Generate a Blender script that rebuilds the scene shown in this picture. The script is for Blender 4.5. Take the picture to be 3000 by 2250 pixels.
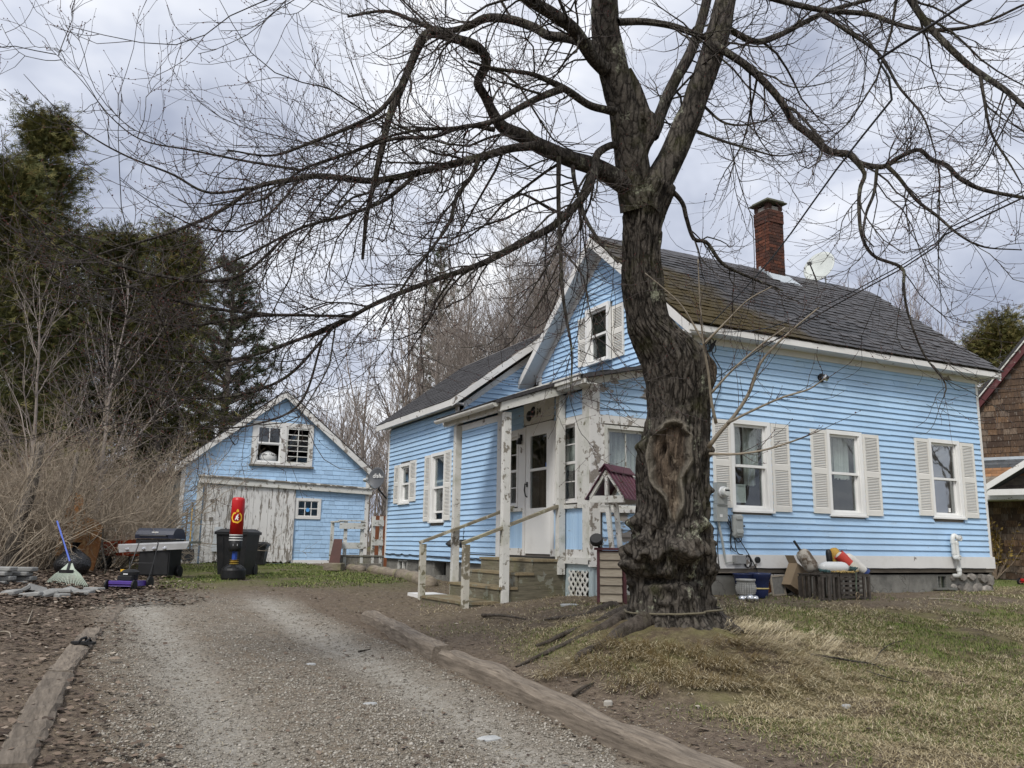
import bpy, math, random
import numpy as np
from mathutils import Vector, Matrix

# ------------------------------------------------------------------ camera, sky, sun, exposure
for _o in list(bpy.data.objects): bpy.data.objects.remove(_o)
SC = bpy.context.scene
COL = SC.collection
H = 1.42                                   # eye height over the drive; builders below give heights relative to the eye
FPX, PITCH, ROLL, YAW = 2488.4, math.radians(10.683), math.radians(.837), math.radians(26.894)
_fw = np.array([0, math.cos(PITCH), math.sin(PITCH)]); _u0 = np.array([0, -math.sin(PITCH), math.cos(PITCH)]); _r0 = np.array([1., 0, 0])
_rt = _r0*math.cos(ROLL)+_u0*math.sin(ROLL); _up = -_r0*math.sin(ROLL)+_u0*math.cos(ROLL)
_M = np.array([[math.cos(YAW), math.sin(YAW), 0], [-math.sin(YAW), math.cos(YAW), 0], [0, 0, 1]])
CR, CU, CF = _M@_rt, _M@_up, _M@_fw
cam = bpy.data.cameras.new('camera'); camo = bpy.data.objects.new('camera', cam); COL.objects.link(camo)
cam.sensor_width = 36; cam.lens = 36*FPX/3000; cam.clip_end = 2000; cam.clip_start = .05
camo.matrix_world = Matrix([[CR[i], CU[i], -CF[i], (0, 0, H)[i]] for i in range(3)]+[[0, 0, 0, 1]])
SC.camera = camo
SUN_EL = math.radians(48); SUN_AZ = math.radians(24+180+26.9)   # azimuth of the sun seen from the house frame (0 = +v axis, towards +u positive)
wd = bpy.data.worlds.new('World'); SC.world = wd; wd.use_nodes = True
def build_world():
    nt = wd.node_tree; n = nt.nodes; n.clear(); L = nt.links
    out = n.new('ShaderNodeOutputWorld'); bg = n.new('ShaderNodeBackground')
    sky = n.new('ShaderNodeTexSky'); sky.sky_type = 'NISHITA'; sky.sun_disc = False
    sky.sun_elevation = SUN_EL; sky.sun_rotation = SUN_AZ; sky.air_density = 1.2; sky.dust_density = 3
    tc = n.new('ShaderNodeTexCoord'); sp = n.new('ShaderNodeSeparateXYZ'); L.new(tc.outputs['Generated'], sp.inputs[0])
    def m(op, a, b=None):
        q = n.new('ShaderNodeMath'); q.operation = op
        for i, x in enumerate((a, b)):
            if x is None: continue
            if isinstance(x, (int, float)): q.inputs[i].default_value = x
            else: L.new(x, q.inputs[i])
        return q.outputs[0]
    za = m('ADD', m('MAXIMUM', sp.outputs[2], 0.0), .28)
    cb = n.new('ShaderNodeCombineXYZ'); L.new(m('DIVIDE', sp.outputs[0], za), cb.inputs[0]); L.new(m('DIVIDE', sp.outputs[1], za), cb.inputs[1])
    cb.inputs[2].default_value = .37
    def noise(sc, det, ro, dist=0.):
        q = n.new('ShaderNodeTexNoise'); q.inputs['Scale'].default_value = sc; q.inputs['Detail'].default_value = det
        q.inputs['Roughness'].default_value = ro; q.inputs['Distortion'].default_value = dist; L.new(cb.outputs[0], q.inputs['Vector']); return q.outputs['Fac']
    a = noise(1.9, 5, .52, .3); b = noise(6.5, 4, .5, .2)
    f = m('ADD', m('MULTIPLY', a, .84), m('MULTIPLY', b, .16))
    r = n.new('ShaderNodeValToRGB'); L.new(f, r.inputs[0])
    e = r.color_ramp.elements; e[0].position = .36; e[0].color = (.34, .375, .475, 1); e[1].position = .62; e[1].color = (.92, .93, .955, 1)
    k = e.new(.48); k.color = (.575, .61, .705, 1)
    sk = n.new('ShaderNodeVectorMath'); sk.operation = 'SCALE'; sk.inputs['Scale'].default_value = .10; L.new(sky.outputs[0], sk.inputs[0])
    mx = n.new('ShaderNodeMix'); mx.data_type = 'RGBA'; mx.inputs['Factor'].default_value = .93
    L.new(sk.outputs[0], mx.inputs[6]); L.new(r.outputs[0], mx.inputs[7])
    L.new(mx.outputs[2], bg.inputs[0]); bg.inputs[1].default_value = .67; L.new(bg.outputs[0], out.inputs[0])
build_world()
sl = bpy.data.lights.new('sun', 'SUN'); so = bpy.data.objects.new('sun', sl); COL.objects.link(so)
sl.energy = 1.5; sl.angle = math.radians(17); sl.color = (1, .965, .91)
_sd = Vector((math.sin(SUN_AZ)*math.cos(SUN_EL), math.cos(SUN_AZ)*math.cos(SUN_EL), math.sin(SUN_EL)))
so.rotation_euler = _sd.to_track_quat('Z', 'Y').to_euler(); so.location = (0, 0, 30)
vs = SC.view_settings; vs.view_transform = 'Standard'; vs.look = 'None'; vs.exposure = .93; vs.gamma = 1; vs.use_curve_mapping = False
SC.render.engine = 'CYCLES'
cy = SC.cycles; cy.max_bounces = 6; cy.diffuse_bounces = 3; cy.glossy_bounces = 3; cy.transmission_bounces = 4; cy.transparent_max_bounces = 8
cy.caustics_reflective = False; cy.caustics_refractive = False; cy.use_denoising = True; cy.use_adaptive_sampling = True; cy.adaptive_threshold = .01

# ------------------------------------------------------------------ helpers
RND = random.Random(7); NR = np.random.default_rng(11)
def ray(x, y): return CR*((x-1500)/FPX)-CU*((y-1125)/FPX)+CF      # direction through a measured point, depth 1
def on(x, y, ax, val): d = ray(x, y); return d*val/d[ax]
def at(x, y, depth): return ray(x, y)*depth
def sm(a, b, x): t = np.clip((np.asarray(x, float)-a)/(b-a), 0, 1); return t*t*(3-2*t)
_VB = [-12, 0, 5, 8, 11.7, 15, 19, 24, 60, 150]; _ZB = [-1.9, -1.42, -1.2, -1.06, -.93, -.72, -.64, -.61, -.3, 0]
def g(u, v):                                                     # height of the ground
    u = np.asarray(u, float); v = np.asarray(v, float)
    z = np.interp(v, _VB, _ZB)
    z = z+sm(3.15, 6.8, u)*(.05+.26*sm(4.5, 9.3, v))*(1-sm(10, 13, v))
    z = z+.19*np.exp(-(((u-5.3)/1.2)**2+((v-7.0)/1.4)**2))+.07*np.exp(-(((u-5.3)/.75)**2+((v-7.0)/.75)**2))
    z = z-.06*np.exp(-((u-1.0)/.32)**2)*(1-sm(10, 13, v))-.05*np.exp(-((u-2.45)/.34)**2)*(1-sm(10, 13, v))
    z = z+.10*sm(.2, -1.5, u)*(1-sm(16, 20, v))
    return z
def gz(u, v): return float(g(u, v))
def gp(x, y, far=90):
    d = ray(x, y); ts = np.linspace(1.5, far, 6000); P = ts[:, None]*d[None]
    h = P[:, 2]-g(P[:, 0], P[:, 1]); i = int(np.argmax(h < 0)); return P[i]
ROOT = {}
def W(p): return Vector((p[0], p[1], p[2]+H))
def tag(o, label, cat, group=None):
    o['label'] = label; o['category'] = cat
    if group: o['group'] = group
    return o
def thing(name, label, cat, base, group=None):
    o = bpy.data.objects.new(name, None); COL.objects.link(o); o.empty_display_size = .2
    o.location = W(base); ROOT[o] = W(base); return tag(o, label, cat, group)
def mesh_np(name, v, f, smooth=False, attr=None):
    me = bpy.data.meshes.new(name); v = np.asarray(v, np.float32); f = np.asarray(f, np.int32); k = f.shape[1]
    me.vertices.add(len(v)); me.vertices.foreach_set('co', v.ravel())
    me.loops.add(f.size); me.loops.foreach_set('vertex_index', f.ravel())
    me.polygons.add(len(f)); me.polygons.foreach_set('loop_start', np.arange(0, f.size, k, dtype=np.int32))
    if smooth: me.polygons.foreach_set('use_smooth', np.ones(len(f), bool))
    if attr is not None:
        a = me.attributes.new('rnd', 'FLOAT', 'POINT'); a.data.foreach_set('value', np.asarray(attr, np.float32))
    me.update(); return me
def put(name, me, m, parent=None, base=None):
    """link a mesh given in eye-relative coordinates; base = origin for a top-level thing"""
    o = bpy.data.objects.new(name, me); COL.objects.link(o)
    if m is not None and not me.materials: me.materials.append(m)
    b = ROOT[parent] if parent is not None else (W(base) if base is not None else Vector((0, 0, 0)))
    me.transform(Matrix.Translation(Vector((0, 0, H))-b))
    if parent is not None: o.parent = parent
    else: o.location = b
    ROOT[o] = b; return o
def piece(name, me, parent, mw):
    """one shared-mesh piece under a part; mw = placement in eye-relative coordinates"""
    o = bpy.data.objects.new(name, me); COL.objects.link(o); o.parent = parent; b = ROOT[parent]
    o.matrix_basis = Matrix.Translation(Vector((0, 0, H))-b)@mw; ROOT[o] = b; return o
def copy_tree(o, parent=None):
    c = o.copy(); COL.objects.link(c); c.parent = parent
    for ch in list(o.children): copy_tree(ch, c)
    return c
class MB:
    def __init__(s, T=None): s.v = []; s.f = []; s.T = T
    def add(s, vs, fs):
        k = len(s.v)
        for p in vs: s.v.append(tuple(s.T(*p)) if s.T else tuple(p))
        for f in fs: s.f.append(tuple(i+k for i in f))
        return s
    def hexa(s, p):   # 8 corners, bottom 4 then top 4
        return s.add(p, [(0, 3, 2, 1), (4, 5, 6, 7), (0, 1, 5, 4), (1, 2, 6, 5), (2, 3, 7, 6), (3, 0, 4, 7)])
    def box(s, a0, a1, b0, b1, c0, c1, ch=0.):
        if ch <= 0: return s.hexa([(a0, b0, c0), (a1, b0, c0), (a1, b1, c0), (a0, b1, c0), (a0, b0, c1), (a1, b0, c1), (a1, b1, c1), (a0, b1, c1)])
        c = min(ch, (a1-a0)*.45, (b1-b0)*.45)
        P = [(a0+c, b0), (a1-c, b0), (a1, b0+c), (a1, b1-c), (a1-c, b1), (a0+c, b1), (a0, b1-c), (a0, b0+c)]
        d = min(c, (c1-c0)*.3); Q = [(a0+2*c, b0+c), (a1-2*c, b0+c), (a1-c, b0+2*c), (a1-c, b1-2*c), (a1-2*c, b1-c), (a0+2*c, b1-c), (a0+c, b1-2*c), (a0+c, b0+2*c)]
        vs = [(*q, c0) for q in Q]+[(*q, c0+d) for q in P]+[(*q, c1-d) for q in P]+[(*q, c1) for q in Q]
        fs = [tuple(range(7, -1, -1)), tuple(range(24, 32))]
        for r in range(3):
            for i in range(8): j = (i+1) % 8; fs.append((r*8+i, r*8+j, r*8+8+j, r*8+8+i))
        return s.add(vs, fs)
    def bar(s, p, q, w, h, upv=(0, 0, 1)):       # straight bar p->q, width w (sideways) height h
        p = Vector(p); q = Vector(q); d = (q-p).normalized(); sd = d.cross(Vector(upv))
        if sd.length < 1e-4: sd = d.cross(Vector((0, 1, 0)))
        sd.normalize(); n = sd.cross(d); a = sd*w/2; b = n*h/2
        return s.hexa([p-a-b, p+a-b, q+a-b, q-a-b, p-a+b, p+a+b, q+a+b, q-a+b])
    def tube(s, pts, rad, k=6, cap=True):
        P = [Vector(p) for p in pts]; n = len(P)
        if not hasattr(rad, '__len__'): rad = [rad]*n
        vs = []; fs = []; a = None
        for i in range(n):
            d = (P[min(i+1, n-1)]-P[max(i-1, 0)])
            d = d.normalized() if d.length > 1e-9 else Vector((0, 0, 1))
            if a is None: a = d.orthogonal().normalized()
            else:
                a = a-d*a.dot(d); a = a.normalized() if a.length > 1e-6 else d.orthogonal().normalized()
            b = d.cross(a)
            for j in range(k):
                t = 2*math.pi*j/k; vs.append(P[i]+(a*math.cos(t)+b*math.sin(t))*rad[i])
        for i in range(n-1):
            for j in range(k): l = (j+1) % k; fs.append((i*k+j, i*k+l, (i+1)*k+l, (i+1)*k+j))
        if cap: fs.append(tuple(range(k-1, -1, -1))); fs.append(tuple(range((n-1)*k, n*k)))
        return s.add(vs, fs)
    def lathe(s, prof, c=(0, 0, 0), k=20, axis=(0, 0, 1), cap=True):     # prof: (radius, height)
        ax = Vector(axis).normalized(); a = ax.orthogonal().normalized(); b = ax.cross(a); c = Vector(c); vs = []; fs = []; n = len(prof)
        for r, h in prof:
            for j in range(k): t = 2*math.pi*j/k; vs.append(c+ax*h+(a*math.cos(t)+b*math.sin(t))*r)
        for i in range(n-1):
            for j in range(k): l = (j+1) % k; fs.append((i*k+j, i*k+l, (i+1)*k+l, (i+1)*k+j))
        if cap: fs.append(tuple(range(k-1, -1, -1))); fs.append(tuple(range((n-1)*k, n*k)))
        return s.add(vs, fs)
    def prism(s, poly, n0, n1):   # polygon in local (a,b), extruded along c
        k = len(poly); vs = [(*p, n0) for p in poly]+[(*p, n1) for p in poly]
        return s.add(vs, [tuple(range(k-1, -1, -1)), tuple(range(k, 2*k))]+[(i, (i+1) % k, k+(i+1) % k, k+i) for i in range(k)])
    def mesh(s, name='m', smooth=False):
        me = bpy.data.meshes.new(name); me.from_pydata([tuple(p) for p in s.v], [], s.f)
        if smooth: me.polygons.foreach_set('use_smooth', np.ones(len(me.polygons), bool))
        me.update(); return me
    def build(s, name, m, parent=None, base=None, smooth=False): return put(name, s.mesh(name, smooth), m, parent, base)
def frame(o, ex, ey, ez):       # local (a,b,c) -> eye-relative point
    o, ex, ey, ez = map(np.array, (o, ex, ey, ez)); return lambda a, b, c: o+ex*a+ey*b+ez*c
# ------------------------------------------------------------------ materials
class ND:
    def __init__(s, name):
        s.m = bpy.data.materials.new(name); s.m.use_nodes = True; s.nt = s.m.node_tree; s.n = s.nt.nodes; s.n.clear(); s.L = s.nt.links
        s.out = s.n.new('ShaderNodeOutputMaterial'); s.b = s.n.new('ShaderNodeBsdfPrincipled'); s.L.new(s.b.outputs[0], s.out.inputs[0]); s._p = None
    def set(s, sock, x):
        if isinstance(x, (int, float)): sock.default_value = x
        elif isinstance(x, (tuple, list)): sock.default_value = (*x, 1) if len(x) == 3 and sock.type == 'RGBA' else x
        else: s.L.new(x, sock)
    def pos(s):
        if s._p is None: s._p = s.n.new('ShaderNodeNewGeometry').outputs['Position']
        return s._p
    def map(s, sc=(1, 1, 1), vec=None, rot=(0, 0, 0), loc=(0, 0, 0)):
        q = s.n.new('ShaderNodeMapping'); s.L.new(vec or s.pos(), q.inputs[0]); q.inputs['Scale'].default_value = sc; q.inputs['Rotation'].default_value = rot; q.inputs['Location'].default_value = loc; return q.outputs[0]
    def noise(s, sc, det=4, ro=.55, vec=None, dist=0.):
        q = s.n.new('ShaderNodeTexNoise'); s.L.new(vec or s.pos(), q.inputs['Vector']); q.inputs['Scale'].default_value = sc; q.inputs['Detail'].default_value = det
        q.inputs['Roughness'].default_value = ro; q.inputs['Distortion'].default_value = dist; return q.outputs['Fac']
    def vor(s, sc, vec=None, feat='F1', out='Distance'):
        q = s.n.new('ShaderNodeTexVoronoi'); q.feature = feat; s.L.new(vec or s.pos(), q.inputs['Vector']); q.inputs['Scale'].default_value = sc; return q.outputs[out]
    def ramp(s, f, els, mode='LINEAR'):
        q = s.n.new('ShaderNodeValToRGB'); s.set(q.inputs[0], f); e = q.color_ramp.elements; q.color_ramp.interpolation = mode
        while len(e) < len(els): e.new(.5)
        for i, (p, c) in enumerate(els):
            e[i].position = p; e[i].color = (c, c, c, 1) if isinstance(c, (int, float)) else (*c, 1)
        return q.outputs[0]
    def mix(s, f, a, b, mode='MIX'):
        q = s.n.new('ShaderNodeMix'); q.data_type = 'RGBA'; q.blend_type = mode; s.set(q.inputs[0], f); s.set(q.inputs[6], a); s.set(q.inputs[7], b); return q.outputs[2]
    def math(s, op, a, b=0., clamp=False):
        q = s.n.new('ShaderNodeMath'); q.operation = op; q.use_clamp = clamp; s.set(q.inputs[0], a); s.set(q.inputs[1], b); return q.outputs[0]
    def step(s, f, a, b): return s.ramp(f, [(a, 0.), (b, 1.)])
    def rnd(s): return s.n.new('ShaderNodeObjectInfo').outputs['Random']
    def attr(s, name='rnd'):
        q = s.n.new('ShaderNodeAttribute'); q.attribute_name = name; return q.outputs['Fac']
    def bump(s, h, st=.3, d=.01):
        q = s.n.new('ShaderNodeBump'); q.inputs['Strength'].default_value = st; q.inputs['Distance'].default_value = d; s.L.new(h, q.inputs['Height']); s.L.new(q.outputs[0], s.b.inputs['Normal'])
    def done(s, col, ro=.6, metal=0., spec=.4):
        s.set(s.b.inputs['Base Color'], col); s.set(s.b.inputs['Roughness'], ro); s.b.inputs['Metallic'].default_value = metal
        s.b.inputs['Specular IOR Level'].default_value = spec; return s.m
def cm(c, k): return tuple(min(1., x*k) for x in c)
MATS = {}
def simple(name, col, ro=.6, var=.18, sc=6., metal=0., bump=.15, obj=.1, spec=.4, dirt=0.):
    if name in MATS: return MATS[name]
    n = ND(name); f = n.noise(sc, 5, .6); c = n.mix(n.step(f, .3, .7), cm(col, 1-var), cm(col, 1+var))
    if obj: c = n.mix(n.rnd(), n.mix(1., c, (1-obj,)*3, 'MULTIPLY'), n.mix(1., c, (1+obj,)*3, 'MULTIPLY'))
    if dirt: c = n.mix(n.math('MULTIPLY', n.step(n.noise(sc*1.7, 6, .65), .5, .72), dirt), c, (.11, .09, .07))
    if bump: n.bump(n.noise(sc*9, 4, .6), bump, .004)
    MATS[name] = n.done(c, n.math('ADD', ro-.08, n.math('MULTIPLY', f, .16)), metal, spec); return MATS[name]
def peel(name, paint, amt=.3, sc=5., under=(.20, .175, .15), st=(1, 1, 1), ro=.55, moss=0., speck=.0):
    """aged paint: lifts off in flakes and shows grey wood; amt = share of bare wood"""
    if name in MATS: return MATS[name]
    n = ND(name); v = n.map(st); big = n.noise(sc*.35, 3, .5, v); f = n.noise(sc, 8, .62, v, .4)
    h = n.math('ADD', n.math('MULTIPLY', f, .62), n.math('MULTIPLY', big, .38))
    t = .5+.24*(.5-amt); k = n.step(h, t, t+.018)
    tone = n.mix(n.step(n.noise(1.3, 4, .6), .35, .65), cm(paint, .93), cm(paint, 1.04))
    tone = n.mix(n.rnd(), n.mix(1., tone, (.95,)*3, 'MULTIPLY'), tone)
    tone = n.mix(n.math('MULTIPLY', n.step(n.noise(2.6, 7, .7), .55, .8), .5), tone, (.40, .38, .33))
    if speck: tone = n.mix(n.math('MULTIPLY', n.step(n.noise(38, 3, .5), .69, .74), speck), tone, (.13, .12, .11))
    wood = n.mix(n.noise(sc*7, 5, .6, v), cm(under, .6), cm(under, 1.5))
    c = n.mix(k, tone, wood)
    if moss: c = n.mix(n.math('MULTIPLY', n.step(n.noise(3.1, 6, .65), .52, .68), moss), c, (.13, .15, .055))
    n.bump(n.math('SUBTRACT', n.math('MULTIPLY', n.noise(sc*6, 4, .6, v), .25), k), .5, .004)
    MATS[name] = n.done(c, ro, 0, .35); return MATS[name]
def wood(name, a, b, st=(1, 1, 12), sc=4., ro=.8, moss=0., crack=.6, paint=None, pamt=.3):
    """weathered bare wood; st squeezes the grain across its direction"""
    if name in MATS: return MATS[name]
    n = ND(name); v = n.map(st); f = n.noise(sc, 8, .65, v, .3); c = n.mix(n.step(f, .3, .72), a, b)
    cr = n.step(n.noise(sc*3, 6, .7, v), .60, .72); c = n.mix(n.math('MULTIPLY', cr, crack), c, cm(a, .35))
    c = n.mix(n.rnd(), n.mix(1., c, (.82,)*3, 'MULTIPLY'), n.mix(1., c, (1.12,)*3, 'MULTIPLY'))
    if paint:
        t = .5+.24*(.5-pamt); c = n.mix(n.step(n.noise(sc*1.6, 8, .65), t-.01, t+.01), c, paint)
    if moss: c = n.mix(n.math('MULTIPLY', n.step(n.noise(2.4, 6, .7), .50, .64), moss), c, (.15, .16, .045))
    n.bump(n.math('SUBTRACT', f, cr), .55, .008); MATS[name] = n.done(c, ro, 0, .25); return MATS[name]
def glass_mat(name, tint=(.9, .95, .95), ior=1.5, rough=.015, extra=.0):
    n = ND(name); n.n.remove(n.b)
    tr = n.n.new('ShaderNodeBsdfTransparent'); tr.inputs[0].default_value = (*tint, 1)
    gl = n.n.new('ShaderNodeBsdfGlossy'); gl.inputs[0].default_value = (1, 1, 1, 1); gl.inputs['Roughness'].default_value = rough
    bp = n.n.new('ShaderNodeBump'); bp.inputs['Strength'].default_value = .025; bp.inputs['Distance'].default_value = .05; n.L.new(n.noise(2.2, 2, .5), bp.inputs['Height']); n.L.new(bp.outputs[0], gl.inputs['Normal'])
    lw = n.n.new('ShaderNodeLayerWeight'); lw.inputs[0].default_value = .5; fr = n.math('ADD', .045, n.math('MULTIPLY', n.math('POWER', lw.outputs['Facing'], 5.), .95))
    ms = n.n.new('ShaderNodeMixShader'); n.L.new(n.math('ADD', fr, extra, True), ms.inputs[0]); n.L.new(tr.outputs[0], ms.inputs[1]); n.L.new(gl.outputs[0], ms.inputs[2]); n.L.new(ms.outputs[0], n.out.inputs[0])
    return n.m
BLUE = (.405, .588, .795); WHITE = (.71, .70, .675)
M = {}
def siding_mat():
    n = ND('blue_siding'); f = n.noise(1.1, 5, .6); c = n.mix(n.step(f, .33, .67), cm(BLUE, .90), cm(BLUE, 1.07))
    c = n.mix(n.rnd(), n.mix(1., c, (.90, .925, .95), 'MULTIPLY'), n.mix(1., c, (1.07, 1.05, 1.03), 'MULTIPLY'))
    v = n.map((1, 1, 5)); c = n.mix(n.math('MULTIPLY', n.step(n.noise(2.1, 7, .7, v), .54, .72), .42), c, (.46, .58, .68))
    c = n.mix(n.math('MULTIPLY', n.step(n.noise(3.3, 8, .72, v), .645, .70), .8), c, (.23, .255, .265))
    c = n.mix(n.math('MULTIPLY', n.step(n.noise(30, 3, .5), .70, .745), .6), c, (.12, .14, .16))
    n.bump(n.noise(26, 5, .6, n.map((1, 1, 6))), .22, .004); return n.done(c, .5, 0, .35)
M['blue'] = siding_mat()
M['blue_peel'] = peel('blue_peeling', cm(BLUE, .95), .30, 4.6, (.225, .20, .175), (1, 1, 1.6), moss=.25, speck=.8)
M['white'] = peel('white_trim', WHITE, .06, 6., speck=.25)
M['white_peel'] = peel('white_peeling', (.68, .67, .64), .33, 9., (.23, .205, .175), speck=.6)
M['white_worn'] = peel('white_worn', (.63, .625, .585), .21, 13., (.21, .19, .155), moss=.35, speck=.6)
M['vinyl'] = simple('shutter_vinyl', (.69, .675, .63), .5, .05, 2., bump=0, obj=.03)
M['sash'] = simple('window_vinyl', (.76, .76, .74), .4, .05, 3., bump=0, obj=.02)
M['glass'] = glass_mat('window_glass', (.82, .86, .86), extra=.03); M['glass_mirror'] = glass_mat('window_glass_bright', (.6, .65, .65), 1.5, .02, .22)
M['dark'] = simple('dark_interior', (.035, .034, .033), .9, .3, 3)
M['sheath'] = simple('sheathing', (.17, .15, .13), .9, .3, 3)
M['curtain'] = simple('lace_curtain', (.60, .59, .55), .9, .1, 14)
M['black'] = simple('black_metal', (.009, .009, .0095), .5, .3, 10)
M['blackplastic'] = simple('black_plastic', (.0105, .011, .012), .5, .3, 6, bump=.15, spec=.3, dirt=.12)
M['grey'] = simple('grey_enclosure', (.33, .345, .33), .5, .08, 5, dirt=.15)
M['cable'] = simple('black_cable', (.02, .02, .022), .55, .2, 20, bump=0)
# ------------------------------------------------------------------ house
SF = frame((0, 9.82, 0), (1, 0, 0), (0, 0, 1), (0, -1, 0))              # street wall: (u, z, outward)
def LF(u0): return frame((u0, 0, 0), (0, -1, 0), (0, 0, 1), (-1, 0, 0))   # walls facing left: (-v, z, outward)
def FF(v0): return frame((0, v0, 0), (1, 0, 0), (0, 0, 1), (0, -1, 0))   # walls facing the street at v0
def grid_wall(mb, s0, s1, z0, z1, ops, n0, n1):
    xs = sorted({s0, s1}|{min(max(o[i], s0), s1) for o in ops for i in (0, 1)}); zs = sorted({z0, z1}|{min(max(o[i], z0), z1) for o in ops for i in (2, 3)})
    for a, b in zip(xs, xs[1:]):
        for c, d in zip(zs, zs[1:]):
            if b-a < 1e-6 or d-c < 1e-6: continue
            if any(o[0] <= (a+b)/2 <= o[1] and o[2] <= (c+d)/2 <= o[3] for o in ops): continue
            mb.box(a, b, c, d, n0, n1)
    return mb
def clap(part, fr, s0, s1, z0, z1, ops, ex, m, clip=None, maxlen=3.6, jit=.0035):
    k = 0; z = z0
    while z < z1-.02:
        zt = min(z+ex, z1); iv = [(s0, s1)]
        for o in ops:
            ov = min(zt, o[3])-max(z, o[2])
            if ov > .3*(zt-z):
                nv = []
                for a, b in iv:
                    if o[1] <= a or o[0] >= b: nv.append((a, b)); continue
                    if o[0]-a > .03: nv.append((a, o[0]))
                    if b-o[1] > .03: nv.append((o[1], b))
                iv = nv
        for a, b in iv:
            cuts = [a, b]
            if b-a > maxlen: cuts = [a, a+(b-a)*RND.uniform(.3, .7), b]
            for p, q in zip(cuts, cuts[1:]):
                p += .0015; q -= .0015; pt, qt = p, q
                if clip:
                    (l0, h0), (l1, h1) = clip(z), clip(zt); pt, qt = max(p, l1), min(q, h1); p, q = max(p, l0), min(q, h0)
                    if q-p < .05: continue
                    if qt-pt < .01: pt = qt = (p+q)/2; pt -= .005; qt += .005
                d = RND.uniform(-jit, jit); e = RND.uniform(-jit, jit); zu = zt+.012
                mb = MB(fr); mb.hexa([(p, z+d, .0), (q, z+e, .0), (q, z+e, .031), (p, z+d, .031), (pt, zu, .0), (qt, zu, .0), (qt, zu, .004), (pt, zu, .004)])
                mb.build('clapboard', m, part)
        z += ex; k += 1
def window(root, fr, s0, s1, z0, z1, cas=.065, m=None, curtain=None, sill=True, mid=.5, mun=(0, 0), munl=(0, 0), glass=None, name='window', open_=0.):
    m = m or M['sash']; gl = glass or M['glass']
    w = MB(fr); w.box(s0, s0+cas, z0, z1, -.03, .034); w.box(s1-cas, s1, z0, z1, -.03, .034); w.box(s0+cas, s1-cas, z1-cas, z1, -.03, .034); w.box(s0+cas, s1-cas, z0, z0+cas*.6, -.05, .03)
    w.box(s0+cas, s0+cas+.018, z0+cas*.6, z1-cas, -.09, .018); w.box(s1-cas-.018, s1-cas, z0+cas*.6, z1-cas, -.09, .018)
    W_ = w.build(name, m, root)
    if sill: MB(fr).box(s0-.02, s1+.02, z0-.03, z0-.002, -.02, .06).build('sill', m, W_)
    a, b = s0+cas+.018, s1-cas-.018; c, d = z0+cas*.6, z1-cas; zm = c+(d-c)*mid; r = .04
    def sash(x0, x1, y0, y1, n, mu):
        q = MB(fr); q.box(x0, x0+r, y0, y1, n-.03, n); q.box(x1-r, x1, y0, y1, n-.03, n); q.box(x0+r, x1-r, y0, y0+r, n-.03, n); q.box(x0+r, x1-r, y1-r, y1, n-.03, n)
        for i in range(mu[0]):
            x = x0+r+(x1-x0-2*r)*(i+1)/(mu[0]+1); q.box(x-.008, x+.008, y0+r, y1-r, n-.022, n-.006)
        for i in range(mu[1]):
            y = y0+r+(y1-y0-2*r)*(i+1)/(mu[1]+1); q.box(x0+r, x1-r, y-.008, y+.008, n-.024, n-.004)
        q.build('sash', m, W_)
        MB(fr).box(x0+r*.6, x1-r*.6, y0+r*.6, y1-r*.6, n-.017, n-.013).build('pane', gl, W_)
    sash(a, b, zm-.02, d, -.012, mun); sash(a, b, c+open_, zm+.02+open_, -.052, munl)
    if curtain:
        for (x0, x1, y0, y1) in curtain:
            q = MB(fr); k = 26; X0, X1 = a+(b-a)*x0, a+(b-a)*x1; Y0, Y1 = c+(d-c)*y0, c+(d-c)*y1; ph = RND.uniform(0, 6)
            pts = [(X0+(X1-X0)*i/k, -.16+.022*math.sin(i*1.9+ph)+.012*math.sin(i*.7)) for i in range(k+1)]
            for i in range(k):
                (p, n), (p2, n2) = pts[i], pts[i+1]; q.add([(p, Y0+.012*math.sin(i), n*1.04), (p2, Y0+.012*math.sin(i+1), n2*1.04), (p2, Y1, n2), (p, Y1, n)], [(0, 1, 2, 3)])
            q.build('curtain', M['curtain'], W_, smooth=True)
    return W_
def shutter(root, fr, s0, s1, z0, z1):
    q = MB(fr); st = .042; zm = z0+(z1-z0)*.5; n0, n1 = .022, .05
    q.box(s0, s0+st, z0, z1, n0, n1); q.box(s1-st, s1, z0, z1, n0, n1)
    for a, b in ((z0, z0+.085), (zm-.045, zm+.045), (z1-.06, z1)): q.box(s0+st, s1-st, a, b, n0, n1-.003)
    S = q.build('shutter', M['vinyl'], root); q = MB(fr)
    for a, b in ((z0+.085, zm-.045), (zm+.045, z1-.06)):
        k = max(6, int((b-a)/.0255)); h = (b-a)/k
        for i in range(k): y = a+i*h; q.hexa([(s0+st, y, n0+.019), (s1-st, y, n0+.019), (s1-st, y, n0+.024), (s0+st, y, n0+.024), (s0+st, y+h*.92, n0+.002), (s1-st, y+h*.92, n0+.002), (s1-st, y+h*.92, n0+.007), (s0+st, y+h*.92, n0+.007)])
    o = q.build('louver_slats', M['vinyl'], S); o['kind'] = 'stuff'
    MB(fr).box(s0+st, s1-st, z0+.08, z1-.05, n0-.002, n0+.001).build('backing', M['sheath'], S)
    return S
def board(root, fr, s0, s1, z0, z1, n0, n1, m, name): return MB(fr).box(s0, s1, z0, z1, n0, n1).build(name, m, root)

HOUSE = thing('house', 'pale blue clapboard house with white shutters, grey slate roof and brick chimney behind the maple', 'house', (8, 9.82, -.7))
V0, U0, UP, UE = 9.82, 8.0, 6.42, 14.54
EX = .0955
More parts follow.
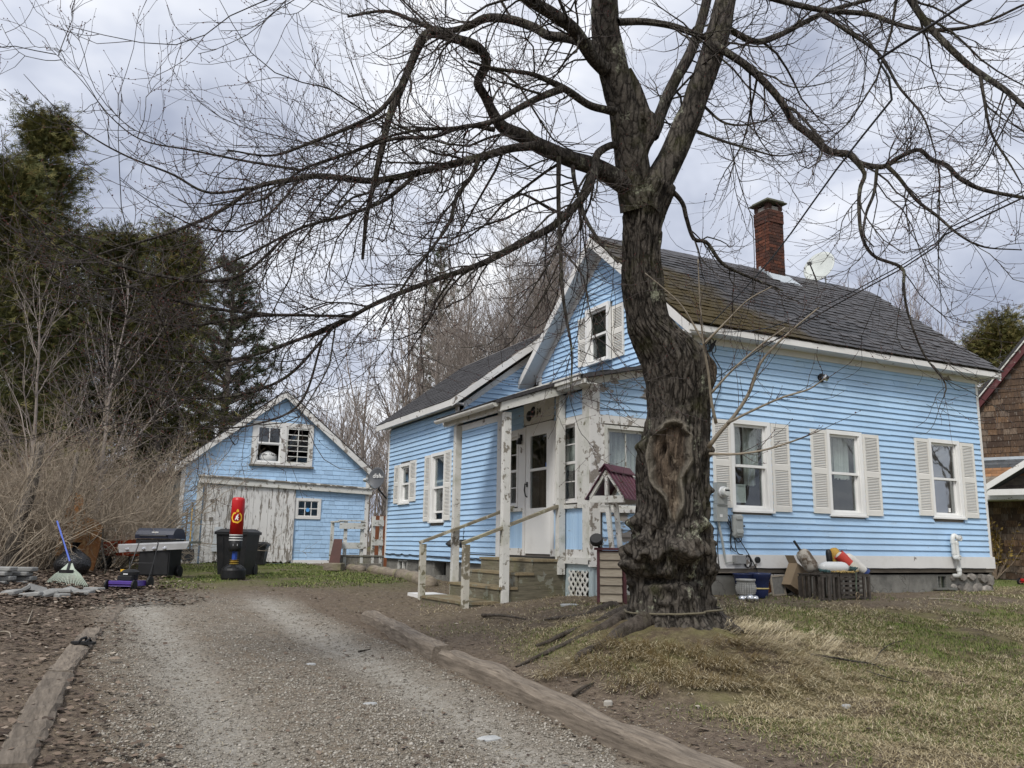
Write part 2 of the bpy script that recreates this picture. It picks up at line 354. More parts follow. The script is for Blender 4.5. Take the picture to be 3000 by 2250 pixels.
# street wall
wins = [(8.645, 9.44, .545, 1.905), (10.638, 11.44, .535, 1.89), (13.08, 13.895, .565, 1.915)]
ops = [(a+.05, b-.05, c+.03, d-.03) for a, b, c, d in wins]
WS = grid_wall(MB(SF), U0, UE, -.33, 3.2, ops, -.12, 0).build('street_wall', M['sheath'], HOUSE)
clap(WS, SF, U0+.11, UE-.05, -.1, 3.03, [(a+.01, b-.01, c-.03, d-.01) for a, b, c, d in wins], EX, M['blue'])
board(HOUSE, SF, U0-.02, UE+.02, 3.01, 3.2, 0, .03, M['white'], 'frieze_board')
board(HOUSE, SF, U0, UE+.06, -.30, -.10, 0, .036, M['white'], 'skirt_board')
board(HOUSE, SF, U0, UE+.03, -.365, -.30, -.1, .012, wood('sill_wood', (.10, .085, .07), (.22, .19, .15), (1, 1, 14)), 'sill_beam')
board(HOUSE, SF, U0, U0+.11, -.1, 3.01, 0, .028, M['white'], 'corner_board'); board(HOUSE, SF, UE-.05, UE+.01, -.1, 3.01, 0, .028, M['white'], 'corner_board')
window(HOUSE, SF, *wins[0], curtain=[(.0, .46, .5, 1), (.5, .98, .5, 1), (.52, .86, .28, .55)])
window(HOUSE, SF, *wins[1], curtain=[(.02, .4, .5, 1), (.44, .95, .44, 1), (.05, .13, .25, .5)])
window(HOUSE, SF, *wins[2], glass=M['glass_mirror'])
for a, b, c, d in ((8.30, 8.637, .575, 1.88), (9.452, 9.81, .545, 1.893), (10.28, 10.63, .545, 1.872), (11.45, 11.82, .539, 1.871), (12.715, 13.07, .578, 1.895), (13.905, 14.26, .568, 1.891)): shutter(HOUSE, SF, a, b, c, d)
# gable wall (u = 8), cut by the roof
GF = LF(U0); SL = .811; VR = 12.2
def gclip(z):
    h = (5.24-z)/SL; return (-(VR+h), -(VR-h))
ugw = (-12.66, -11.915, 3.16, 4.17)
mb = MB(GF); poly = [(-14.55, 2.2), (-9.82, 2.2), (-9.82, 3.3), (-VR, 5.22), (-14.55, 3.3)]
WG = mb.prism(poly, -.1, -.004).build('gable_wall', M['sheath'], HOUSE)
MB(GF).box(-14.55, -9.82, -.33, 2.2, -.1, -.004).build('gable_wall_base', M['sheath'], HOUSE)
clap(WG, GF, -14.43, -9.93, 2.66, 5.2, [(ugw[0]+.01, ugw[1]-.01, ugw[2]-.03, ugw[3])], EX, M['blue'], gclip)
# upper window sits on the sheathing: a dark sheet behind the panes stands in for the unlit room
MB(GF).box(ugw[0]+.06, ugw[1]-.06, ugw[2]+.05, ugw[3]-.05, -.003, .002).build('unlit_room_panel', M['dark'], HOUSE)
UGF = frame((U0-.085, 0, 0), (0, -1, 0), (0, 0, 1), (-1, 0, 0))
window(HOUSE, UGF, *ugw, curtain=None); shutter(HOUSE, LF(U0), -13.02, -12.665, 3.19, 4.09); shutter(HOUSE, LF(U0), -11.905, -11.56, 3.15, 4.07)
board(HOUSE, GF, -14.55, -14.43, 2.3, 3.4, 0, .028, M['white'], 'corner_board'); board(HOUSE, GF, -9.93, -9.79, -.1, 3.2, 0, .029, M['white'], 'corner_board')
# main roof: deck, slates, boards
RU0, RU1 = 7.70, 14.82; EV, EZ, RZ = 9.50, 3.215, 5.405
def roofz(v): return RZ-SL*abs(v-VR)
dk = MB(); t = .06
for sgn in (-1, 1):
    ve = VR+sgn*2.7; ze = RZ-SL*2.7
    dk.hexa([(RU0, ve, ze-t), (RU1, ve, ze-t), (RU1, VR, RZ-t), (RU0, VR, RZ-t), (RU0, ve, ze-.012), (RU1, ve, ze-.012), (RU1, VR, RZ-.012), (RU0, VR, RZ-.012)])
def slate_mat():
    n = ND('roof_slate'); f = n.noise(9, 6, .65); c = n.mix(n.step(f, .3, .7), (.015, .0145, .015), (.048, .045, .045))
    c = n.mix(n.rnd(), n.mix(1., c, (.45,)*3, 'MULTIPLY'), n.mix(1., c, (1.6, 1.55, 1.55), 'MULTIPLY'))
    c = n.mix(n.math('MULTIPLY', n.step(n.noise(2.0, 5, .6), .55, .75), .5), c, (.10, .096, .092))
    # moss where the branches hang over the near end
    x = n.n.new('ShaderNodeSeparateXYZ'); n.L.new(n.pos(), x.inputs[0])
    near = n.ramp(n.math('DIVIDE', n.math('ADD', n.math('SUBTRACT', x.outputs[0], 7.7), n.math('MULTIPLY', n.math('SUBTRACT', x.outputs[2], 3.215+H), 1.15)), 5.2), [(.0, .95), (.42, .72), (.85, 0.)])
    k = n.step(n.math('ADD', n.math('MULTIPLY', near, .62), n.math('MULTIPLY', n.noise(1.6, 7, .68), .75)), .66, .88)
    c = n.mix(k, c, n.mix(n.noise(22, 5, .7), (.018, .013, .005), (.082, .058, .014)))
    n.bump(n.math('ADD', n.noise(30, 5, .7), n.math('MULTIPLY', k, n.noise(60, 3, .6))), .7, .012); return n.done(c, n.mix(k, (.5,)*3, (.95,)*3), 0, .4)
M['slate'] = slate_mat(); M['roofing'] = simple('asphalt_roofing', (.05, .048, .05), .9, .35, 14, bump=.5)
ROOF = dk.build('roof', M['sheath'], HOUSE)
sl_mesh = []
for k in range(4):
    r = random.Random(k); w = .235; l = .36; mb = MB(); a = r.uniform(-.006, .006); b = r.uniform(-.008, .008); c = [r.uniform(.014, .024) for _ in range(2)]
    mb.hexa([(-w/2+.003, b*.5, 0), (w/2-.003, b+a, 0), (w/2-.003, l, -.012), (-w/2+.003, l, -.012), (-w/2+.003, b*.5, c[0]), (w/2-.003, b+a, c[1]), (w/2-.003, l, -.004), (-w/2+.003, l, -.004)])
    me = mb.mesh('slate'); me.materials.append(M['slate']); sl_mesh.append(me)
sdir = Vector((0, 2.7, SL*2.7)).normalized(); sn = Vector((0, -sdir.z, sdir.y)); slen = math.hypot(2.7, SL*2.7)
cand = []
rows = int(slen/.148)
for i in range(rows):
    d0 = i*.148-.03; off = (i % 2)*.12
    j = 0; u = RU0-.02+off-.12
    while u < RU1+.06:
        if RU0-.01 < u < RU1+.03:
            p = Vector((u, EV, EZ+.004))+sdir*d0+sn*(.014+RND.uniform(0, .010)); cand.append((p, RND.uniform(-.035, .035), i))
        u += .24+RND.uniform(-.006, .006)
def _seen(p):
    w = np.array(p); c = float(w@CF); return 1500+FPX*float(w@CR)/c, 1125-FPX*float(w@CU)/c, c
def show(c): x, y, d = _seen(c[0]); return d+(50 if x < 1930 and y > 700 else 0)
cand.sort(key=show)
rest = MB()
def slate_m(p, rz): return Matrix.Translation(p)@Matrix(((1, 0, 0, 0), (0, sdir.y, sn.y, 0), (0, sdir.z, sn.z, 0), (0, 0, 0, 1)))@Matrix.Rotation(rz, 4, 'Z')@Matrix.Rotation(-.012, 4, 'X')
for k, (p, rz, i) in enumerate(cand):
    me = sl_mesh[k % 4]; mw = slate_m(p, rz)
    if k < 290: piece('slate', me, ROOF, mw)
    else: rest.add([mw@v.co for v in me.vertices], [tuple(f.vertices) for f in me.polygons])
o = rest.build('slates', M['slate'], ROOF); o['kind'] = 'stuff'
bk = MB(); sd2 = Vector((0, -2.7, SL*2.7)).normalized(); sn2 = Vector((0, sd2.z, -sd2.y))
for i in range(rows):
    d0 = i*.148; p = Vector((0, VR+2.7, EZ))+sd2*d0+sn2*.014; q = p+sd2*.2-sn2*.01
    bk.add([(RU0, p.y, p.z), (RU1, p.y, p.z), (RU1, q.y, q.z), (RU0, q.y, q.z)], [(0, 1, 2, 3)])
bk.build('back_slates', M['slate'], ROOF)
MB().tube([(RU0-.01, VR, RZ+.004), (11.2, VR, RZ-.016), (RU1+.01, VR, RZ-.006)], .03, 8).build('ridge_cap', M['roofing'], ROOF)
# eaves and rakes
MB().box(RU0, RU1-.02, EV+.02, V0, EZ-.105, EZ-.072).build('soffit', M['white'], HOUSE)
MB().box(RU0, RU1-.01, EV-.012, EV+.02, EZ-.115, EZ-.025).build('fascia', M['white'], HOUSE)
for sgn in (-1, 1):
    def rp(v, dz): return (v, roofz(v)+dz)
    ve = VR+sgn*2.69
    for uu, nm in ((RU0, 'rake_board'), (RU1-.03, 'rake_board')):
        MB(frame((uu, 0, 0), (0, 1, 0), (0, 0, 1), (1, 0, 0))).prism([rp(ve, -.17), rp(VR, -.20), rp(VR, -.02), rp(ve, -.02)], -.018, .03 if uu < 10 else .035).build(nm, M['white'], HOUSE)
    MB(frame((0, 0, 0), (0, 1, 0), (0, 0, 1), (1, 0, 0))).prism([rp(ve, -.15), rp(VR, -.15), rp(VR, -.115), rp(ve, -.115)], RU0+.03, U0).build('rake_soffit', M['white'], HOUSE)
    MB(frame((0, 0, 0), (0, 1, 0), (0, 0, 1), (1, 0, 0))).prism([rp(ve-sgn*.25, -.30), rp(VR, -.30), rp(VR, -.15), rp(ve-sgn*.25, -.15)], U0-.032, U0-.004).build('rake_frieze', M['white'], HOUSE)
# plain far walls that close the shell
MB().box(UE-.1, UE, V0+.12, 14.5, -.33, 3.2).build('far_wall', M['blue'], HOUSE)
MB(frame((UE, 0, 0), (0, 1, 0), (0, 0, 1), (1, 0, 0))).prism([(9.9, 3.19), (14.5, 3.19), (VR, 5.2)], -.08, 0).build('far_gable', M['blue'], HOUSE)
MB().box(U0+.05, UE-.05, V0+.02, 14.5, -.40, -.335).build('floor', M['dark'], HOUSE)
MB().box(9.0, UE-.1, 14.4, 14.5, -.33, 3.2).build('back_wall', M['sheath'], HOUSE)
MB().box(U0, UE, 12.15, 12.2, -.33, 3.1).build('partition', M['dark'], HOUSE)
# foundation under the street wall
cellw = (9.10, 9.98, -.80, -.40); cellr = (13.10, 13.36, -.62, -.41)
def concrete(name, a, b):
    n = ND(name); f = n.noise(3.2, 7, .65); c = n.mix(n.step(f, .3, .7), a, b); c = n.mix(n.math('MULTIPLY', n.step(n.noise(1.4, 6, .7), .5, .66), .6), c, (.075, .075, .07))
    wv = n.n.new('ShaderNodeVectorMath'); wv.operation = 'ADD'; n.L.new(n.pos(), wv.inputs[0]); tn = n.n.new('ShaderNodeTexNoise'); tn.inputs['Scale'].default_value = 2.2; tn.inputs['Detail'].default_value = 5; n.L.new(n.pos(), tn.inputs['Vector']); n.L.new(tn.outputs['Color'], wv.inputs[1]); cr = n.step(n.vor(.9, wv.outputs[0], 'DISTANCE_TO_EDGE'), .0, .012); c = n.mix(n.math('ADD', n.math('MULTIPLY', cr, .55), .45), (.05, .045, .04), c); n.bump(n.math('ADD', n.noise(24, 6, .7), cr), .5, .01); return n.done(c, .9, 0, .2)
M['conc'] = concrete('foundation_parging', (.13, .125, .112), (.24, .235, .21))
mb = MB(SF); grid_wall(mb, U0, UE+.02, -1.0, -.365, [cellw, cellr], -.22, -.02); mb.box(cellw[0]-.05, cellw[1]+.05, -1, -.38, -.5, -.45); mb.box(cellr[0]-.05, cellr[1]+.05, -.8, -.38, -.4, -.36)
FND = mb.build('foundation', M['conc'], HOUSE)
stone = simple('field_stone', (.20, .185, .165), .9, .45, 9, bump=.9, obj=.45, dirt=.5)
r_ = random.Random(5)
def rock(mb, c, r, k=7, fl=.5, rr=None, n=(0, -1, 0)):
    rr = rr or r_; pts = []
    for i in range(k): a = 2*math.pi*i/k; q = rr.uniform(.72, 1.05); pts.append((math.cos(a)*q*r[0], math.sin(a)*q*r[1]))
    vs = [(c[0]+x, c[1], c[2]+y) for x, y in pts]+[(c[0]+x*.8, c[1]-fl*r[1], c[2]+y*.8) for x, y in pts]+[(c[0], c[1]-fl*r[1]*1.15, c[2])]
    fs = [(i, (i+1) % k, k+(i+1) % k, k+i) for i in range(k)]+[(k+i, k+(i+1) % k, 2*k) for i in range(k)]; mb.add(vs, fs); return mb
for i, (x, z, rx, rz) in enumerate(((13.52, -.46, .10, .07), (13.74, -.45, .13, .08), (14.0, -.44, .15, .08), (14.28, -.46, .16, .10), (14.46, -.50, .11, .12), (13.5, -.60, .09, .06), (13.66, -.62, .08, .09), (13.86, -.66, .14, .12), (14.12, -.62, .14, .10), (14.36, -.66, .13, .10), (14.5, -.72, .10, .08), (13.62, -.75, .10, .06), (13.36, -.70, .09, .05), (14.2, -.78, .15, .07), (13.98, -.80, .10, .06),
        (9.20, -.76, .09, .06), (9.38, -.72, .10, .08), (9.58, -.75, .11, .07), (9.78, -.74, .09, .09), (9.94, -.77, .09, .06), (9.48, -.82, .12, .06), (9.70, -.83, .1, .05))):
    rock(MB(), (x, V0+.03, z), (rx, rz), 8, .55).build('stone', stone, FND)
# cellar opening: wooden frame, rust panel ; small cellar window
mb = MB(SF); mb.box(9.08, 9.125, -.82, -.385, -.06, .0); mb.box(9.125, 9.98, -.41, -.385, -.06, .0); mb.build('cellar_frame', M['white_peel'], HOUSE)
MB(SF).box(9.14, 9.46, -.66, -.42, -.12, -.10).build('cellar_panel', simple('rust_panel', (.27, .10, .045), .8, .35, 7), HOUSE)
mb = MB(SF); mb.box(13.10, 13.13, -.62, -.41, -.08, -.02); mb.box(13.33, 13.36, -.62, -.41, -.08, -.02); mb.box(13.13, 13.33, -.43, -.41, -.08, -.02); mb.box(13.2, 13.215, -.62, -.43, -.08, -.03); mb.box(12.98, 13.5, -.65, -.622, -.05, .06)
mb.build('cellar_window', wood('cellar_wood', (.10, .10, .09), (.2, .2, .18)), HOUSE)
MB(SF).box(13.13, 13.33, -.62, -.43, -.062, -.058).build('pane', M['glass'], HOUSE)
# ------------------------------------------------------------------ rear ell
AF = LF(UP); VE0, VE1 = 14.9, 18.9
ew = [(-18.08, -17.40, .85, 1.72), (-16.20, -15.45, .425, 1.79)]
fw_ = [(-18.15, -17.55, -.60, -.365), (-16.0, -15.4, -.62, -.365)]
WA = grid_wall(MB(AF), -VE1, -VE0, -.34, 2.58, [(a+.05, b-.05, c+.03, d-.03) for a, b, c, d in ew], -.12, 0).build('ell_wall', M['sheath'], HOUSE)
clap(WA, AF, -VE1+.06, -VE0, -.34, 2.56, [(a+.01, b-.01, c-.03, d-.01) for a, b, c, d in ew], EX, M['blue'])
board(HOUSE, AF, -VE1-.02, -VE1+.06, -.34, 2.56, 0, .028, M['white'], 'corner_board'); board(HOUSE, AF, -VE0-.11, -VE0+.02, 2.15, 2.6, .0, .03, M['white'], 'corner_board')
window(HOUSE, AF, *ew[0]); window(HOUSE, AF, *ew[1], curtain=[(.35, .85, .12, 1)], open_=.13)
for a, b, c, d in ((-18.40, -18.09, .86, 1.71), (-17.39, -17.03, .868, 1.74), (-16.515, -16.21, .43, 1.77), (-15.44, -15.12, .436, 1.79)): shutter(HOUSE, AF, a, b, c, d)
BF = FF(VE0); ES = .755
def etop(u): return 2.60+ES*(u-UP)
mb = MB(BF); WB = mb.prism([(UP+.002, -.3), (8.6, -.3), (8.6, etop(8.6)), (UP+.002, etop(UP))], -.1, -.002).build('ell_end_wall', M['sheath'], HOUSE)
clap(WB, BF, UP+.09, 8.02, 2.25, 4.0, [], EX, M['blue'], lambda z: (UP+max(0, (z-2.54)/ES), 9.))
board(HOUSE, BF, UP-.002, UP+.09, 2.2, 2.62, 0, .03, M['white'], 'corner_board')
MB(frame((0, 0, 0), (1, 0, 0), (0, 0, 1), (0, -1, 0))).prism([(UP, etop(UP)-.10), (8.25, etop(8.25)-.10), (8.25, etop(8.25)+.03), (UP, etop(UP)+.03)], -VE0, -VE0+.03).build('rake_frieze', M['white'], HOUSE)
ER = 8.4; EEU = 6.16; EEZ = 2.70
def ez_(u): return EEZ+ES*(u-EEU) if u < ER else EEZ+ES*(2*ER-EEU-u)
PF = frame((0, 0, 0), (1, 0, 0), (0, 0, 1), (0, 1, 0))     # (u, z, v)
ERF = MB(PF).prism([(EEU, EEZ-.05), (ER, ez_(ER)-.05), (2*ER-EEU, EEZ-.05), (2*ER-EEU, EEZ), (ER, ez_(ER)), (EEU, EEZ)], VE0-.25, VE1+.25).build('ell_roof', M['sheath'], HOUSE)
mb = MB(); ed = Vector((1, 0, ES)).normalized(); en = Vector((-ed.z, 0, ed.x)); elen = (ER-EEU)*math.hypot(1, ES); r_ = random.Random(3)
for i in range(int(elen/.13)):
    v = VE0-.27+r_.uniform(0, .2)
    while v < VE1+.27:
        l = r_.uniform(.22, .38); b = min(v+l-.004, VE1+.27); d = i*.13-.02+r_.uniform(-.005, .005); p = Vector((EEU, 0, EEZ))+ed*d; q = p+ed*.17; h = .012+r_.uniform(0, .006)
        mb.hexa([(p.x, v, p.z), (p.x, b, p.z), (q.x, b, q.z), (q.x, v, q.z), (p.x+en.x*h, v, p.z+en.z*h), (p.x+en.x*h, b, p.z+en.z*h), (q.x+en.x*.004, b, q.z+en.z*.004), (q.x+en.x*.004, v, q.z+en.z*.004)]); v += l
o = mb.build('roof_shingles', M['roofing'], ERF); o['kind'] = 'stuff'
MB().box(EEU+.015, UP, VE0-.22, VE1+.24, EEZ-.09, EEZ-.06).build('soffit', M['white'], HOUSE)
MB().box(EEU-.012, EEU+.015, VE0-.25, VE1+.25, EEZ-.14, EEZ-.012).build('fascia', M['white'], HOUSE)
for vv in (VE0-.268, VE1+.24): MB(PF).prism([(EEU, EEZ-.15), (ER, ez_(ER)-.17), (ER, ez_(ER)-.01), (EEU, EEZ-.01)], vv, vv+.03).build('rake_board', M['white'], HOUSE)
MB(PF).prism([(EEU, EEZ-.12), (ER, ez_(ER)-.12), (ER, ez_(ER)-.09), (EEU, EEZ-.09)], VE0-.238, VE0).build('rake_soffit', M['white'], HOUSE)
MB(PF).prism([(UP, -.3), (2*ER-UP, -.3), (2*ER-UP, 2.6), (ER, ez_(ER)-.1), (UP, 2.6)], VE1-.08, VE1-.002).build('ell_back_wall', M['blue'], HOUSE)
mb = MB(AF); grid_wall(mb, -VE1, -13.0, -.95, -.345, fw_, -.25, -.03); mb.box(-18.3, -15.2, -.9, -.36, -.6, -.55); mb.build('ell_foundation', M['conc'], HOUSE)
mb = MB(AF)
for a, b, c, d in fw_[:1]: mb.box(a, a+.03, c, d, -.1, -.03); mb.box(b-.03, b, c, d, -.1, -.03); mb.box(a, b, d-.03, d, -.1, -.03); mb.box((a+b)/2-.02, (a+b)/2+.02, c, d, -.1, -.03)
mb.build('cellar_window', M['white_worn'], HOUSE)
# ------------------------------------------------------------------ enclosed porch
PZ = -.17
po = [(-12.86, -12.34, .60, 1.80), (-11.18, -10.49, .60, 1.80)]
WP = grid_wall(MB(AF), -13.12, -10.16, -.2, 2.2, [(a+.04, b-.04, c, d) for a, b, c, d in po]+[(-12.09, -11.26, -.15, 1.90)], -.1, -.004).build('porch_front_wall', M['sheath'], HOUSE)
WC = MB(AF).box(-VE0, -13.12, -.34, 2.2, -.1, -.004).build('porch_blank_wall', M['sheath'], HOUSE)
clap(WC, AF, -VE0, -13.12, -.34, 2.10, [], EX, M['blue'])
board(HOUSE, AF, -VE0, -13.12, 2.09, 2.20, 0, .03, M['white'], 'frieze_board'); board(HOUSE, AF, -13.12, -12.97, -.3, 2.25, 0, .034, M['white'], 'corner_board')
clap(WP, AF, -12.97, -12.18, 1.86, 2.22, [], EX, M['blue']); clap(WP, AF, -11.17, -10.34, 1.86, 2.2, [], EX, M['blue'])
bead = MB(AF); r_ = random.Random(2)
for a, b in ((-12.95, -12.17), (-11.17, -10.34)):
    x = a
    while x < b-.01: q = min(x+.058, b); MB(AF).box(x+.002, q-.002, -.06, .52, -.003, .009+r_.uniform(0, .002)).build('panel_board', M['blue'], WP); x = q
    board(HOUSE, AF, a, b, -.17, -.06, -.003, .02, M['white_peel'], 'base_board'); board(HOUSE, AF, a, b, .52, .575, -.003, .055, M['white_worn'], 'sill_board')
    board(HOUSE, AF, a, b, 1.80, 1.87, -.003, .026, M['white'], 'head_board')
board(HOUSE, AF, -12.97, -12.86, .575, 1.80, -.003, .024, M['white'], 'stile'); board(HOUSE, AF, -12.34, -12.17, .575, 1.80, -.003, .024, M['white'], 'stile')
board(HOUSE, AF, -10.49, -10.34, .575, 1.80, -.003, .024, M['white_worn'], 'stile'); board(HOUSE, AF, -11.26, -11.17, -.17, 1.87, -.003, .028, M['white'], 'door_casing'); board(HOUSE, AF, -12.17, -12.09, -.17, 1.87, -.003, .028, M['white'], 'door_casing')
board(HOUSE, AF, -10.34, -10.16, -.17, 2.3, -.003, .034, M['white_worn'], 'corner_board')
for a, b, c, d in po: window(HOUSE, AF, a, b, c, d, .05, M['white'], mun=(0, 1), munl=(0, 1), sill=False, curtain=[(.05, .95, .42, .85)])
# door
dm = simple('storm_door', (.70, .70, .68), .35, .04, 2, bump=0, dirt=.1)
DO = grid_wall(MB(AF), -12.085, -11.265, -.14, 1.885, [(-11.94, -11.41, .68, 1.27), (-11.94, -11.41, 1.31, 1.72)], -.02, .018)
DO = grid_wall(MB(AF), -12.085, -11.265, -.14, 1.885, [(-11.94, -11.41, .56, 1.14), (-11.94, -11.41, 1.18, 1.70)], -.02, .018).build('storm_door', dm, HOUSE)
MB(AF).box(-11.95, -11.40, .55, 1.15, -.006, -.002).build('pane', M['glass'], DO); MB(AF).box(-11.95, -11.40, 1.17, 1.71, -.006, -.002).build('pane', M['glass'], DO)
mb = MB(AF); mb.tube([(-12.03, .93, .018), (-12.03, .95, .06), (-12.035, .85, .068), (-12.03, .76, .05), (-12.03, .74, .018)], .011, 6); mb.box(-12.05, -12.01, .9, .98, .018, .03); mb.build('door_handle', M['black'], DO)
MB(AF).box(-11.47, -11.42, 1.16, 1.25, -.0015, .0).build('sticker', simple('blue_sticker', (.05, .16, .45), .4, .05), DO)
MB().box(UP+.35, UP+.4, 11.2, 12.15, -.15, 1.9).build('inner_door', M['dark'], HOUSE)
TRM = MB(AF).box(-12.17, -11.17, 1.90, 2.24, -.003, .022).build('transom_panel', M['white_worn'], HOUSE)
mb = MB(AF)
for cx, cz, r in ((-11.98, 2.035, .085), (-11.86, 2.075, .075), (-11.83, 2.13, .045)): mb.lathe([(r, 0), (r, .012), (r*.6, .03), (.01, .036)], (cx, cz, .022), 14, (0, 0, 1))
mb.build('door_ornament', M['black'], HOUSE)
def text(body, size, m, parent, mw, name='lettering', ext=.002, al='CENTER'):
    cu = bpy.data.curves.new(name, 'FONT'); cu.body = body; cu.size = size; cu.align_x = al; cu.align_y = 'CENTER'; cu.extrude = ext
    o = bpy.data.objects.new(name, cu); COL.objects.link(o); dg = bpy.context.evaluated_depsgraph_get(); me = bpy.data.meshes.new_from_object(o.evaluated_get(dg)); bpy.data.objects.remove(o)
    me.materials.clear(); me.transform(mw); return put(name, me, m, parent)
def lmat(o, x, y, z): return Matrix(((x[0], y[0], z[0], o[0]), (x[1], y[1], z[1], o[1]), (x[2], y[2], z[2], o[2]), (0, 0, 0, 1)))
text('34', .14, M['black'], HOUSE, lmat((UP-.026, 11.66, 2.07), (0, -1, 0), (0, 0, 1), (-1, 0, 0)), 'house_number')
mb = MB(AF); mb.box(-12.24, -12.20, 1.66, 1.76, .028, .06); mb.hexa([(-12.25, 1.6, .05), (-12.18, 1.6, .05), (-12.18, 1.6, .13), (-12.25, 1.6, .13), (-12.235, 1.7, .05), (-12.195, 1.7, .05), (-12.195, 1.7, .09), (-12.235, 1.7, .09)]); mb.build('door_lamp', M['black'], HOUSE)
# porch side wall, badly peeled
SPF = FF(10.16)
sw = (6.63, 7.42, .50, 1.70)
WQ = grid_wall(MB(SPF), UP, U0, -.2, 2.45, [(sw[0]+.05, sw[1]-.05, sw[2], sw[3]-.03)], -.1, -.004).build('porch_side_wall', M['sheath'], HOUSE)
clap(WQ, SPF, 6.555, U0, 1.84, 2.50, [], .106, M['blue_peel'], lambda z: (6.5 if z < 2.36 else 6.5+(z-2.36)/.23, 9.)); clap(WQ, SPF, 6.60, U0, -.2, .46, [], .106, M['blue_peel'])
board(HOUSE, SPF, UP-.03, 6.55, -.2, 2.33, -.003, .034, M['white_peel'], 'corner_board'); board(HOUSE, SPF, 6.55, U0, 1.72, 1.845, -.003, .03, M['white_peel'], 'frieze_board')
board(HOUSE, SPF, 6.55, 6.63, .45, 1.72, -.003, .024, M['white_peel'], 'stile'); board(HOUSE, SPF, 7.42, U0, .45, 1.72, -.003, .024, M['white_peel'], 'stile'); board(HOUSE, SPF, 6.55, U0, .46, .51, -.003, .05, M['white_peel'], 'sill_board')
window(HOUSE, SPF, *sw, .05, M['white_worn'], mun=(1, 0), munl=(0, 0), sill=False, curtain=[(0, 1, 0, 1)], mid=.42)
MB(frame((0, 0, 0), (1, 0, 0), (0, 0, 1), (0, -1, 0))).prism([(6.2, 2.22), (U0, 2.62), (U0, 2.75), (6.2, 2.33)], -10.16, -10.125).build('rake_frieze', M['white_peel'], HOUSE)
# porch roof and canopy
def prz(u): return 2.37+.23*(u-6.2) if u > 6.2 else 2.37+.36*(u-6.2)
mb = MB(PF); mb.prism([(6.16, prz(6.16)-.05), (U0, prz(U0)-.05), (U0, prz(U0)), (6.16, prz(6.16))], 9.92, 15.1); PR = mb.build('porch_roof', M['roofing'], HOUSE)
mb = MB(PF); mb.prism([(5.22, prz(5.22)-.04), (6.18, prz(6.18)-.04), (6.18, prz(6.18)+.004), (5.22, prz(5.22)+.004)], 10.70, 13.06); mb.build('canopy_roof', M['roofing'], HOUSE)
mb = MB(); r_ = random.Random(8)
for i in range(13):
    u = 6.12+i*.15; v = 9.90+r_.uniform(0, .2)
    while v < 15.1: l = r_.uniform(.25, .4); b = min(v+l-.005, 15.12); z = prz(u)+.002; mb.hexa([(u, v, z), (u, b, z), (u+.18, b, prz(u+.18)), (u+.18, v, prz(u+.18)), (u, v, z+.012), (u, b, z+.012), (u+.18, b, prz(u+.18)+.004), (u+.18, v, prz(u+.18)+.004)]); v += l
for i in range(7):
    u = 5.19+i*.14; v = 10.68+r_.uniform(0, .2)
    while v < 13.06: l = r_.uniform(.25, .4); b = min(v+l-.005, 13.09); z = prz(u)+.006; mb.hexa([(u, v, z), (u, b, z), (u+.18, b, prz(u+.18)+.006), (u+.18, v, prz(u+.18)+.006), (u, v, z+.012), (u, b, z+.012), (u+.18, b, prz(u+.18)+.01), (u+.18, v, prz(u+.18)+.01)]); v += l
o = mb.build('roof_shingles', M['roofing'], PR); o['kind'] = 'stuff'
MB().box(6.17, 6.2, 9.93, 10.70, 2.235, 2.318).build('fascia', M['white_worn'], HOUSE); MB().box(6.17, 6.2, 13.07, 15.09, 2.235, 2.318).build('fascia', M['white'], HOUSE)
MB().box(6.13, 6.165, 10.0, 13.0, 2.29, 2.385).build('upper_fascia', M['white_worn'], HOUSE)
MB().box(6.2, UP-.03, 9.95, 10.7, 2.23, 2.25).build('soffit', M['white_worn'], HOUSE)
MB(PF).prism([(5.3, prz(5.3)-.065), (6.4, prz(6.2)-.02), (6.4, prz(6.2)+.01), (5.3, prz(5.3)-.045)], 10.75, 13.03).build('canopy_ceiling', M['white_worn'], HOUSE)
MB(PF).prism([(5.28, prz(5.28)-.17), (6.42, prz(6.2)-.13), (6.42, prz(6.2)-.02), (5.28, prz(5.28)-.045)], 10.73, 10.78).build('canopy_rake', M['white_worn'], HOUSE)
MB().box(5.33, 5.40, 10.78, 13.0, prz(5.33)-.16, prz(5.33)-.07).build('canopy_beam', M['white_worn'], HOUSE)
mb = MB(PF); pr = [(-.055*math.cos(t), -.055*math.sin(t)) for t in [math.pi*i/8 for i in range(9)]]
po_ = [(5.215+a, 1.985+b) for a, b in pr]+[(5.215+a*.86, 1.985+b*.86) for a, b in pr[::-1]]
GU = mb.prism(po_, 10.78, 13.02).build('gutter', simple('white_gutter', (.66, .655, .61), .45, .1, 3, dirt=.25), HOUSE)
for vv in (10.775, 13.015): MB(PF).prism([(5.215+a, 1.985+b) for a, b in pr], vv, vv+.008).build('end_cap', M['white_worn'], GU)
for (u, v, z0, z1) in ((5.43, 12.62, -.93, 1.87), (5.43, 10.86, -.84, 1.87), (6.33, 10.86, -.42, 2.2)):
    MB().box(u-.052, u+.052, v-.052, v+.052, z0, z1).build('porch_post', M['white_worn'], HOUSE)
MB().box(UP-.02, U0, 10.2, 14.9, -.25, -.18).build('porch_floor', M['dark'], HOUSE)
board(HOUSE, AF, -10.86, -10.13, -.26, -.17, -.003, .05, M['white_worn'], 'water_table'); board(HOUSE, SPF, UP-.05, U0, -.29, -.2, -.003, .045, M['white_peel'], 'water_table')
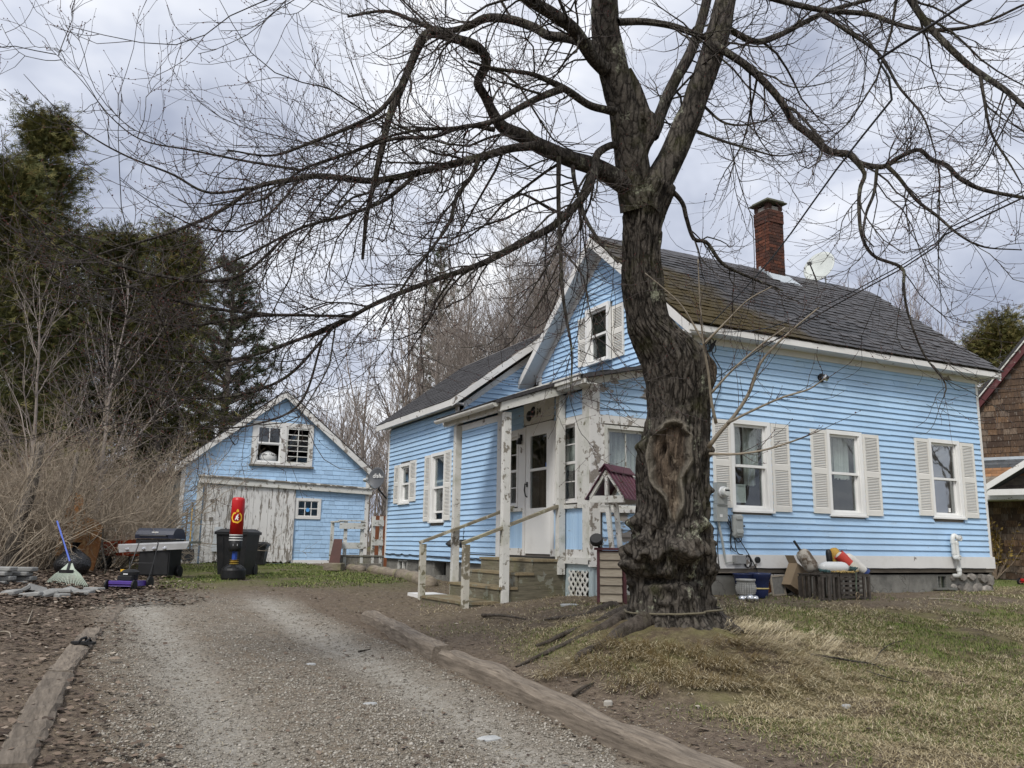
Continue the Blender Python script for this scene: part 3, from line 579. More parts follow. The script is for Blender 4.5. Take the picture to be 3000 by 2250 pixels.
# lattice skirt
LAT = grid_wall(MB(AF), -10.86, -10.14, -.92, -.26, [(-10.76, -10.23, -.84, -.36)], -.03, .0).build('lattice_frame', peel('lattice_frame_paint', (.42, .50, .52), .3, 6, moss=.4), HOUSE)
def lath(a0, a1, b0, b1, fr, par, w=.034, st=.125):
    h = b1-b0; L_ = a1-a0; c = -h
    for sgn in (1, -1):
        x = a0-h
        while x < a1:
            pts = []
            xa, za, xb, zb = (x, b0, x+h, b1) if sgn > 0 else (x, b1, x+h, b0)
            t0 = max(0, (a0-xa)/h); t1 = min(1, (a1-xa)/h)
            if t1-t0 > .04:
                p = Vector(fr(xa+t0*h, za+(zb-za)*t0, .004 if sgn > 0 else .013)); q = Vector(fr(xa+t1*h, za+(zb-za)*t1, .004 if sgn > 0 else .013)); nn = Vector(fr(0, 0, 1))-Vector(fr(0, 0, 0))
                MB().bar(p, q, w, .008, nn).build('lath', M['white_worn'], par)
            x += st
lath(-10.76, -10.23, -.84, -.36, AF, LAT)
MB().box(6.5, 6.55, 10.2, 14.8, -1, -.25).build('crawl_space_shade', M['dark'], HOUSE)  # dark sheet behind the lattice stands in for the shade under the porch
LA2 = grid_wall(MB(SPF), 6.45, 7.9, -.92, -.29, [(6.6, 7.8, -.84, -.36)], -.05, -.01).build('lattice_frame', MATS['lattice_frame_paint'], HOUSE)
lath(6.6, 7.8, -.84, -.36, frame((0, 10.18, 0), (1, 0, 0), (0, 0, 1), (0, -1, 0)), LA2)
MB().box(6.5, 8, 10.5, 10.55, -1, -.25).build('crawl_space_shade', M['dark'], HOUSE)  # second dark sheet, painting the shade behind the side lattice
LA3 = MB(AF).box(-13.10, -12.66, -.9, -.84, -.03, .0).build('lattice_frame', M['white_worn'], HOUSE)
lath(-13.10, -12.66, -.84, -.36, AF, LA3)
# ------------------------------------------------------------------ chimney
def brick_mat(name, a, b):
    n = ND(name); c = n.mix(n.rnd(), a, b); c = n.mix(n.step(n.noise(18, 5, .65), .45, .7), c, n.mix(1., c, (.45, .42, .42), 'MULTIPLY')); n.bump(n.noise(60, 4, .6), .5, .004); return n.done(c, .9, 0, .2)
bm1 = brick_mat('red_brick', (.082, .032, .022), (.185, .074, .046)); bm2 = brick_mat('sooty_brick', (.045, .028, .024), (.115, .052, .038))
CU0, CU1, CV0, CV1 = 11.67, 12.05, 11.90, 12.29
CH = MB().box(CU0+.012, CU1-.012, CV0+.012, CV1-.012, 5.0, 6.70).build('chimney', simple('mortar', (.25, .235, .215), .95, .2, 12, bump=.4), HOUSE)
def bmesh_(l, m):
    me = MB().box(-l/2, l/2, -.05, .05, -.029, .029).mesh('brick'); me.materials.append(m); return me
for red, m_ in ((0, bm1), (1, bm2)): pass
BK = {(l, k): bmesh_(l, (bm1, bm2)[k]) for l in (.185, .088) for k in (0, 1)}
z = 5.06; i = 0; r_ = random.Random(4)
while z < 6.64:
    grow = .018 if z > 6.36 else 0.; k = 1 if z > 6.36 else 0
    for side in range(4):
        al_u = side % 2 == 0
        a0, a1 = (CU0-grow, CU1+grow) if al_u else (CV0-grow, CV1+grow)
        fix = {0: CV0-grow, 2: CV1+grow, 1: CU1+grow, 3: CU0-grow}[side]
        pat = [.185, .185] if (i+side) % 2 == 0 else [.088, .185, .088]
        tot = sum(pat)+.008*(len(pat)-1); x = (a0+a1)/2-tot/2
        for l in pat:
            c = x+l/2; x += l+.008; dj = r_.uniform(-.003, .003)
            k2 = 1 if (side == 0 and r_.random() < .75) or r_.random() < .2 else k
            if al_u: mw = Matrix.Translation((c, fix+(.044 if side == 0 else -.044)+dj, z))
            else: mw = Matrix.Translation((fix+(-.044 if side == 1 else .044)+dj, c, z))@Matrix.Rotation(math.pi/2, 4, 'Z')
            piece('brick', BK[(l, k2)], CH, mw)
    z += .066; i += 1
mb = MB()
for a, b in ((CU0, CV0), (CU1-.1, CV0), (CU0, CV1-.1), (CU1-.1, CV1-.1)): mb.box(a, a+.1, b, b+.1, 6.64, 6.76)
mb.build('cap_pier', bm2, CH); mb = MB(); mb.box(CU0-.08, CU1+.08, CV0-.08, CV1+.08, 6.76, 6.80, .02); mb.box(CU0-.03, CU1+.03, CV0-.03, CV1+.03, 6.80, 6.835); mb.build('cap_slab', simple('mossy_cap', (.13, .135, .10), .95, .3, 7, bump=.5), CH)
lead = simple('lead_flashing', (.46, .50, .53), .45, .15, 6, .3); r_ = random.Random(1)
for i in range(7):
    v = CV0-.05+i*.05; zz = roofz(v)+.02; MB().box(CU0-.014, CU0-.006, v, v+.055, zz-.02, zz+.10+r_.uniform(-.02, .02)).build('flashing', lead, CH)
MB().hexa([(CU0-.05, CV0-.14, roofz(CV0-.14)+.025), (CU1+.30, CV0-.16, roofz(CV0-.16)+.025), (CU1+.1, CV0, roofz(CV0)+.03), (CU0-.05, CV0, roofz(CV0)+.03), (CU0-.05, CV0-.14, roofz(CV0-.14)+.033), (CU1+.30, CV0-.16, roofz(CV0-.16)+.033), (CU1+.1, CV0-.002, roofz(CV0)+.12), (CU0-.05, CV0-.002, roofz(CV0)+.12)]).build('flashing', lead, CH)
# ------------------------------------------------------------------ front steps
ST = thing('front_steps', 'weathered olive wooden front steps with two handrails below the storm door', 'steps', (5.6, 11.7, gz(5.6, 11.7)))
sm_ = wood('step_wood', (.095, .086, .062), (.205, .186, .132), (1.5, 1.5, 16), 3., moss=.3, paint=(.235, .235, .205), pamt=.16)
tm_ = wood('tread_wood', (.15, .118, .072), (.30, .243, .148), (16, 1.2, 3), 3., moss=.25, paint=(.23, .22, .175), pamt=.2)
VS0, VS1 = 10.87, 12.60
tr = [(4.83, 5.36, -.785), (5.33, 5.64, -.59), (5.61, 5.90, -.395), (5.86, 6.415, -.205)]
for i, (a, b, z) in enumerate(tr):
    for q in range(2): w = (b-a)/2; MB().box(a+q*w+.003, a+q*w+w-.003, VS0-.03, VS1+.03, z-.035, z+(.001 if q else 0)).build('tread', tm_, ST)
    zl = (tr[i-1][2] if i else gz(4.9, 11.7)-.1); MB().box(a+.02, a+.045, VS0, VS1, zl+.002, z-.037).build('riser', sm_, ST)
for k, (z0, z1, a) in enumerate(((-1.12, -.94, 4.88), (-.938, -.825, 4.88), (-.823, -.63, 5.37), (-.628, -.435, 5.66), (-.433, -.243, 5.90))):
    MB().box(a, 6.41, VS0-.012, VS0+.02, z0, z1).build('side_board', sm_, ST); MB().box(a, 6.41, VS1-.02, VS1+.012, z0, z1).build('side_board', sm_, ST)
for v in (VS0+.0, VS1-.10):
    MB().box(4.80, 4.885, v-.045, v+.045, -1.05, -.015).build('newel_post', peel('newel_paint', (.50, .48, .41), .42, 9., (.17, .15, .105), moss=.5, speck=.5), ST)
    vv = v-.005; MB().bar((4.79, vv, .005), (6.40, vv, .60), .095, .04).build('handrail', wood('rail_wood', (.20, .175, .125), (.34, .305, .225), (2, 10, 10), 3., moss=.4, paint=(.46, .44, .37), pamt=.25), ST)
# ------------------------------------------------------------------ ground
def vn(x, y, s, seed=0):            # smooth value noise, 0..1
    x = np.asarray(x, float)*s+seed*17.31; y = np.asarray(y, float)*s+seed*9.17
    xi = np.floor(x); yi = np.floor(y); fx = x-xi; fy = y-yi; fx = fx*fx*(3-2*fx); fy = fy*fy*(3-2*fy)
    def h(a, b): t = np.sin(a*127.1+b*311.7+seed*74.7)*43758.5453; return t-np.floor(t)
    return (h(xi, yi)*(1-fx)+h(xi+1, yi)*fx)*(1-fy)+(h(xi, yi+1)*(1-fx)+h(xi+1, yi+1)*fx)*fy
def fbm(x, y, s, seed=0, o=4): return sum(vn(x, y, s*2**i, seed+i)*.5**(i+1) for i in range(o))/(1-.5**o)
def drive(u, v): return sm(.15, .55, u+.35*(fbm(u, v, 1.1, 3)-.5))*(1-sm(2.95, 3.15, u))*(1-sm(12.3, 14.6, v+1.2*(fbm(u, v, .9, 5)-.5)))
def lawn(u, v):
    w = .9*(fbm(u, v, .8, 8)-.5); return np.clip(sm(3.9, 4.9, u+w+.10*(v-5))*(1-.85*sm(7.3, 8.8, v+1.4*w)*(1-sm(12.5, 15, u))), 0, 1)
def relief(u, v):
    d = drive(u, v); l = lawn(u, v); z = (.030+.02*l-.018*d)*(fbm(u, v, 1.7, 21)-.5)*2+(.022-.012*d)*(fbm(u, v, 9, 31, 3)-.5)*2
    return z*(1-sm(22, 30, np.hypot(u, v)))
def hz(u, v): return g(u, v)+relief(u, v)
us = np.concatenate([[-420, -200, -110, -70, -48, -34, -24, -17, -12, -8.5, -6, -4.5], np.arange(-3.6, 8.2, .055), np.arange(8.2, 17.5, .16), [18.5, 20, 22, 25, 29, 35, 44, 60, 85, 130, 220, 420]])
vs_ = np.concatenate([[-300, -120, -50, -22, -10, -4, 0, 1.6], np.arange(2.6, 10.5, .05), np.arange(10.5, 18, .12), np.arange(18, 26, .4), [27, 29, 32, 36, 42, 50, 62, 80, 110, 160, 250, 480]])
UU, VV = np.meshgrid(us, vs_); ZZ = hz(UU, VV); nu, nv = len(us), len(vs_)
idx = np.arange(nu*nv).reshape(nv, nu); F = np.stack([idx[:-1, :-1], idx[:-1, 1:], idx[1:, 1:], idx[1:, :-1]], -1).reshape(-1, 4)
gm_ = mesh_np('ground', np.stack([UU, VV, ZZ], -1).reshape(-1, 3), F, True)
for nm, fn in (('drive', drive), ('lawn', lawn)):
    a = gm_.attributes.new(nm, 'FLOAT', 'POINT'); a.data.foreach_set('value', fn(UU, VV).ravel().astype(np.float32))
def ground_mat():
    n = ND('ground_soil'); dr = n.attr('drive'); la = n.attr('lawn'); x = n.n.new('ShaderNodeSeparateXYZ'); n.L.new(n.pos(), x.inputs[0]); U, V = x.outputs[0], x.outputs[1]
    f = n.noise(2.6, 8, .68); f2 = n.noise(17, 6, .7); f3 = n.noise(70, 4, .65)
    soil = n.mix(n.step(f2, .3, .7), (.080, .060, .045), (.215, .172, .130)); soil = n.mix(n.math('MULTIPLY', n.step(f3, .58, .7), .6), soil, (.27, .215, .15))
    sv = n.vor(46); gr = n.mix(n.step(sv, .1, .75), (.105, .088, .068), (.275, .24, .195)); gr = n.mix(n.math('MULTIPLY', n.step(n.noise(3.4, 7, .7), .44, .62), .62), gr, (.185, .142, .10))
    gr = n.mix(n.math('MULTIPLY', n.step(f3, .56, .70), .7), gr, (.42, .39, .33))
    def tr(c, w): q = n.math('SUBTRACT', n.math('ADD', U, n.math('MULTIPLY', n.math('SUBTRACT', f, .5), .55)), c); return n.ramp(n.math('DIVIDE', n.math('ABSOLUTE', q), w), [(.2, 1.), (1.15, 0.)])
    du = n.mix(n.step(f2, .3, .72), (.25, .23, .195), (.40, .375, .33))
    gr = n.mix(n.math('MULTIPLY', n.math('MAXIMUM', tr(.95, .42), tr(2.55, .40)), n.step(n.noise(6, 7, .7), .25, .5)), gr, du)
    ls = n.mix(n.step(n.noise(1.5, 7, .65), .40, .62), (.10, .074, .052), (.175, .16, .07)); ls = n.mix(n.math('MULTIPLY', n.step(f2, .48, .72), .7), ls, (.26, .215, .125))
    c = n.mix(la, soil, ls); c = n.mix(dr, c, gr)
    mo = n.math('MULTIPLY', n.math('MULTIPLY', n.ramp(V, [(0., 0.), (1., 1.)]), 1.), 0.)
    mg = n.math('MULTIPLY', n.math('MULTIPLY', n.ramp(n.math('DIVIDE', V, 30), [(.46, 0.), (.53, 1.), (.75, 1.), (.82, .4)]), n.ramp(n.math('DIVIDE', U, 10), [(.10, 0.), (.16, 1.), (.52, 1.), (.60, .1)])), n.step(n.noise(1.3, 7, .7), .36, .52))
    c = n.mix(mg, c, n.mix(f2, (.055, .062, .018), (.16, .165, .06)))
    far = n.ramp(n.math('DIVIDE', U, 40), [(.40, 0.), (.46, 1.)]); c = n.mix(far, c, n.mix(f2, (.07, .10, .025), (.18, .19, .075)))
    n.bump(n.math('ADD', n.math('MULTIPLY', f2, 1.), n.math('ADD', n.math('MULTIPLY', f3, .5), n.math('MULTIPLY', sv, -.35))), .9, .03); return n.done(c, .95, 0, .15)
GO = put('ground', gm_, ground_mat()); GO['kind'] = 'structure'

def polar(n, a0, a1, r0, r1, rng):      # points with density falling as 1/r^2 from the viewer's corner of the yard
    a = rng.uniform(a0, a1, n)+YAW; r = r0*(r1/r0)**rng.random(n); return r*np.sin(a), r*np.cos(a)
def inside(u, v):                       # where buildings and steps stand
    return ((u > 6.3) & (v > 9.84) & (u < 14.7)) | ((u > 4.75) & (u < 6.5) & (v > 10.8) & (v < 12.7)) | ((u > 6.3) & (u < 12) & (v > 13) & (v < 19)) | ((u > 2.4) & (u < 7.6) & (v > 23.95))
def blades(name, u, v, L, w, lean, m, rng, z0=-.006, yaw=None, curl=.6):
    n = len(u); th = rng.uniform(0, 2*np.pi, n) if yaw is None else yaw; dx, dy = np.cos(th), np.sin(th); px, py = -dy, dx
    z = hz(u, v)+z0; s, c = np.sin(lean), np.cos(lean); s2, c2 = np.sin(np.minimum(lean+curl, 1.75)), np.cos(np.minimum(lean+curl, 1.75))
    b = np.stack([u, v, z], 1); m1 = b+np.stack([dx*s*L*.55, dy*s*L*.55, c*L*.55], 1); tp = m1+np.stack([dx*s2*L*.45, dy*s2*L*.45, c2*L*.45], 1)
    tp[:, 2] = np.maximum(tp[:, 2], z+.004); pw = np.stack([px*w, py*w, 0*w], 1)*.5
    V = np.stack([b-pw, b+pw, m1-pw*.8, m1+pw*.8, tp], 1).reshape(-1, 3); i = np.arange(n)[:, None]*5
    F = np.concatenate([i+[0, 1, 3], i+[0, 3, 2], i+[2, 3, 4]], 0); A = np.repeat(rng.random(n), 5)
    o = put(name, mesh_np(name, V, F, False, A), m); o['kind'] = 'stuff'; return o
def leafy_mat(name, els, ro=.8, spec=.2, trans=0.):
    n = ND(name); c = n.ramp(n.attr('rnd'), els); c = n.mix(n.math('MULTIPLY', n.noise(30, 3, .6), .35), c, n.mix(1., c, (.5, .5, .5), 'MULTIPLY')); return n.done(c, ro, 0, spec)
M['straw'] = leafy_mat('dead_grass', [(0., (.18, .138, .075)), (.4, (.34, .275, .155)), (.75, (.50, .42, .26)), (1., (.60, .53, .37))])
M['green'] = leafy_mat('green_grass', [(0., (.055, .085, .016)), (.5, (.112, .158, .034)), (.85, (.19, .225, .06)), (1., (.34, .31, .15))])
M['leaf'] = leafy_mat('fallen_leaves', [(0., (.050, .036, .028)), (.45, (.110, .080, .060)), (.8, (.20, .150, .112)), (.95, (.28, .225, .175)), (1., (.42, .37, .30))])
M['stone'] = leafy_mat('gravel', [(0., (.15, .132, .108)), (.4, (.235, .212, .176)), (.75, (.32, .295, .25)), (1., (.46, .43, .38))])
rng = np.random.default_rng(5)
def lawn_pts(n, r0, r1, thr, seed, s, inv=False):
    n = int(n*1.2); u, v = polar(n, -.10, .82, r0, r1, rng); f = fbm(u, v, s, seed); dt = np.hypot(u-5.32, v-7.0); k = (lawn(u, v)*sm(.55, 1.7, dt+.8*(fbm(u, v, 2.2, 97)-.5)) > rng.random(n)*.9) & ~inside(u, v) & (u < 19)
    k &= (f < thr) if inv else (f > thr); return u[k], v[k]
u, v = lawn_pts(320000, 3.6, 20, .45, 41, 1.3); n_ = len(u)
blades('dead_grass', u, v, rng.uniform(.025, .085, n_)*(1+.4*sm(4, 12, np.hypot(u, v))), np.full(n_, .0036)*(1+.55*sm(5, 14, np.hypot(u, v))), rng.uniform(.9, 1.5, n_), M['straw'], rng, .006)
u, v = lawn_pts(420000, 3.6, 22, .485, 47, .95); n_ = len(u)
blades('green_grass', u, v, rng.uniform(.018, .05, n_)*(1+.4*sm(4, 12, np.hypot(u, v))), np.full(n_, .0032)*(1+.6*sm(5, 14, np.hypot(u, v))), rng.uniform(.2, .95, n_), M['green'], rng)
# straw tufts hanging over the root mound
tu = []; r_ = random.Random(12)
TC = (5.32, 7.0)
for k in range(95):
    a = r_.uniform(-2.95, .1); rr = r_.uniform(.68, 1.75)*(1.1 if k % 3 else .85); tu.append((TC[0]+math.cos(a)*rr, TC[1]+math.sin(a)*rr*.95, a, r_.uniform(.6, 1.3)))
U_, V_, Y_, L_ = [], [], [], []
for (a, b, th, s) in tu:
    k = int(75*s); U_.append(a+rng.normal(0, .05*s, k)); V_.append(b+rng.normal(0, .05*s, k)); Y_.append(th+rng.normal(0, .45, k)); L_.append(rng.uniform(.09, .24, k)*s)
U_, V_, Y_, L_ = map(np.concatenate, (U_, V_, Y_, L_)); blades('straw_tufts', U_, V_, L_, np.full(len(U_), .005), rng.uniform(.75, 1.4, len(U_)), leafy_mat('pale_straw', [(0., (.30, .24, .14)), (.5, (.50, .42, .27)), (1., (.68, .60, .43))]), rng, .01, Y_, .5)
# sparse tufts of weeds by the garage and moss grass
u = rng.uniform(1.2, 5.8, 26000); v = rng.uniform(14.4, 23.8, 26000); k = (fbm(u, v, .8, 61) > .47) & ~inside(u, v); u, v = u[k], v[k]; n_ = len(u)
blades('mossy_grass', u, v, rng.uniform(.03, .07, n_), np.full(n_, .011), rng.uniform(.3, 1.1, n_), M['green'], rng)
u = rng.uniform(15, 30, 16000); v = rng.uniform(5, 24, 16000); n_ = len(u); blades('neighbour_grass', u, v, rng.uniform(.04, .09, n_), np.full(n_, .012), rng.uniform(.2, .9, n_), M['green'], rng)
# fallen leaves
def leaves(name, u, v, s, rng, lift=.012):
    n = len(u); th = rng.uniform(0, 2*np.pi, n); z = hz(u, v)+rng.uniform(.002, lift, n); ti = rng.uniform(-.55, .55, n); tj = rng.uniform(-.5, .5, n); cu = rng.uniform(.0, .35, n)
    P = []
    for a, b, c in ((-.5, 0, .6), (-.1, -.42, 0), (.3, -.3, 0), (.62, 0, .7), (.3, .3, 0), (-.1, .42, 0)):
        x = a*s*np.cos(th)-b*s*np.sin(th); y = a*s*np.sin(th)+b*s*np.cos(th); P.append(np.stack([u+x, v+y, z+(a*ti+b*tj+abs(b)*cu*1.3+.28)*s*.6], 1))
    V = np.stack(P, 1).reshape(-1, 3); i = np.arange(n)[:, None]*6; F = np.concatenate([i+[0, 1, 5], i+[1, 2, 5], i+[2, 4, 5], i+[2, 3, 4]], 0)
    o = put(name, mesh_np(name, V, F, False, np.repeat(rng.random(n), 6)), M['leaf']); o['kind'] = 'stuff'
u, v = polar(120000, -1.05, -.22, 5, 21, rng); k = (rng.random(len(u)) < (1-sm(-.3, .9, u+.9*(fbm(u, v, 1, 71)-.5)))*(.08+.75*fbm(u, v, .9, 73))*(.35+.65*sm(8.5, 10.5, v))); leaves('leaf_litter', u[k], v[k], rng.gamma(6, .0052, k.sum())+.008, rng, .022)
u = rng.uniform(-5.5, 2.2, 34000); v = rng.uniform(12.5, 19.5, 34000); k = rng.random(34000) < 1-sm(.3, 2.2, u); leaves('leaf_litter', u[k], v[k], rng.gamma(7, .0055, k.sum())+.01, rng, .035)
u, v = polar(22000, -.45, .6, 3.6, 18, rng); k = ~inside(u, v) & (rng.random(len(u)) < (.95-.7*lawn(u, v)-.72*drive(u, v))*(.25+fbm(u, v, 1.4, 91))); leaves('scattered_leaves', u[k], v[k], rng.gamma(4, .0042, k.sum())+.006, rng, .008)
u, v = polar(30000, -.5, .4, 3.6, 17, rng); k = ~inside(u, v) & (rng.random(len(u)) < (1-lawn(u, v))*(1-.75*drive(u, v))*fbm(u, v, 1.1, 95)); u, v = u[k], v[k]; n_ = len(u); blades('straw_bits', u, v, rng.uniform(.02, .08, n_), np.full(n_, .003), rng.uniform(1.35, 1.55, n_), M['straw'], rng, .004)
# gravel
def stones(name, u, v, r, rng):
    n = len(u); z = hz(u, v); D = np.array([(1, 0, 0), (0, 1, 0), (-1, 0, 0), (0, -1, 0), (0, 0, 1), (0, 0, -1)], float); R = rng.uniform(.6, 1.2, (n, 6)); th = rng.uniform(0, 6.28, n); q = D[None]*R[:, :, None]*r[:, None, None]
    q[:, :, 2] *= .62; x = q[:, :, 0]*np.cos(th)[:, None]-q[:, :, 1]*np.sin(th)[:, None]; y = q[:, :, 0]*np.sin(th)[:, None]+q[:, :, 1]*np.cos(th)[:, None]
    V = np.stack([u[:, None]+x, v[:, None]+y, z[:, None]+r[:, None]*.2+q[:, :, 2]], -1).reshape(-1, 3); i = np.arange(n)[:, None]*6
    F = np.concatenate([i+[a, b, 4] for a, b in ((0, 1), (1, 2), (2, 3), (3, 0))]+[i+[b, a, 5] for a, b in ((0, 1), (1, 2), (2, 3), (3, 0))], 0)
    o = put(name, mesh_np(name, V, F, False, np.repeat(rng.random(n), 6)), M['stone']); o['kind'] = 'stuff'
u, v = polar(120000, -.48, .12, 3.6, 15, rng); d = drive(u, v); t = np.maximum(np.exp(-((u-.95)/.33)**2), np.exp(-((u-2.55)/.30)**2)); k = rng.random(len(u)) < d*(1-.55*t)*(.35+.9*fbm(u, v, 1.3, 81)); stones('gravel', u[k], v[k], rng.gamma(4, .0016, k.sum())+.002, rng)
u, v = polar(5000, -.5, .3, 3.6, 16, rng); k = ~inside(u, v) & (u > .2) & (lawn(u, v) < .5) & (drive(u, v) < .5); stones('loose_stones', u[k], v[k], rng.uniform(.004, .013, k.sum()), rng)
# ------------------------------------------------------------------ timbers edging the drive
tw = wood('timber_wood', (.085, .069, .054), (.265, .222, .175), (9, .8, 9), 4.2, crack=1.)
def timber(name, label, A, B, w, h, seed, sink=.05, hw=None):
    r = random.Random(seed); A = Vector(A); B = Vector(B); n = 22; mb = MB(); d = (B-A).normalized(); sd = Vector((d.y, -d.x, 0)).normalized(); k = 8; vs = []; fs = []
    for i in range(n+1):
        t = i/n; p = A.lerp(B, t); z = gz(p.x, p.y)-sink; ww = w/2*(1-.05*r.random()); hh = h*(1-.09*r.random()-.10*abs(math.sin(t*5+seed)))
        prof = [(-ww, 0), (-ww, hh*.45), (-ww*.97, hh*.85), (-ww*.72, hh), (0, hh*(.97+.05*r.random())), (ww*.72, hh), (ww*.97, hh*.82), (ww, 0)]
        for a, b in prof: q = p+sd*(a+r.uniform(-.009, .009)); vs.append((q.x, q.y, z+b+r.uniform(-.009, .009)))
    for i in range(n):
        for j in range(k-1): fs.append((i*k+j, i*k+j+1, (i+1)*k+j+1, (i+1)*k+j))
    fs += [tuple(range(k)), tuple(range(n*k+k-1, n*k-1, -1))]; mb.add(vs, fs); o = mb.build(name, tw, None, (A.x, A.y, gz(A.x, A.y))); return tag(o, label, 'timber', 'timbers edging the drive')
timber('landscape_timber', 'far grey timber edging the drive, its end nearest the front steps', (3.40, 10.55, 0), (3.17, 7.62, 0), .19, .205, 1)
timber('landscape_timber', 'nearer cracked timber edging the drive on the maple side', (3.19, 7.50, 0), (3.16, 3.2, 0), .20, .195, 2)
timber('landscape_timber', 'nearest half-buried timber at the left edge of the drive', (-.17, 5.2, 0), (.02, 7.75, 0), .22, .125, 3, .065)
timber('landscape_timber', 'half-buried timber at the left edge of the drive beside the black sandal', (.01, 7.8, 0), (.30, 10.3, 0), .20, .125, 4, .065)
timber('landscape_timber', 'short sunken timber piece farthest up the left edge of the drive', (.42, 11.1, 0), (.62, 12.6, 0), .24, .10, 5, .075)
# ------------------------------------------------------------------ garage
VG = 24.0; GR = FF(VG); GZ = -.62
GAR = thing('garage', 'blue shingled garage with peeling white sliding door and double loft window', 'garage', (5, VG, GZ))
ops = [(4.27, 5.75, 2.12, 3.17), (5.53, 6.11, .67, 1.12), (3.06, 5.42, -.6, 1.40)]
APX, APZ, GEL, GER, GEZ = 4.99, 4.05, 2.44, 7.55, 1.97
gs = (APZ-GEZ)/(APX-GEL)
mb = MB(GR); grid_wall(mb, GEL, GER, GZ, 1.9, ops, -.1, 0); grid_wall(mb, 4.0, 6.0, 1.9, 3.25, ops, -.1, 0)
mb.prism([(GEL, 1.9), (4.0, 1.9), (4.0, GEZ+gs*(4.0-GEL))], -.1, 0); mb.prism([(6.0, 1.9), (GER, 1.9), (6.0, GEZ+gs*(GER-6.0))], -.1, 0); mb.prism([(4.0, 3.25), (6.0, 3.25), (6.0, 3.27), (APX, APZ), (4.0, 3.24+.03)], -.1, 0)
GW = mb.build('front_wall', M['blue'], GAR)
def shingle_mat(name, col, var=.10, wear=.3):
    n = ND(name); c = n.mix(n.rnd(), cm(col, 1-var), cm(col, 1+var)); c = n.mix(n.step(n.noise(14, 5, .6, n.map((8, 8, 1))), .3, .7), cm(col, .0) if False else n.mix(1., c, (.88, .9, .92), 'MULTIPLY'), c)
    c = n.mix(n.math('MULTIPLY', n.step(n.noise(2.2, 7, .7), .56, .74), wear), c, (.36, .46, .55)); c = n.mix(n.math('MULTIPLY', n.step(n.noise(9, 7, .7), .67, .72), .8), c, (.2, .21, .21))
    n.bump(n.noise(50, 4, .6, n.map((4, 4, .6))), .4, .004); return n.done(c, .65, 0, .3)
M['bshingle'] = shingle_mat('blue_shingle', cm(BLUE, .98))
def shingle_wall(part, fr, s0, s1, z0, z1, ops, ex, wmin, wmax, m, clip, keep, name, seed=1, thick=.014, rag=.006):
    r = random.Random(seed); items = []; z = z0
    widths = [wmin+(wmax-wmin)*i/4 for i in range(5)]; ml = []
    for w in widths:
        me = MB().hexa([(-w/2+.002, 0, 0), (w/2-.002, 0, 0), (w/2-.002, 0, thick), (-w/2+.002, 0, thick), (-w/2+.002, ex+.02, 0), (w/2-.002, ex+.02, 0), (w/2-.002, ex+.02, .003), (-w/2+.002, ex+.02, .003)]).mesh(name); me.materials.append(m); ml.append(me)
    while z < z1-.03:
        l, h = clip(z+ex*.6); a = max(s0, l)-r.uniform(0, .1)
        while a < min(s1, h):
            k = r.randrange(5); w = widths[k]; c = a+w/2; a += w
            if c < max(s0, l)+w*.3 or c > min(s1, h)-w*.3: continue
            if any(o[0]-.02 < c < o[1]+.02 and min(z+ex, o[3])-max(z, o[2]) > ex*.4 for o in ops): continue
            items.append((c, z+r.uniform(-rag, rag), k, r.uniform(-.012, .012), r.uniform(0, .004)))
        z += ex
    order = sorted(range(len(items)), key=lambda i: -widths[items[i][2]]-(.0 if keep is None else keep(items[i]))); rest = MB()
    ox = Vector(fr(0, 0, 0)); e1 = Vector(fr(1, 0, 0))-ox; e2 = Vector(fr(0, 1, 0))-ox; e3 = Vector(fr(0, 0, 1))-ox; B = Matrix((e1, e2, e3)).transposed().to_4x4()
    for q, i in enumerate(order):
        c, z, k, rot, dn = items[i]; mw = Matrix.Translation(Vector(fr(c, z, .001+dn)))@B@Matrix.Rotation(rot, 4, 'Z')
        if q < 290: piece(name, ml[k], part, mw)
        else: rest.add([mw@x.co for x in ml[k].vertices], [tuple(f.vertices) for f in ml[k].polygons])
    if rest.v: o = rest.build(name+'s', m, part); o['kind'] = 'stuff'
def gclip2(z): return (GEL+.08, GER-.08) if z < GEZ-.05 else (GEL+(z-GEZ+.06)/gs, GER-(z-GEZ+.06)/gs)
shingle_wall(GW, GR, GEL+.08, GER-.08, GZ+.07, APZ-.08, [(4.17, 5.85, 2.06, 3.25), (5.46, 6.18, .61, 1.18), (2.86, 5.45, -.7, 1.5)], .121, .12, .24, M['bshingle'], gclip2, None, 'shingle', 3)
mb = MB(GR); mb.hexa([(GEL-.02, GZ, 0), (GEL+.09, GZ, 0), (GEL+.09, GZ, .03), (GEL-.02, GZ, .03), (GEL-.02, 1.92, 0), (GEL+.09, 1.92, 0), (GEL+.09, 1.92, .03), (GEL-.02, 1.92, .03)]); mb.build('corner_board', M['white'], GAR)
board(GAR, GR, GER-.09, GER+.02, GZ, 1.92, 0, .03, M['white_peel'], 'corner_board'); board(GAR, GR, 5.46, GER-.09, GZ, GZ+.11, 0, .03, M['white'], 'skirt_board'); board(GAR, GR, GEL+.09, 2.82, GZ, GZ+.09, 0, .03, M['white'], 'skirt_board')
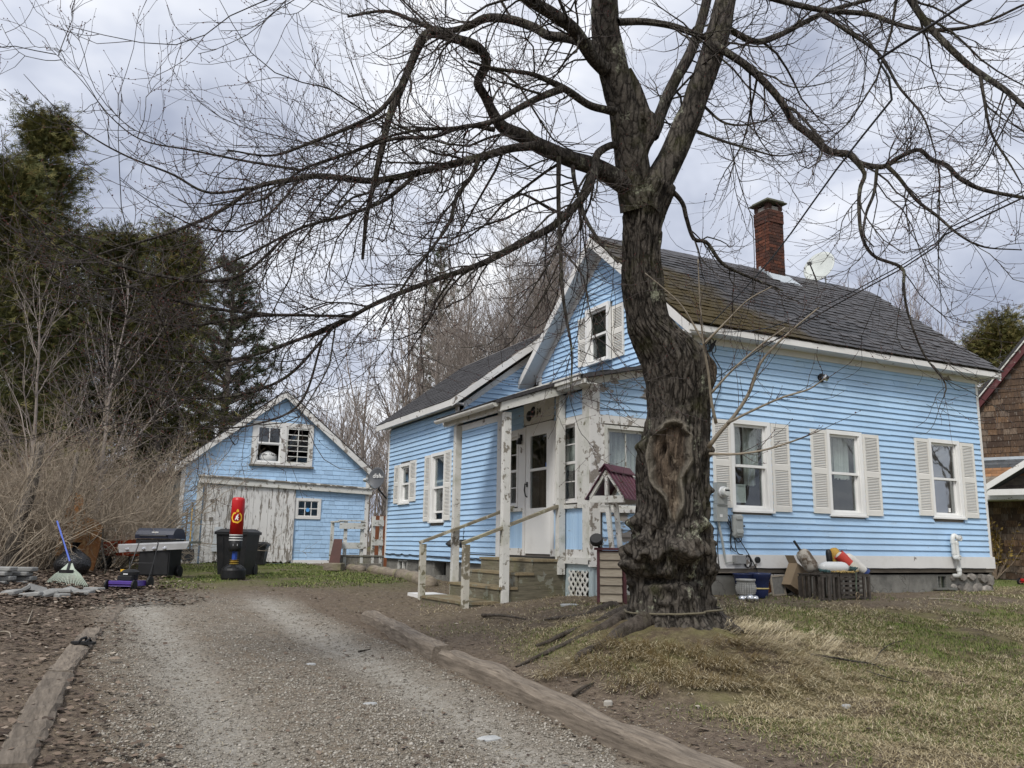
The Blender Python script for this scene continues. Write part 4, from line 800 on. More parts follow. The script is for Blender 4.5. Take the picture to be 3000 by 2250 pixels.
# hood over the sliding door
mb = MB(GR); mb.hexa([(2.87, 1.49, 0), (7.62, 1.35, 0), (7.62, 1.35, .13), (2.87, 1.49, .13), (2.87, 1.66, 0), (7.62, 1.50, 0), (7.62, 1.50, .13), (2.87, 1.66, .13)]); HD = mb.build('door_hood', M['white_worn'], GAR)
mb = MB(GR); mb.hexa([(2.85, 1.662, 0), (7.66, 1.502, 0), (7.66, 1.502, .17), (2.85, 1.662, .17), (2.85, 1.72, 0), (7.66, 1.56, 0), (7.66, 1.535, .17), (2.85, 1.695, .17)]); mb.build('hood_cap', wood('grey_wood', (.13, .115, .095), (.27, .245, .205), (2, 8, 14), 3., paint=(.6, .6, .57), pamt=.25), HD)
# sliding door of vertical planks, lower ends rotted
pk = peel('door_planks', (.70, .69, .665), .36, 9.0, (.22, .20, .175), (3.2, 1, .55), speck=.5)
GD = MB(GR).box(3.05, 5.44, GZ+.12, 1.44, .012, .035).build('sliding_door', M['sheath'], GAR); r_ = random.Random(6); x = 3.03
while x < 5.44:
    w = min(r_.choice((.10, .115, .13, .20)), 5.45-x); b = [GZ+.02+abs(r_.gauss(0, .05)) for _ in range(4)]; d = r_.uniform(0, .008); mb = MB(GR)
    mb.hexa([(x+.003, b[0], .036), (x+w-.003, b[1], .036), (x+w-.003, b[2], .058+d), (x+.003, b[3], .058+d), (x+.003, 1.45, .036), (x+w-.003, 1.45, .036), (x+w-.003, 1.45, .058+d), (x+.003, 1.45, .058+d)]); mb.build('plank', pk, GD); x += w
for z in (.98, .50): MB(GR).box(3.20, 3.30, z, z+.09, .067, .08).build('latch_plate', wood('grey_wood2', (.11, .1, .085), (.24, .22, .19)), GD)
MB(GR).hexa([(3.30, -.30, .10), (3.52, -.30, .10), (3.52, -.30, .13), (3.30, -.30, .13), (3.36, .34, .07), (3.56, .34, .07), (3.56, .34, .10), (3.36, .34, .10)]).build('loose_panel', simple('pale_panel', (.52, .55, .56), .5, .06, 4), GD)
board(GAR, GR, 2.85, 2.99, GZ+.0, 1.5, 0, .05, M['white_worn'], 'door_jamb')
# loft window pair and the small six pane window
lw = MB(GR); grid_wall(lw, 4.165, 5.855, 2.06, 3.26, [(4.30, 4.96, 2.13, 3.13), (5.10, 5.76, 2.13, 3.13)], 0, .05); LW = lw.build('loft_window', M['white_peel'], GAR)
def sash2(par, fr, a, b, c, d, cols, rows, m, n=.035, th=.03, r=.045, pane=True, brk=()):
    q = grid_wall(MB(fr), a, b, c, d, [(a+r, b-r, c+r, d-r)], n-th, n)
    for i in range(cols-1): x = a+r+(b-a-2*r)*(i+1)/cols; q.box(x-.011, x+.011, c+r, d-r, n-th*.8, n-.004)
    for i in range(rows-1): y = c+r+(d-c-2*r)*(i+1)/rows; q.box(a+r, b-r, y-.011, y+.011, n-th*.85, n-.002)
    q.build('sash', m, par); W2, H2 = (b-a-2*r)/cols, (d-c-2*r)/rows
    for i in range(cols):
        for j in range(rows):
            if (i, j) in brk: continue
            MB(fr).box(a+r+i*W2+.006, a+r+(i+1)*W2-.006, c+r+j*H2+.006, c+r+(j+1)*H2-.006, n-th*.6, n-th*.5).build('pane', M['glass'], par)
sash2(LW, GR, 4.30, 4.96, 2.64, 3.13, 2, 1, M['sash']); sash2(LW, GR, 4.30, 4.96, 2.13, 2.66, 1, 1, M['sash'], .02, brk=((0, 0),))
sash2(LW, GR, 5.10, 5.76, 2.13, 3.13, 2, 6, M['white_worn'], brk=((0, 5), (1, 5), (0, 1), (1, 1)))
board(LW, GR, 4.13, 5.90, 2.01, 2.06, 0, .09, MATS['grey_wood2'], 'sill')
sm2 = MB(GR); grid_wall(sm2, 5.46, 6.18, .61, 1.185, [(5.535, 6.105, .685, 1.11)], 0, .035); SW2 = sm2.build('small_window', M['white'], GAR); sash2(SW2, GR, 5.535, 6.105, .685, 1.11, 3, 2, M['white'], .022, .02, .02)
MB(GR).lathe([(.055, 0), (.055, .003), (.0, .003)], (5.81, .86, .024), 14, (0, 0, 1)).build('sticker', simple('round_blue_sticker', (.10, .33, .68), .4, .03), SW2)
# white sack piled inside the open loft window
sk = tag(MB(GR).lathe([(.02, 0), (.20, .02), (.27, .12), (.22, .24), (.08, .31), (.02, .33)], (4.66, 2.13, -.16), 14, (0, 1, 0)).build('sack', simple('white_sack', (.56, .56, .54), .55, .15, 7), None, (4.66, VG+.16, 2.13), True), 'white printed plastic sack behind the open loft window of the garage', 'sack')
sk.scale = (1.0, .6, 1.)
mb = MB(GR)
for i in range(9): a = i*.045; mb.tube([(4.48+a, 2.33+.02*math.sin(i*2), .03-.06), (4.50+a, 2.37+.02*math.cos(i*1.3), .025-.06), (4.52+a, 2.33+.015*math.sin(i), .03-.06)], .009, 4)
pt = mb.build('print', M['black'], None, (4.66, VG, 2.33)); pt.parent = sk; pt.matrix_parent_inverse = Matrix.Translation(-Vector(sk.location))@Matrix.Identity(4); pt.matrix_parent_inverse = (Matrix.Translation(sk.location)@Matrix.Diagonal((1, .6, 1, 1))).inverted()
MB(GR).box(4.1, 5.9, 1.95, 2.0, -.6, -.1).build('loft_floor', M['sheath'], GAR)
# side walls, back and roof
gsm = simple('grey_shingle', (.105, .115, .115), .8, .3, 5, bump=.3)
GL_ = MB().box(GEL, GEL+.1, VG+.1, 31, GZ, 1.97).build('side_wall', M['sheath'], GAR)
shingle_wall(GL_, LF(GEL), -31, -VG-.05, GZ, 1.9, [], .24, .26, .36, shingle_mat('grey_shingles', (.115, .125, .125), .2, .1), lambda z: (-40, 0), None, 'shingle', 5)
MB().box(GER-.1, GER, VG+.1, 31, GZ, 1.97).build('side_wall', M['bshingle'], GAR); MB(GR).prism([(GEL, GZ), (GER, GZ), (GER, GEZ), (APX, APZ), (GEL, GEZ)], -7, -6.9).build('back_wall', M['sheath'], GAR)
def grz(u): return APZ+.12-gs*abs(u-APX)
for sgn in (-1, 1):
    ue = APX+sgn*(2.55+.20); FR = FF(0)
    rf = MB(FR).prism([(ue, grz(ue)-.05), (APX, grz(APX)-.05), (APX, grz(APX)), (ue, grz(ue))], -31.2, -VG+.17).build('roof_slope', M['roofing'], GAR)
    MB(FR).prism([(ue, grz(ue)-.20), (APX, grz(APX)-.22), (APX, grz(APX)-.02), (ue, grz(ue)-.01)], -VG+.14, -VG+.19).build('rake_board', M['white_peel'], GAR)
    MB(FR).prism([(ue+(-sgn)*.1, grz(ue)-.10), (APX, grz(APX)-.14), (APX, grz(APX)-.11), (ue+(-sgn)*.1, grz(ue)-.06)], -VG, -VG+.14).build('rake_soffit', M['white_worn'], GAR)
    mb = MB(FR); q = 0.
    for i in range(11):
        d = i*.25; u0_ = ue-sgn*d; u1_ = ue-sgn*(d+.3); mb.hexa([(u0_, grz(u0_)+.002, -31), (u0_, grz(u0_)+.002, -VG+.20), (u1_, grz(u1_)+.002, -VG+.20), (u1_, grz(u1_)+.002, -31), (u0_, grz(u0_)+.03, -31), (u0_, grz(u0_)+.03, -VG+.20), (u1_, grz(u1_)+.008, -VG+.20), (u1_, grz(u1_)+.008, -31)])
    o = mb.build('roof_courses', M['roofing'], rf)
# ------------------------------------------------------------------ neighbour's house
_e1 = np.array([.815, -.58, 0.]); _e1 = _M@_e1; NB = at(2880, 1610, 23.5); NFr = frame(NB, _e1, (0, 0, 1), np.array([_e1[1], -_e1[0], 0.]))
NZ = gz(NB[0], NB[1])-NB[2]
NH = thing('neighbour_house', 'brown shingled house with red gable trim beyond the right end of the blue house', 'house', (NB[0]+3*_e1[0], NB[1]+3*_e1[1], gz(*NB[:2])))
def nl(x, y):      # measured point -> wall coordinates
    d = ray(x, y); n_ = np.array([_e1[1], -_e1[0], 0.]); t = (NB@n_)/(d@n_); p = d*t-NB; return float(p@_e1), float(p[2])
r0_, r1_ = nl(2846, 1200), nl(3000, 1010); ns = (r1_[1]-r0_[1])/(r1_[0]-r0_[0])
def nrake(s): return r0_[1]+ns*(s-r0_[0])
NAP = r0_[0]+3.6
mb = MB(NFr); mb.prism([(-2.4, NZ-.2), (2*NAP+2.4, NZ-.2), (2*NAP+2.4-0, nrake(-1.6)), (NAP, nrake(NAP)), (-1.6, nrake(-1.6)), (-2.4, nrake(-1.6)-.3)], -.2, 0); NW = mb.build('side_wall', M['sheath'], NH)
def cedar_mat():
    n = ND('cedar_shingle'); c = n.ramp(n.rnd(), [(0., (.055, .035, .024)), (.35, (.095, .060, .038)), (.6, (.155, .092, .050)), (.8, (.145, .118, .095)), (1., (.23, .14, .075))]); s = n.noise(5, 6, .65, n.map((9, 9, .9))); c = n.mix(n.step(s, .46, .66), c, (.04, .026, .019)); c = n.mix(n.math('MULTIPLY', n.step(n.noise(6, 5, .6, n.map((7, 7, 1.2))), .6, .7), .55), c, (.40, .37, .32))
    n.bump(n.noise(30, 5, .6, n.map((6, 6, 1))), .5, .006); return n.done(c, .8, 0, .25)
def ncl(z): return (-1.9, min(6.2, 2*NAP)) if z < nrake(-1.6) else (max(-1.9, (z+.12-r0_[1])/ns+r0_[0]), 6.2)
shingle_wall(NW, NFr, -1.9, 6.2, NZ, nrake(NAP)-.2, [], .17, .15, .32, cedar_mat(), ncl, lambda it: (1. if -.9 < it[0] < 2.2 and it[1] < 4.2 else 0.), 'shingle', 9, .02, .008)
red = peel('red_trim', (.095, .022, .024), .14, 6); a = -1.8; b = NAP
mb = MB(NFr); mb.prism([(a, nrake(a)-.26), (b, nrake(b)-.26), (b, nrake(b)), (a, nrake(a))], .0, .18); mb.build('rake_board', red, NH)
mb = MB(NFr); mb.prism([(a-.1, nrake(a)-.02), (b, nrake(b)+.04), (b, nrake(b)+.14), (a-.1, nrake(a)+.08)], -6, .24); NRF = mb.build('roof_slope', M['roofing'], NH); MB(NFr).prism([(a, nrake(a)+.0), (b, nrake(b)+.0), (b, nrake(b)+.05), (a, nrake(a)+.05)], .18, .25).build('drip_edge', M['white_worn'], NH)
mb = MB(NFr); mb.prism([(2*b-a, nrake(a)-.02), (b, nrake(b)+.04), (b, nrake(b)+.14), (2*b-a, nrake(a)+.08)], -6, .24); mb.build('roof_slope', M['roofing'], NH)
# its lean-to roof and little cross gable
lt0 = nl(2874, 1348)[1]; lt1 = nl(2888, 1445)[1]
LFn = lambda s, t, h=0.: NFr(s, lt0+(lt1-.10-lt0)*t+h, 1.25*t)
mb = MB(); r_ = random.Random(14); cols = [(.075, .08, .085)]*3+[(.24, .125, .06)]*3+[(.19, .16, .125)]*3+[(.20, .165, .14)]*3
rm = {c: simple('roof_tab_%d' % i, c, .9, .25, 6, bump=.4, obj=.25) for i, c in enumerate(dict.fromkeys(cols))}
LT = MB().hexa([LFn(-1.9, 0, -.08), LFn(6, 0, -.08), LFn(6, 1, -.08), LFn(-1.9, 1, -.08), LFn(-1.9, 0, -.02), LFn(6, 0, -.02), LFn(6, 1, -.02), LFn(-1.9, 1, -.02)]).build('lean_to_roof', M['sheath'], NH)
for i, c in enumerate(cols):
    s = -1.9+r_.uniform(0, .2)
    while s < 3.2:
        w = r_.uniform(.22, .34); t0, t1 = (i+1)/len(cols), (i-.1)/len(cols); mb = MB(); mb.hexa([LFn(s, t0, -.015), LFn(s+w-.01, t0, -.015), LFn(s+w-.01, t1, -.015), LFn(s, t1, -.015), LFn(s, t0, .012), LFn(s+w-.01, t0, .012), LFn(s+w-.01, t1, -.004), LFn(s, t1, -.004)]); mb.build('roof_tab', rm[c], LT); s += w
MB(NFr).box(-1.9, 6, lt1-.24, lt1-.10, 1.24, 1.28).build('fascia', M['white'], NH); MB(NFr).box(-1.9, 6, lt1-.26, lt1-.24, .0, 1.27).build('soffit', M['white_worn'], NH); MB(NFr).box(-1.8, 4, lt0-.02, lt0+.06, 0.002, .05).build('flashing', lead, NH)
LW_ = MB(NFr).box(-1.6, 6, NZ-.2, lt1-.26, .0, .55).build('lean_to_wall', M['sheath'], NH); shingle_wall(LW_, lambda a, b, c: NFr(a, b, c+.55), -1.6, 4.0, NZ, lt1-.28, [], .17, .15, .30, bpy.data.materials['cedar_shingle'], lambda z: (-1.6, 4.0), None, 'shingle', 19, .02, .008)
cg = nl(2922, 1440); cgz = cg[1]
CGF = lambda s, n_, h: NFr(s, h, n_)
def cgable():
    s0 = cg[0]-.05; mid = s0+1.9; zt = cgz+1.25; o = MB()
    o.hexa([NFr(s0, cgz-.06, .9), NFr(s0, cgz-.06, 2.1), NFr(mid, zt-.06, 2.1), NFr(mid, zt-.06, .0), NFr(s0, cgz, .9), NFr(s0, cgz, 2.1), NFr(mid, zt, 2.1), NFr(mid, zt, .0)]); P_ = o.build('cross_gable_roof', simple('grey_tabs', (.06, .062, .07), .9, .3, 5, bump=.5), NH)
    MB(NFr).prism([(s0-.04, cgz-.13), (mid, zt-.15), (mid, zt+.02), (s0-.04, cgz+.03)], 2.1, 2.15).build('rake_board', M['white'], NH)
    MB(NFr).box(s0-.02, 6, cgz-.22, cgz-.07, 2.06, 2.12).build('fascia', M['white'], NH)
cgable()
# ------------------------------------------------------------------ trees: shared growth helpers
def nrm(a): return a/np.maximum(np.linalg.norm(a, axis=-1, keepdims=True), 1e-9)
def grow(S, D, L, R0, R1, n, wander, bias, rng):
    """vectorised shoots: start S, heading D, length L; bias(t) bends them up (+) or down (-)"""
    N = len(S); P = np.zeros((N, n+1, 3)); R = np.zeros((N, n+1)); P[:, 0] = S; d = nrm(D.copy()); st = (L/n)[:, None]; R[:, 0] = R0
    for i in range(n):
        t = (i+1)/n; d = d+rng.normal(0, wander, (N, 3)); d[:, 2] += bias(t) if callable(bias) else bias; d = nrm(d); P[:, i+1] = P[:, i]+d*st; R[:, i+1] = R0+(R1-R0)*t
    return P, R
def spawn(P, R, per_m, t0, t1, ang, rng, flat=.0, jit=.25):
    """child starts and headings along the given shoots"""
    N, n, _ = P.shape; seg = np.linalg.norm(np.diff(P, axis=1), axis=2); L = seg.sum(1); cnt = rng.poisson(np.maximum(L*per_m*(t1-t0), .01)); own = np.repeat(np.arange(N), cnt); t = rng.uniform(t0, t1, len(own))
    x = t*(n-1); i = np.minimum(x.astype(int), n-2); f = (x-i)[:, None]; S = P[own, i]*(1-f)+P[own, i+1]*f; T = nrm(P[own, i+1]-P[own, i]); r = R[own, i]*(1-f[:, 0])+R[own, i+1]*f[:, 0]
    q = rng.normal(0, 1, S.shape); q[:, 2] *= (1-flat); q = nrm(q-T*(q*T).sum(1, keepdims=True)); a = rng.uniform(*ang, len(own))[:, None]; D = T*np.cos(a)+q*np.sin(a)
    return S, D, r, t, L[own], own
def tubes(P, R, k=3):
    N, n, _ = P.shape; T = np.empty_like(P); T[:, 1:-1] = P[:, 2:]-P[:, :-2]; T[:, 0] = P[:, 1]-P[:, 0]; T[:, -1] = P[:, -1]-P[:, -2]; T = nrm(T)
    ref = np.where(np.abs(T[:, :1, 2:3]) < .9, np.array([0, 0, 1.]), np.array([1., 0, 0])); A = nrm(np.cross(T, np.broadcast_to(ref, T.shape))); B = np.cross(T, A)
    th = 2*np.pi*np.arange(k)/k; V = P[:, :, None, :]+(A[:, :, None, :]*np.cos(th)[None, None, :, None]+B[:, :, None, :]*np.sin(th)[None, None, :, None])*R[:, :, None, None]
    b = (np.arange(N)*n*k)[:, None, None]+(np.arange(n-1)*k)[None, :, None]; j = np.arange(k)[None, None, :]; l = (j+1) % k
    F = np.stack([b+j, b+l, b+k+l, b+k+j], -1).reshape(-1, 4); return V.reshape(-1, 3), F
def join(parts):
    V = []; F = []; o = 0
    for v, f in parts: V.append(v); F.append(f+o); o += len(v)
    return np.concatenate(V), np.concatenate(F)
def spline(pts, n):
    """smooth curve through points (x,y,z,r), resampled to n"""
    p = np.array(pts, float); q = np.vstack([2*p[0]-p[1], p, 2*p[-1]-p[-2]]); out = []
    for i in range(1, len(q)-2):
        t = np.linspace(0, 1, 12, endpoint=False)[:, None]; a, b, c, d = q[i-1], q[i], q[i+1], q[i+2]
        out.append(.5*((2*b)+(c-a)*t+(2*a-5*b+4*c-d)*t**2+(3*b-a-3*c+d)*t**3))
    out = np.vstack(out+[p[-1:]]); s = np.r_[0, np.cumsum(np.linalg.norm(np.diff(out[:, :3], axis=0), axis=1))]; x = np.linspace(0, s[-1], n)
    return np.stack([np.interp(x, s, out[:, i]) for i in range(4)], 1)
def buds_mesh(C, A, r, l, rng):
    """small pointed buds at C along axis A"""
    n = len(C); A = nrm(A); ref = np.where(np.abs(A[:, 2:3]) < .9, np.array([0, 0, 1.]), np.array([1., 0, 0])); X = nrm(np.cross(A, ref)); Y = np.cross(A, X); r = r[:, None]; l = l[:, None]
    V = np.stack([C, C+A*l*.45+X*r, C+A*l*.45-X*.5*r+Y*.87*r, C+A*l*.45-X*.5*r-Y*.87*r, C+A*l], 1).reshape(-1, 3); i = np.arange(n)[:, None]*5
    F = np.concatenate([i+[0, 2, 1], i+[0, 3, 2], i+[0, 1, 3], i+[1, 2, 4], i+[2, 3, 4], i+[3, 1, 4]], 0); return V, F
def bark_mat(name, dk, lt, sc=1., lichen=.0, moss=0., scar=False, stretch=.22, plate=.26):
    n = ND(name); v = n.map((1, 1, stretch)); rd = n.noise(16*sc, 6, .62, v, .6); f = n.noise(5*sc, 6, .65)
    wv = n.n.new('ShaderNodeVectorMath'); wv.operation = 'MULTIPLY_ADD'; tn = n.n.new('ShaderNodeTexNoise'); tn.inputs['Scale'].default_value = 9*sc; tn.inputs['Detail'].default_value = 3; n.L.new(v, tn.inputs['Vector']); n.L.new(tn.outputs['Color'], wv.inputs[0]); wv.inputs[1].default_value = (.11/sc,)*3; n.L.new(n.map((1, 1, .24)), wv.inputs[2])
    pl = n.step(n.vor(17*sc, wv.outputs[0], 'DISTANCE_TO_EDGE'), .02, .20); rd = n.math('ADD', n.math('MULTIPLY', rd, 1-plate), n.math('MULTIPLY', pl, plate)); c = n.mix(n.step(rd, .36, .70), dk, lt); c = n.mix(n.math('MULTIPLY', n.step(f, .5, .75), .5), c, cm(lt, 1.25))
    if lichen:
        k = n.math('MULTIPLY', n.step(n.noise(3.4*sc, 8, .7), .585, .64), n.step(n.noise(34*sc, 4, .6), .38, .55)); c = n.mix(n.math('MULTIPLY', k, lichen), c, (.32, .33, .245))
    if moss: c = n.mix(n.math('MULTIPLY', n.step(n.noise(2.1*sc, 7, .7), .53, .66), moss), c, (.055, .058, .016))
    if scar:
        sa = n.attr('scar'); ri = n.attr('rim'); w = n.mix(n.step(n.noise(11, 7, .7, n.map((2, 2, .35))), .38, .64), (.030, .023, .018), (.155, .118, .086)); w = n.mix(n.step(n.noise(5, 6, .65), .54, .7), w, (.29, .24, .18)); c = n.mix(sa, c, w); c = n.mix(n.math('MULTIPLY', ri, .85), c, n.mix(f, (.10, .088, .07), (.25, .225, .18)))
    n.bump(n.math('ADD', rd, n.math('MULTIPLY', n.noise(45*sc, 4, .6), .35)), 1., .03); return n.done(c, .92, 0, .15)
M['bark'] = bark_mat('maple_bark', (.019, .0165, .014), (.108, .095, .080), 1., .9, .45, True, .5); M['limb'] = bark_mat('maple_limb_bark', (.022, .019, .0165), (.090, .080, .068), 1.6, .6, .35)
M['twig'] = simple('maple_twig', (.062, .050, .046), .75, .3, 12, bump=0); M['bud'] = leafy_mat('red_buds', [(0., (.055, .02, .018)), (.6, (.12, .035, .03)), (1., (.18, .075, .055))])
M['shoot'] = simple('grey_shoot', (.25, .215, .165), .75, .25, 14, bump=0)
# ------------------------------------------------------------------ the old maple
DT = 8.65; rgt = np.array([CR[0], CR[1], 0.]); rgt /= np.linalg.norm(rgt); twd = np.array([-CF[0], -CF[1], 0.]); twd /= np.linalg.norm(twd)
def dsp(x, y, d=DT): return at(x*3000/2212, y*2250/1659, d)
PXM = 3000/2212/FPX*DT
TB = dsp(1455, 1352); MAP = thing('maple_tree', 'old gnarled maple with a scarred trunk and bare budding branches before the house', 'tree', (TB[0], TB[1], gz(TB[0], TB[1])))
spec = [(1455, 1400, 270), (1455, 1375, 246), (1453, 1345, 218), (1448, 1310, 190), (1447, 1280, 180), (1446, 1240, 180), (1447, 1190, 180), (1451, 1140, 170), (1455, 1090, 160), (1453, 1040, 160), (1454, 990, 160), (1463, 930, 144), (1467, 880, 138), (1468, 830, 146), (1461, 785, 156), (1440, 745, 146), (1415, 715, 120), (1399, 680, 95), (1388, 620, 92), (1386, 540, 86), (1388, 480, 88), (1394, 440, 106), (1404, 410, 112), (1412, 390, 60)]
zs = np.array([dsp(x, y)[2] for x, y, w in spec]); cs = np.array([dsp(x, y) for x, y, w in spec]); rs = np.array([w*PXM/2 for x, y, w in spec])
def smooth_i(z, xs, ys): return np.interp(z, xs, ys)
nz_, nt_ = 560, 320
zz = np.linspace(zs[0]-.15, zs[-1], nz_); cx = np.stack([smooth_i(zz, zs, cs[:, i]) for i in range(2)], 1); rr = smooth_i(zz, zs, rs)
for _ in range(5): cx[1:-1] = (cx[:-2]+2*cx[1:-1]+cx[2:])/4; rr[1:-1] = (rr[:-2]+2*rr[1:-1]+rr[2:])/4
th = np.linspace(0, 2*np.pi, nt_, endpoint=False); TH, Z2 = np.meshgrid(th, zz); R2 = np.repeat(rr[:, None], nt_, 1)
def dth(c): return (TH-math.radians(c)+np.pi) % (2*np.pi)-np.pi
def yz(y): return dsp(1455, y)[2]
def vn3(x, y, z, seed=0):
    X = [x, y, z]; I = [np.floor(q) for q in X]; f = [q-i for q, i in zip(X, I)]; f = [q*q*(3-2*q) for q in f]; out = 0.
    for a in (0, 1):
        for b in (0, 1):
            for c in (0, 1): t = np.sin((I[0]+a)*127.1+(I[1]+b)*311.7+(I[2]+c)*74.7+seed*53.3)*43758.5453; out = out+(t-np.floor(t))*(f[0] if a else 1-f[0])*(f[1] if b else 1-f[1])*(f[2] if c else 1-f[2])
    return out
def nT(fx, fz, seed, o=3): return sum(vn3(np.cos(TH)*fx*2**i+50, np.sin(TH)*fx*2**i+30, Z2*fz*2**i+9, seed+i)*.5**(i+1) for i in range(o))/(1-.5**o)
base = yz(1330); R2 *= .95+.045*np.cos(3*TH+1)+.03*np.cos(5*TH+Z2*1.5)
fl = np.exp(-np.maximum(Z2-yz(1372), 0)/.13); R2 += fl*(.13+.10*np.maximum(0, np.cos(5*TH+.6))**2)+fl*.10*(nT(3, 3, 33, 3)-.5)
# burls round the lower trunk
def gauss(c, y, sth, sz, a): return a*np.exp(-(dth(c)/sth)**2-((Z2-yz(y))/sz)**2)
BU = np.zeros_like(R2); r_ = random.Random(21)
for k in range(64): BU += gauss(r_.uniform(-10, 190), r_.gauss(1195, 40), r_.uniform(.07, .22), r_.uniform(.03, .085), r_.uniform(.02, .07))
for a, y, s, q, m in ((165, 1130, .3, .10, .08), (150, 1190, .30, .14, .10), (168, 1230, .25, .10, .07), (100, 1180, .25, .10, .09), (70, 1195, .22, .09, .08), (35, 1190, .3, .12, .07), (20, 1150, .25, .10, .05), (120, 1215, .2, .07, .06), (12, 1230, .3, .1, .05), (172, 965, .22, .07, .09), (25, 975, .22, .06, .07), (10, 1060, .14, .04, .05), (5, 790, .4, .16, .03)): BU += gauss(a, y, s, q, m)
lum = nT(3.2, 3.2, 5, 4); zone = np.exp(-((Z2-yz(1200))/.26)**2); R2 += BU*1.05+zone*(lum-.5)*.34+zone*.11*(nT(7, 7, 6, 4)-.5)
R2 -= zone*.09*np.clip(1-np.abs(nT(2.6, 2.6, 77, 3)-.5)*12, 0, 1)         # dark creases between the burls
R2 -= gauss(112, 1252, .40, .035, .17)+gauss(140, 1256, .22, .035, .13)+gauss(113, 1120, .10, .11, .15)+gauss(60, 1254, .3, .035, .10)+gauss(128, 1165, .07, .07, .10)+gauss(85, 1225, .08, .06, .09)
# the wound: bare wood with swollen rims
def ell(c, y, sth, sz): return np.sqrt((dth(c)/sth)**2+((Z2-yz(y))/sz)**2)
wd = .05*np.sin(Z2*17)*np.sign(dth(108))+.14*(nT(2.5, 2.5, 9)-.5); zt = np.clip((yz(935)-Z2)/(yz(935)-yz(1125)), 0, 1); hw = np.interp(zt, [0, .08, .35, .6, .75, 1], [.30, .58, .56, .34, .22, .13]); cc = np.interp(zt, [0, .3, .6, 1], [108, 112, 108, 98])
off = np.abs((TH-np.radians(cc)+np.pi) % (2*np.pi)-np.pi)+wd; inz = sm(yz(1135), yz(1118), Z2)*sm(yz(925), yz(937), Z2)
scar = (1-sm(hw*.80, hw*.95, off))*inz; rimw = np.exp(-((off-hw*1.07)/.075)**2)*inz; rimt = np.exp(-((Z2-yz(928)-.035*np.cos(dth(108)*5)+.03*(nT(3, 3, 51)-.5))/.030)**2)*np.exp(-((dth(108))/.52)**2); rim = np.clip(rimw+rimt, 0, 1)
R2 += -.055*scar+.045*rim+scar*(.085*(nT(7, 1.6, 13, 4)-.5)); R2 -= gauss(122, 978, .13, .075, .12)+gauss(104, 1000, .06, .08, .06)+gauss(136, 1010, .06, .07, .07)
scar2 = np.clip(1.35-ell(22, 795, .34, .16), 0, 1)*(nT(3, 3, 4) > .36); scar2 = np.clip(scar2*2, 0, 1); R2 -= .05*scar2*np.clip(1.0-ell(18, 792, .2, .09), 0, 1)*2; R2 += .03*np.exp(-((ell(22, 795, .36, .17)-1)/.22)**2)
# bark plates
plain = 1-np.clip(scar+.6*rim+.5*zone+scar2*.7, 0, 1); wx = .5*(nT(3, 2.5, 23, 2)-.5); TH = TH+wx*.35; cell = nT(7.5, 2.6, 15, 2); rid = np.clip(np.abs(cell-.5)*9, 0, 1); cell2 = nT(4.2, 1.3, 25, 2); rid = np.minimum(rid, np.clip(np.abs(cell2-.5)*7, 0, 1)); TH = TH-wx*.35; R2 += plain*(.034*(rid-.75)+.018*(nT(20, 9, 17, 3)-.5)); R2 += (1-plain)*.016*(nT(16, 8, 19, 3)-.5)
PT = np.stack([cx[:, 0][:, None]+R2*(np.cos(TH)*rgt[0]+np.sin(TH)*twd[0]), cx[:, 1][:, None]+R2*(np.cos(TH)*rgt[1]+np.sin(TH)*twd[1]), Z2], -1)
ii = np.arange(nz_*nt_).reshape(nz_, nt_); jn = np.roll(ii, -1, 1); TF = np.stack([ii[:-1], jn[:-1], jn[1:], ii[1:]], -1).reshape(-1, 4)
me = mesh_np('trunk', PT.reshape(-1, 3), TF, True)
for nm, ar in (('scar', np.clip(scar+scar2, 0, 1)+np.clip(zone*(lum-.58)*2.2, 0, .3)), ('rim', rim)):
    a = me.attributes.new(nm, 'FLOAT', 'POINT'); a.data.foreach_set('value', np.clip(ar, 0, 1).ravel().astype(np.float32))
put('trunk', me, M['bark'], MAP)
def bark_limb(pts, k, n, name, m, rough=.10, seed=0):
    c = spline(pts, n); P = c[:, :3]; T = np.gradient(P, axis=0); T = nrm(T); ref = np.array([twd[0], twd[1], .0]); A = nrm(np.cross(T, ref[None])); B = np.cross(A, T); t = np.linspace(0, 2*np.pi, k, endpoint=False); s = np.r_[0, np.cumsum(np.linalg.norm(np.diff(P, axis=0), axis=1))]
    TT, SS = np.meshgrid(t, s); f = fbm(np.cos(TT)*3+7*seed, np.sin(TT)*3+SS*1.2, 2.4, seed+3, 3)-.5; f2 = fbm(np.cos(TT)+SS*1.3, np.sin(TT)+SS*1.7+seed, 1.8, seed, 2)-.5; R = c[:, 3][:, None]*(1+2*rough*f+.16*f2)
    V = P[:, None]+(A[:, None]*np.cos(TT)[..., None]+B[:, None]*np.sin(TT)[..., None])*R[..., None]; ii = np.arange(n*k).reshape(n, k); jn = np.roll(ii, -1, 1); F = np.stack([ii[:-1], jn[:-1], jn[1:], ii[1:]], -1).reshape(-1, 4)
    put(name, mesh_np(name, V.reshape(-1, 3), F, True), m, MAP); return c
def Tz(x, y): return 1100+x*.5425, y*.5425
def Rz(x, y): return 2000+x*.45208, y*.45208
def Lz(x, y): return x*.5425, y*.5425
def Sz(x, y): return x, y
def lp(f, pts, d0, d1):     # (x, y, width) -> 3D polyline with radii, depth running d0..d1
    n = len(pts); out = []; sc = {Tz: .5425, Rz: .45208, Lz: .5425, Sz: 1.}[f]
    for i, (x, y, w) in enumerate(pts):
        d = d0+(d1-d0)*i/(n-1) if not callable(d0) else d0(i/(n-1)); p = at(*f(x, y), d); out.append((*p, w*sc/FPX*d/2))
    return out
LIMBS = []
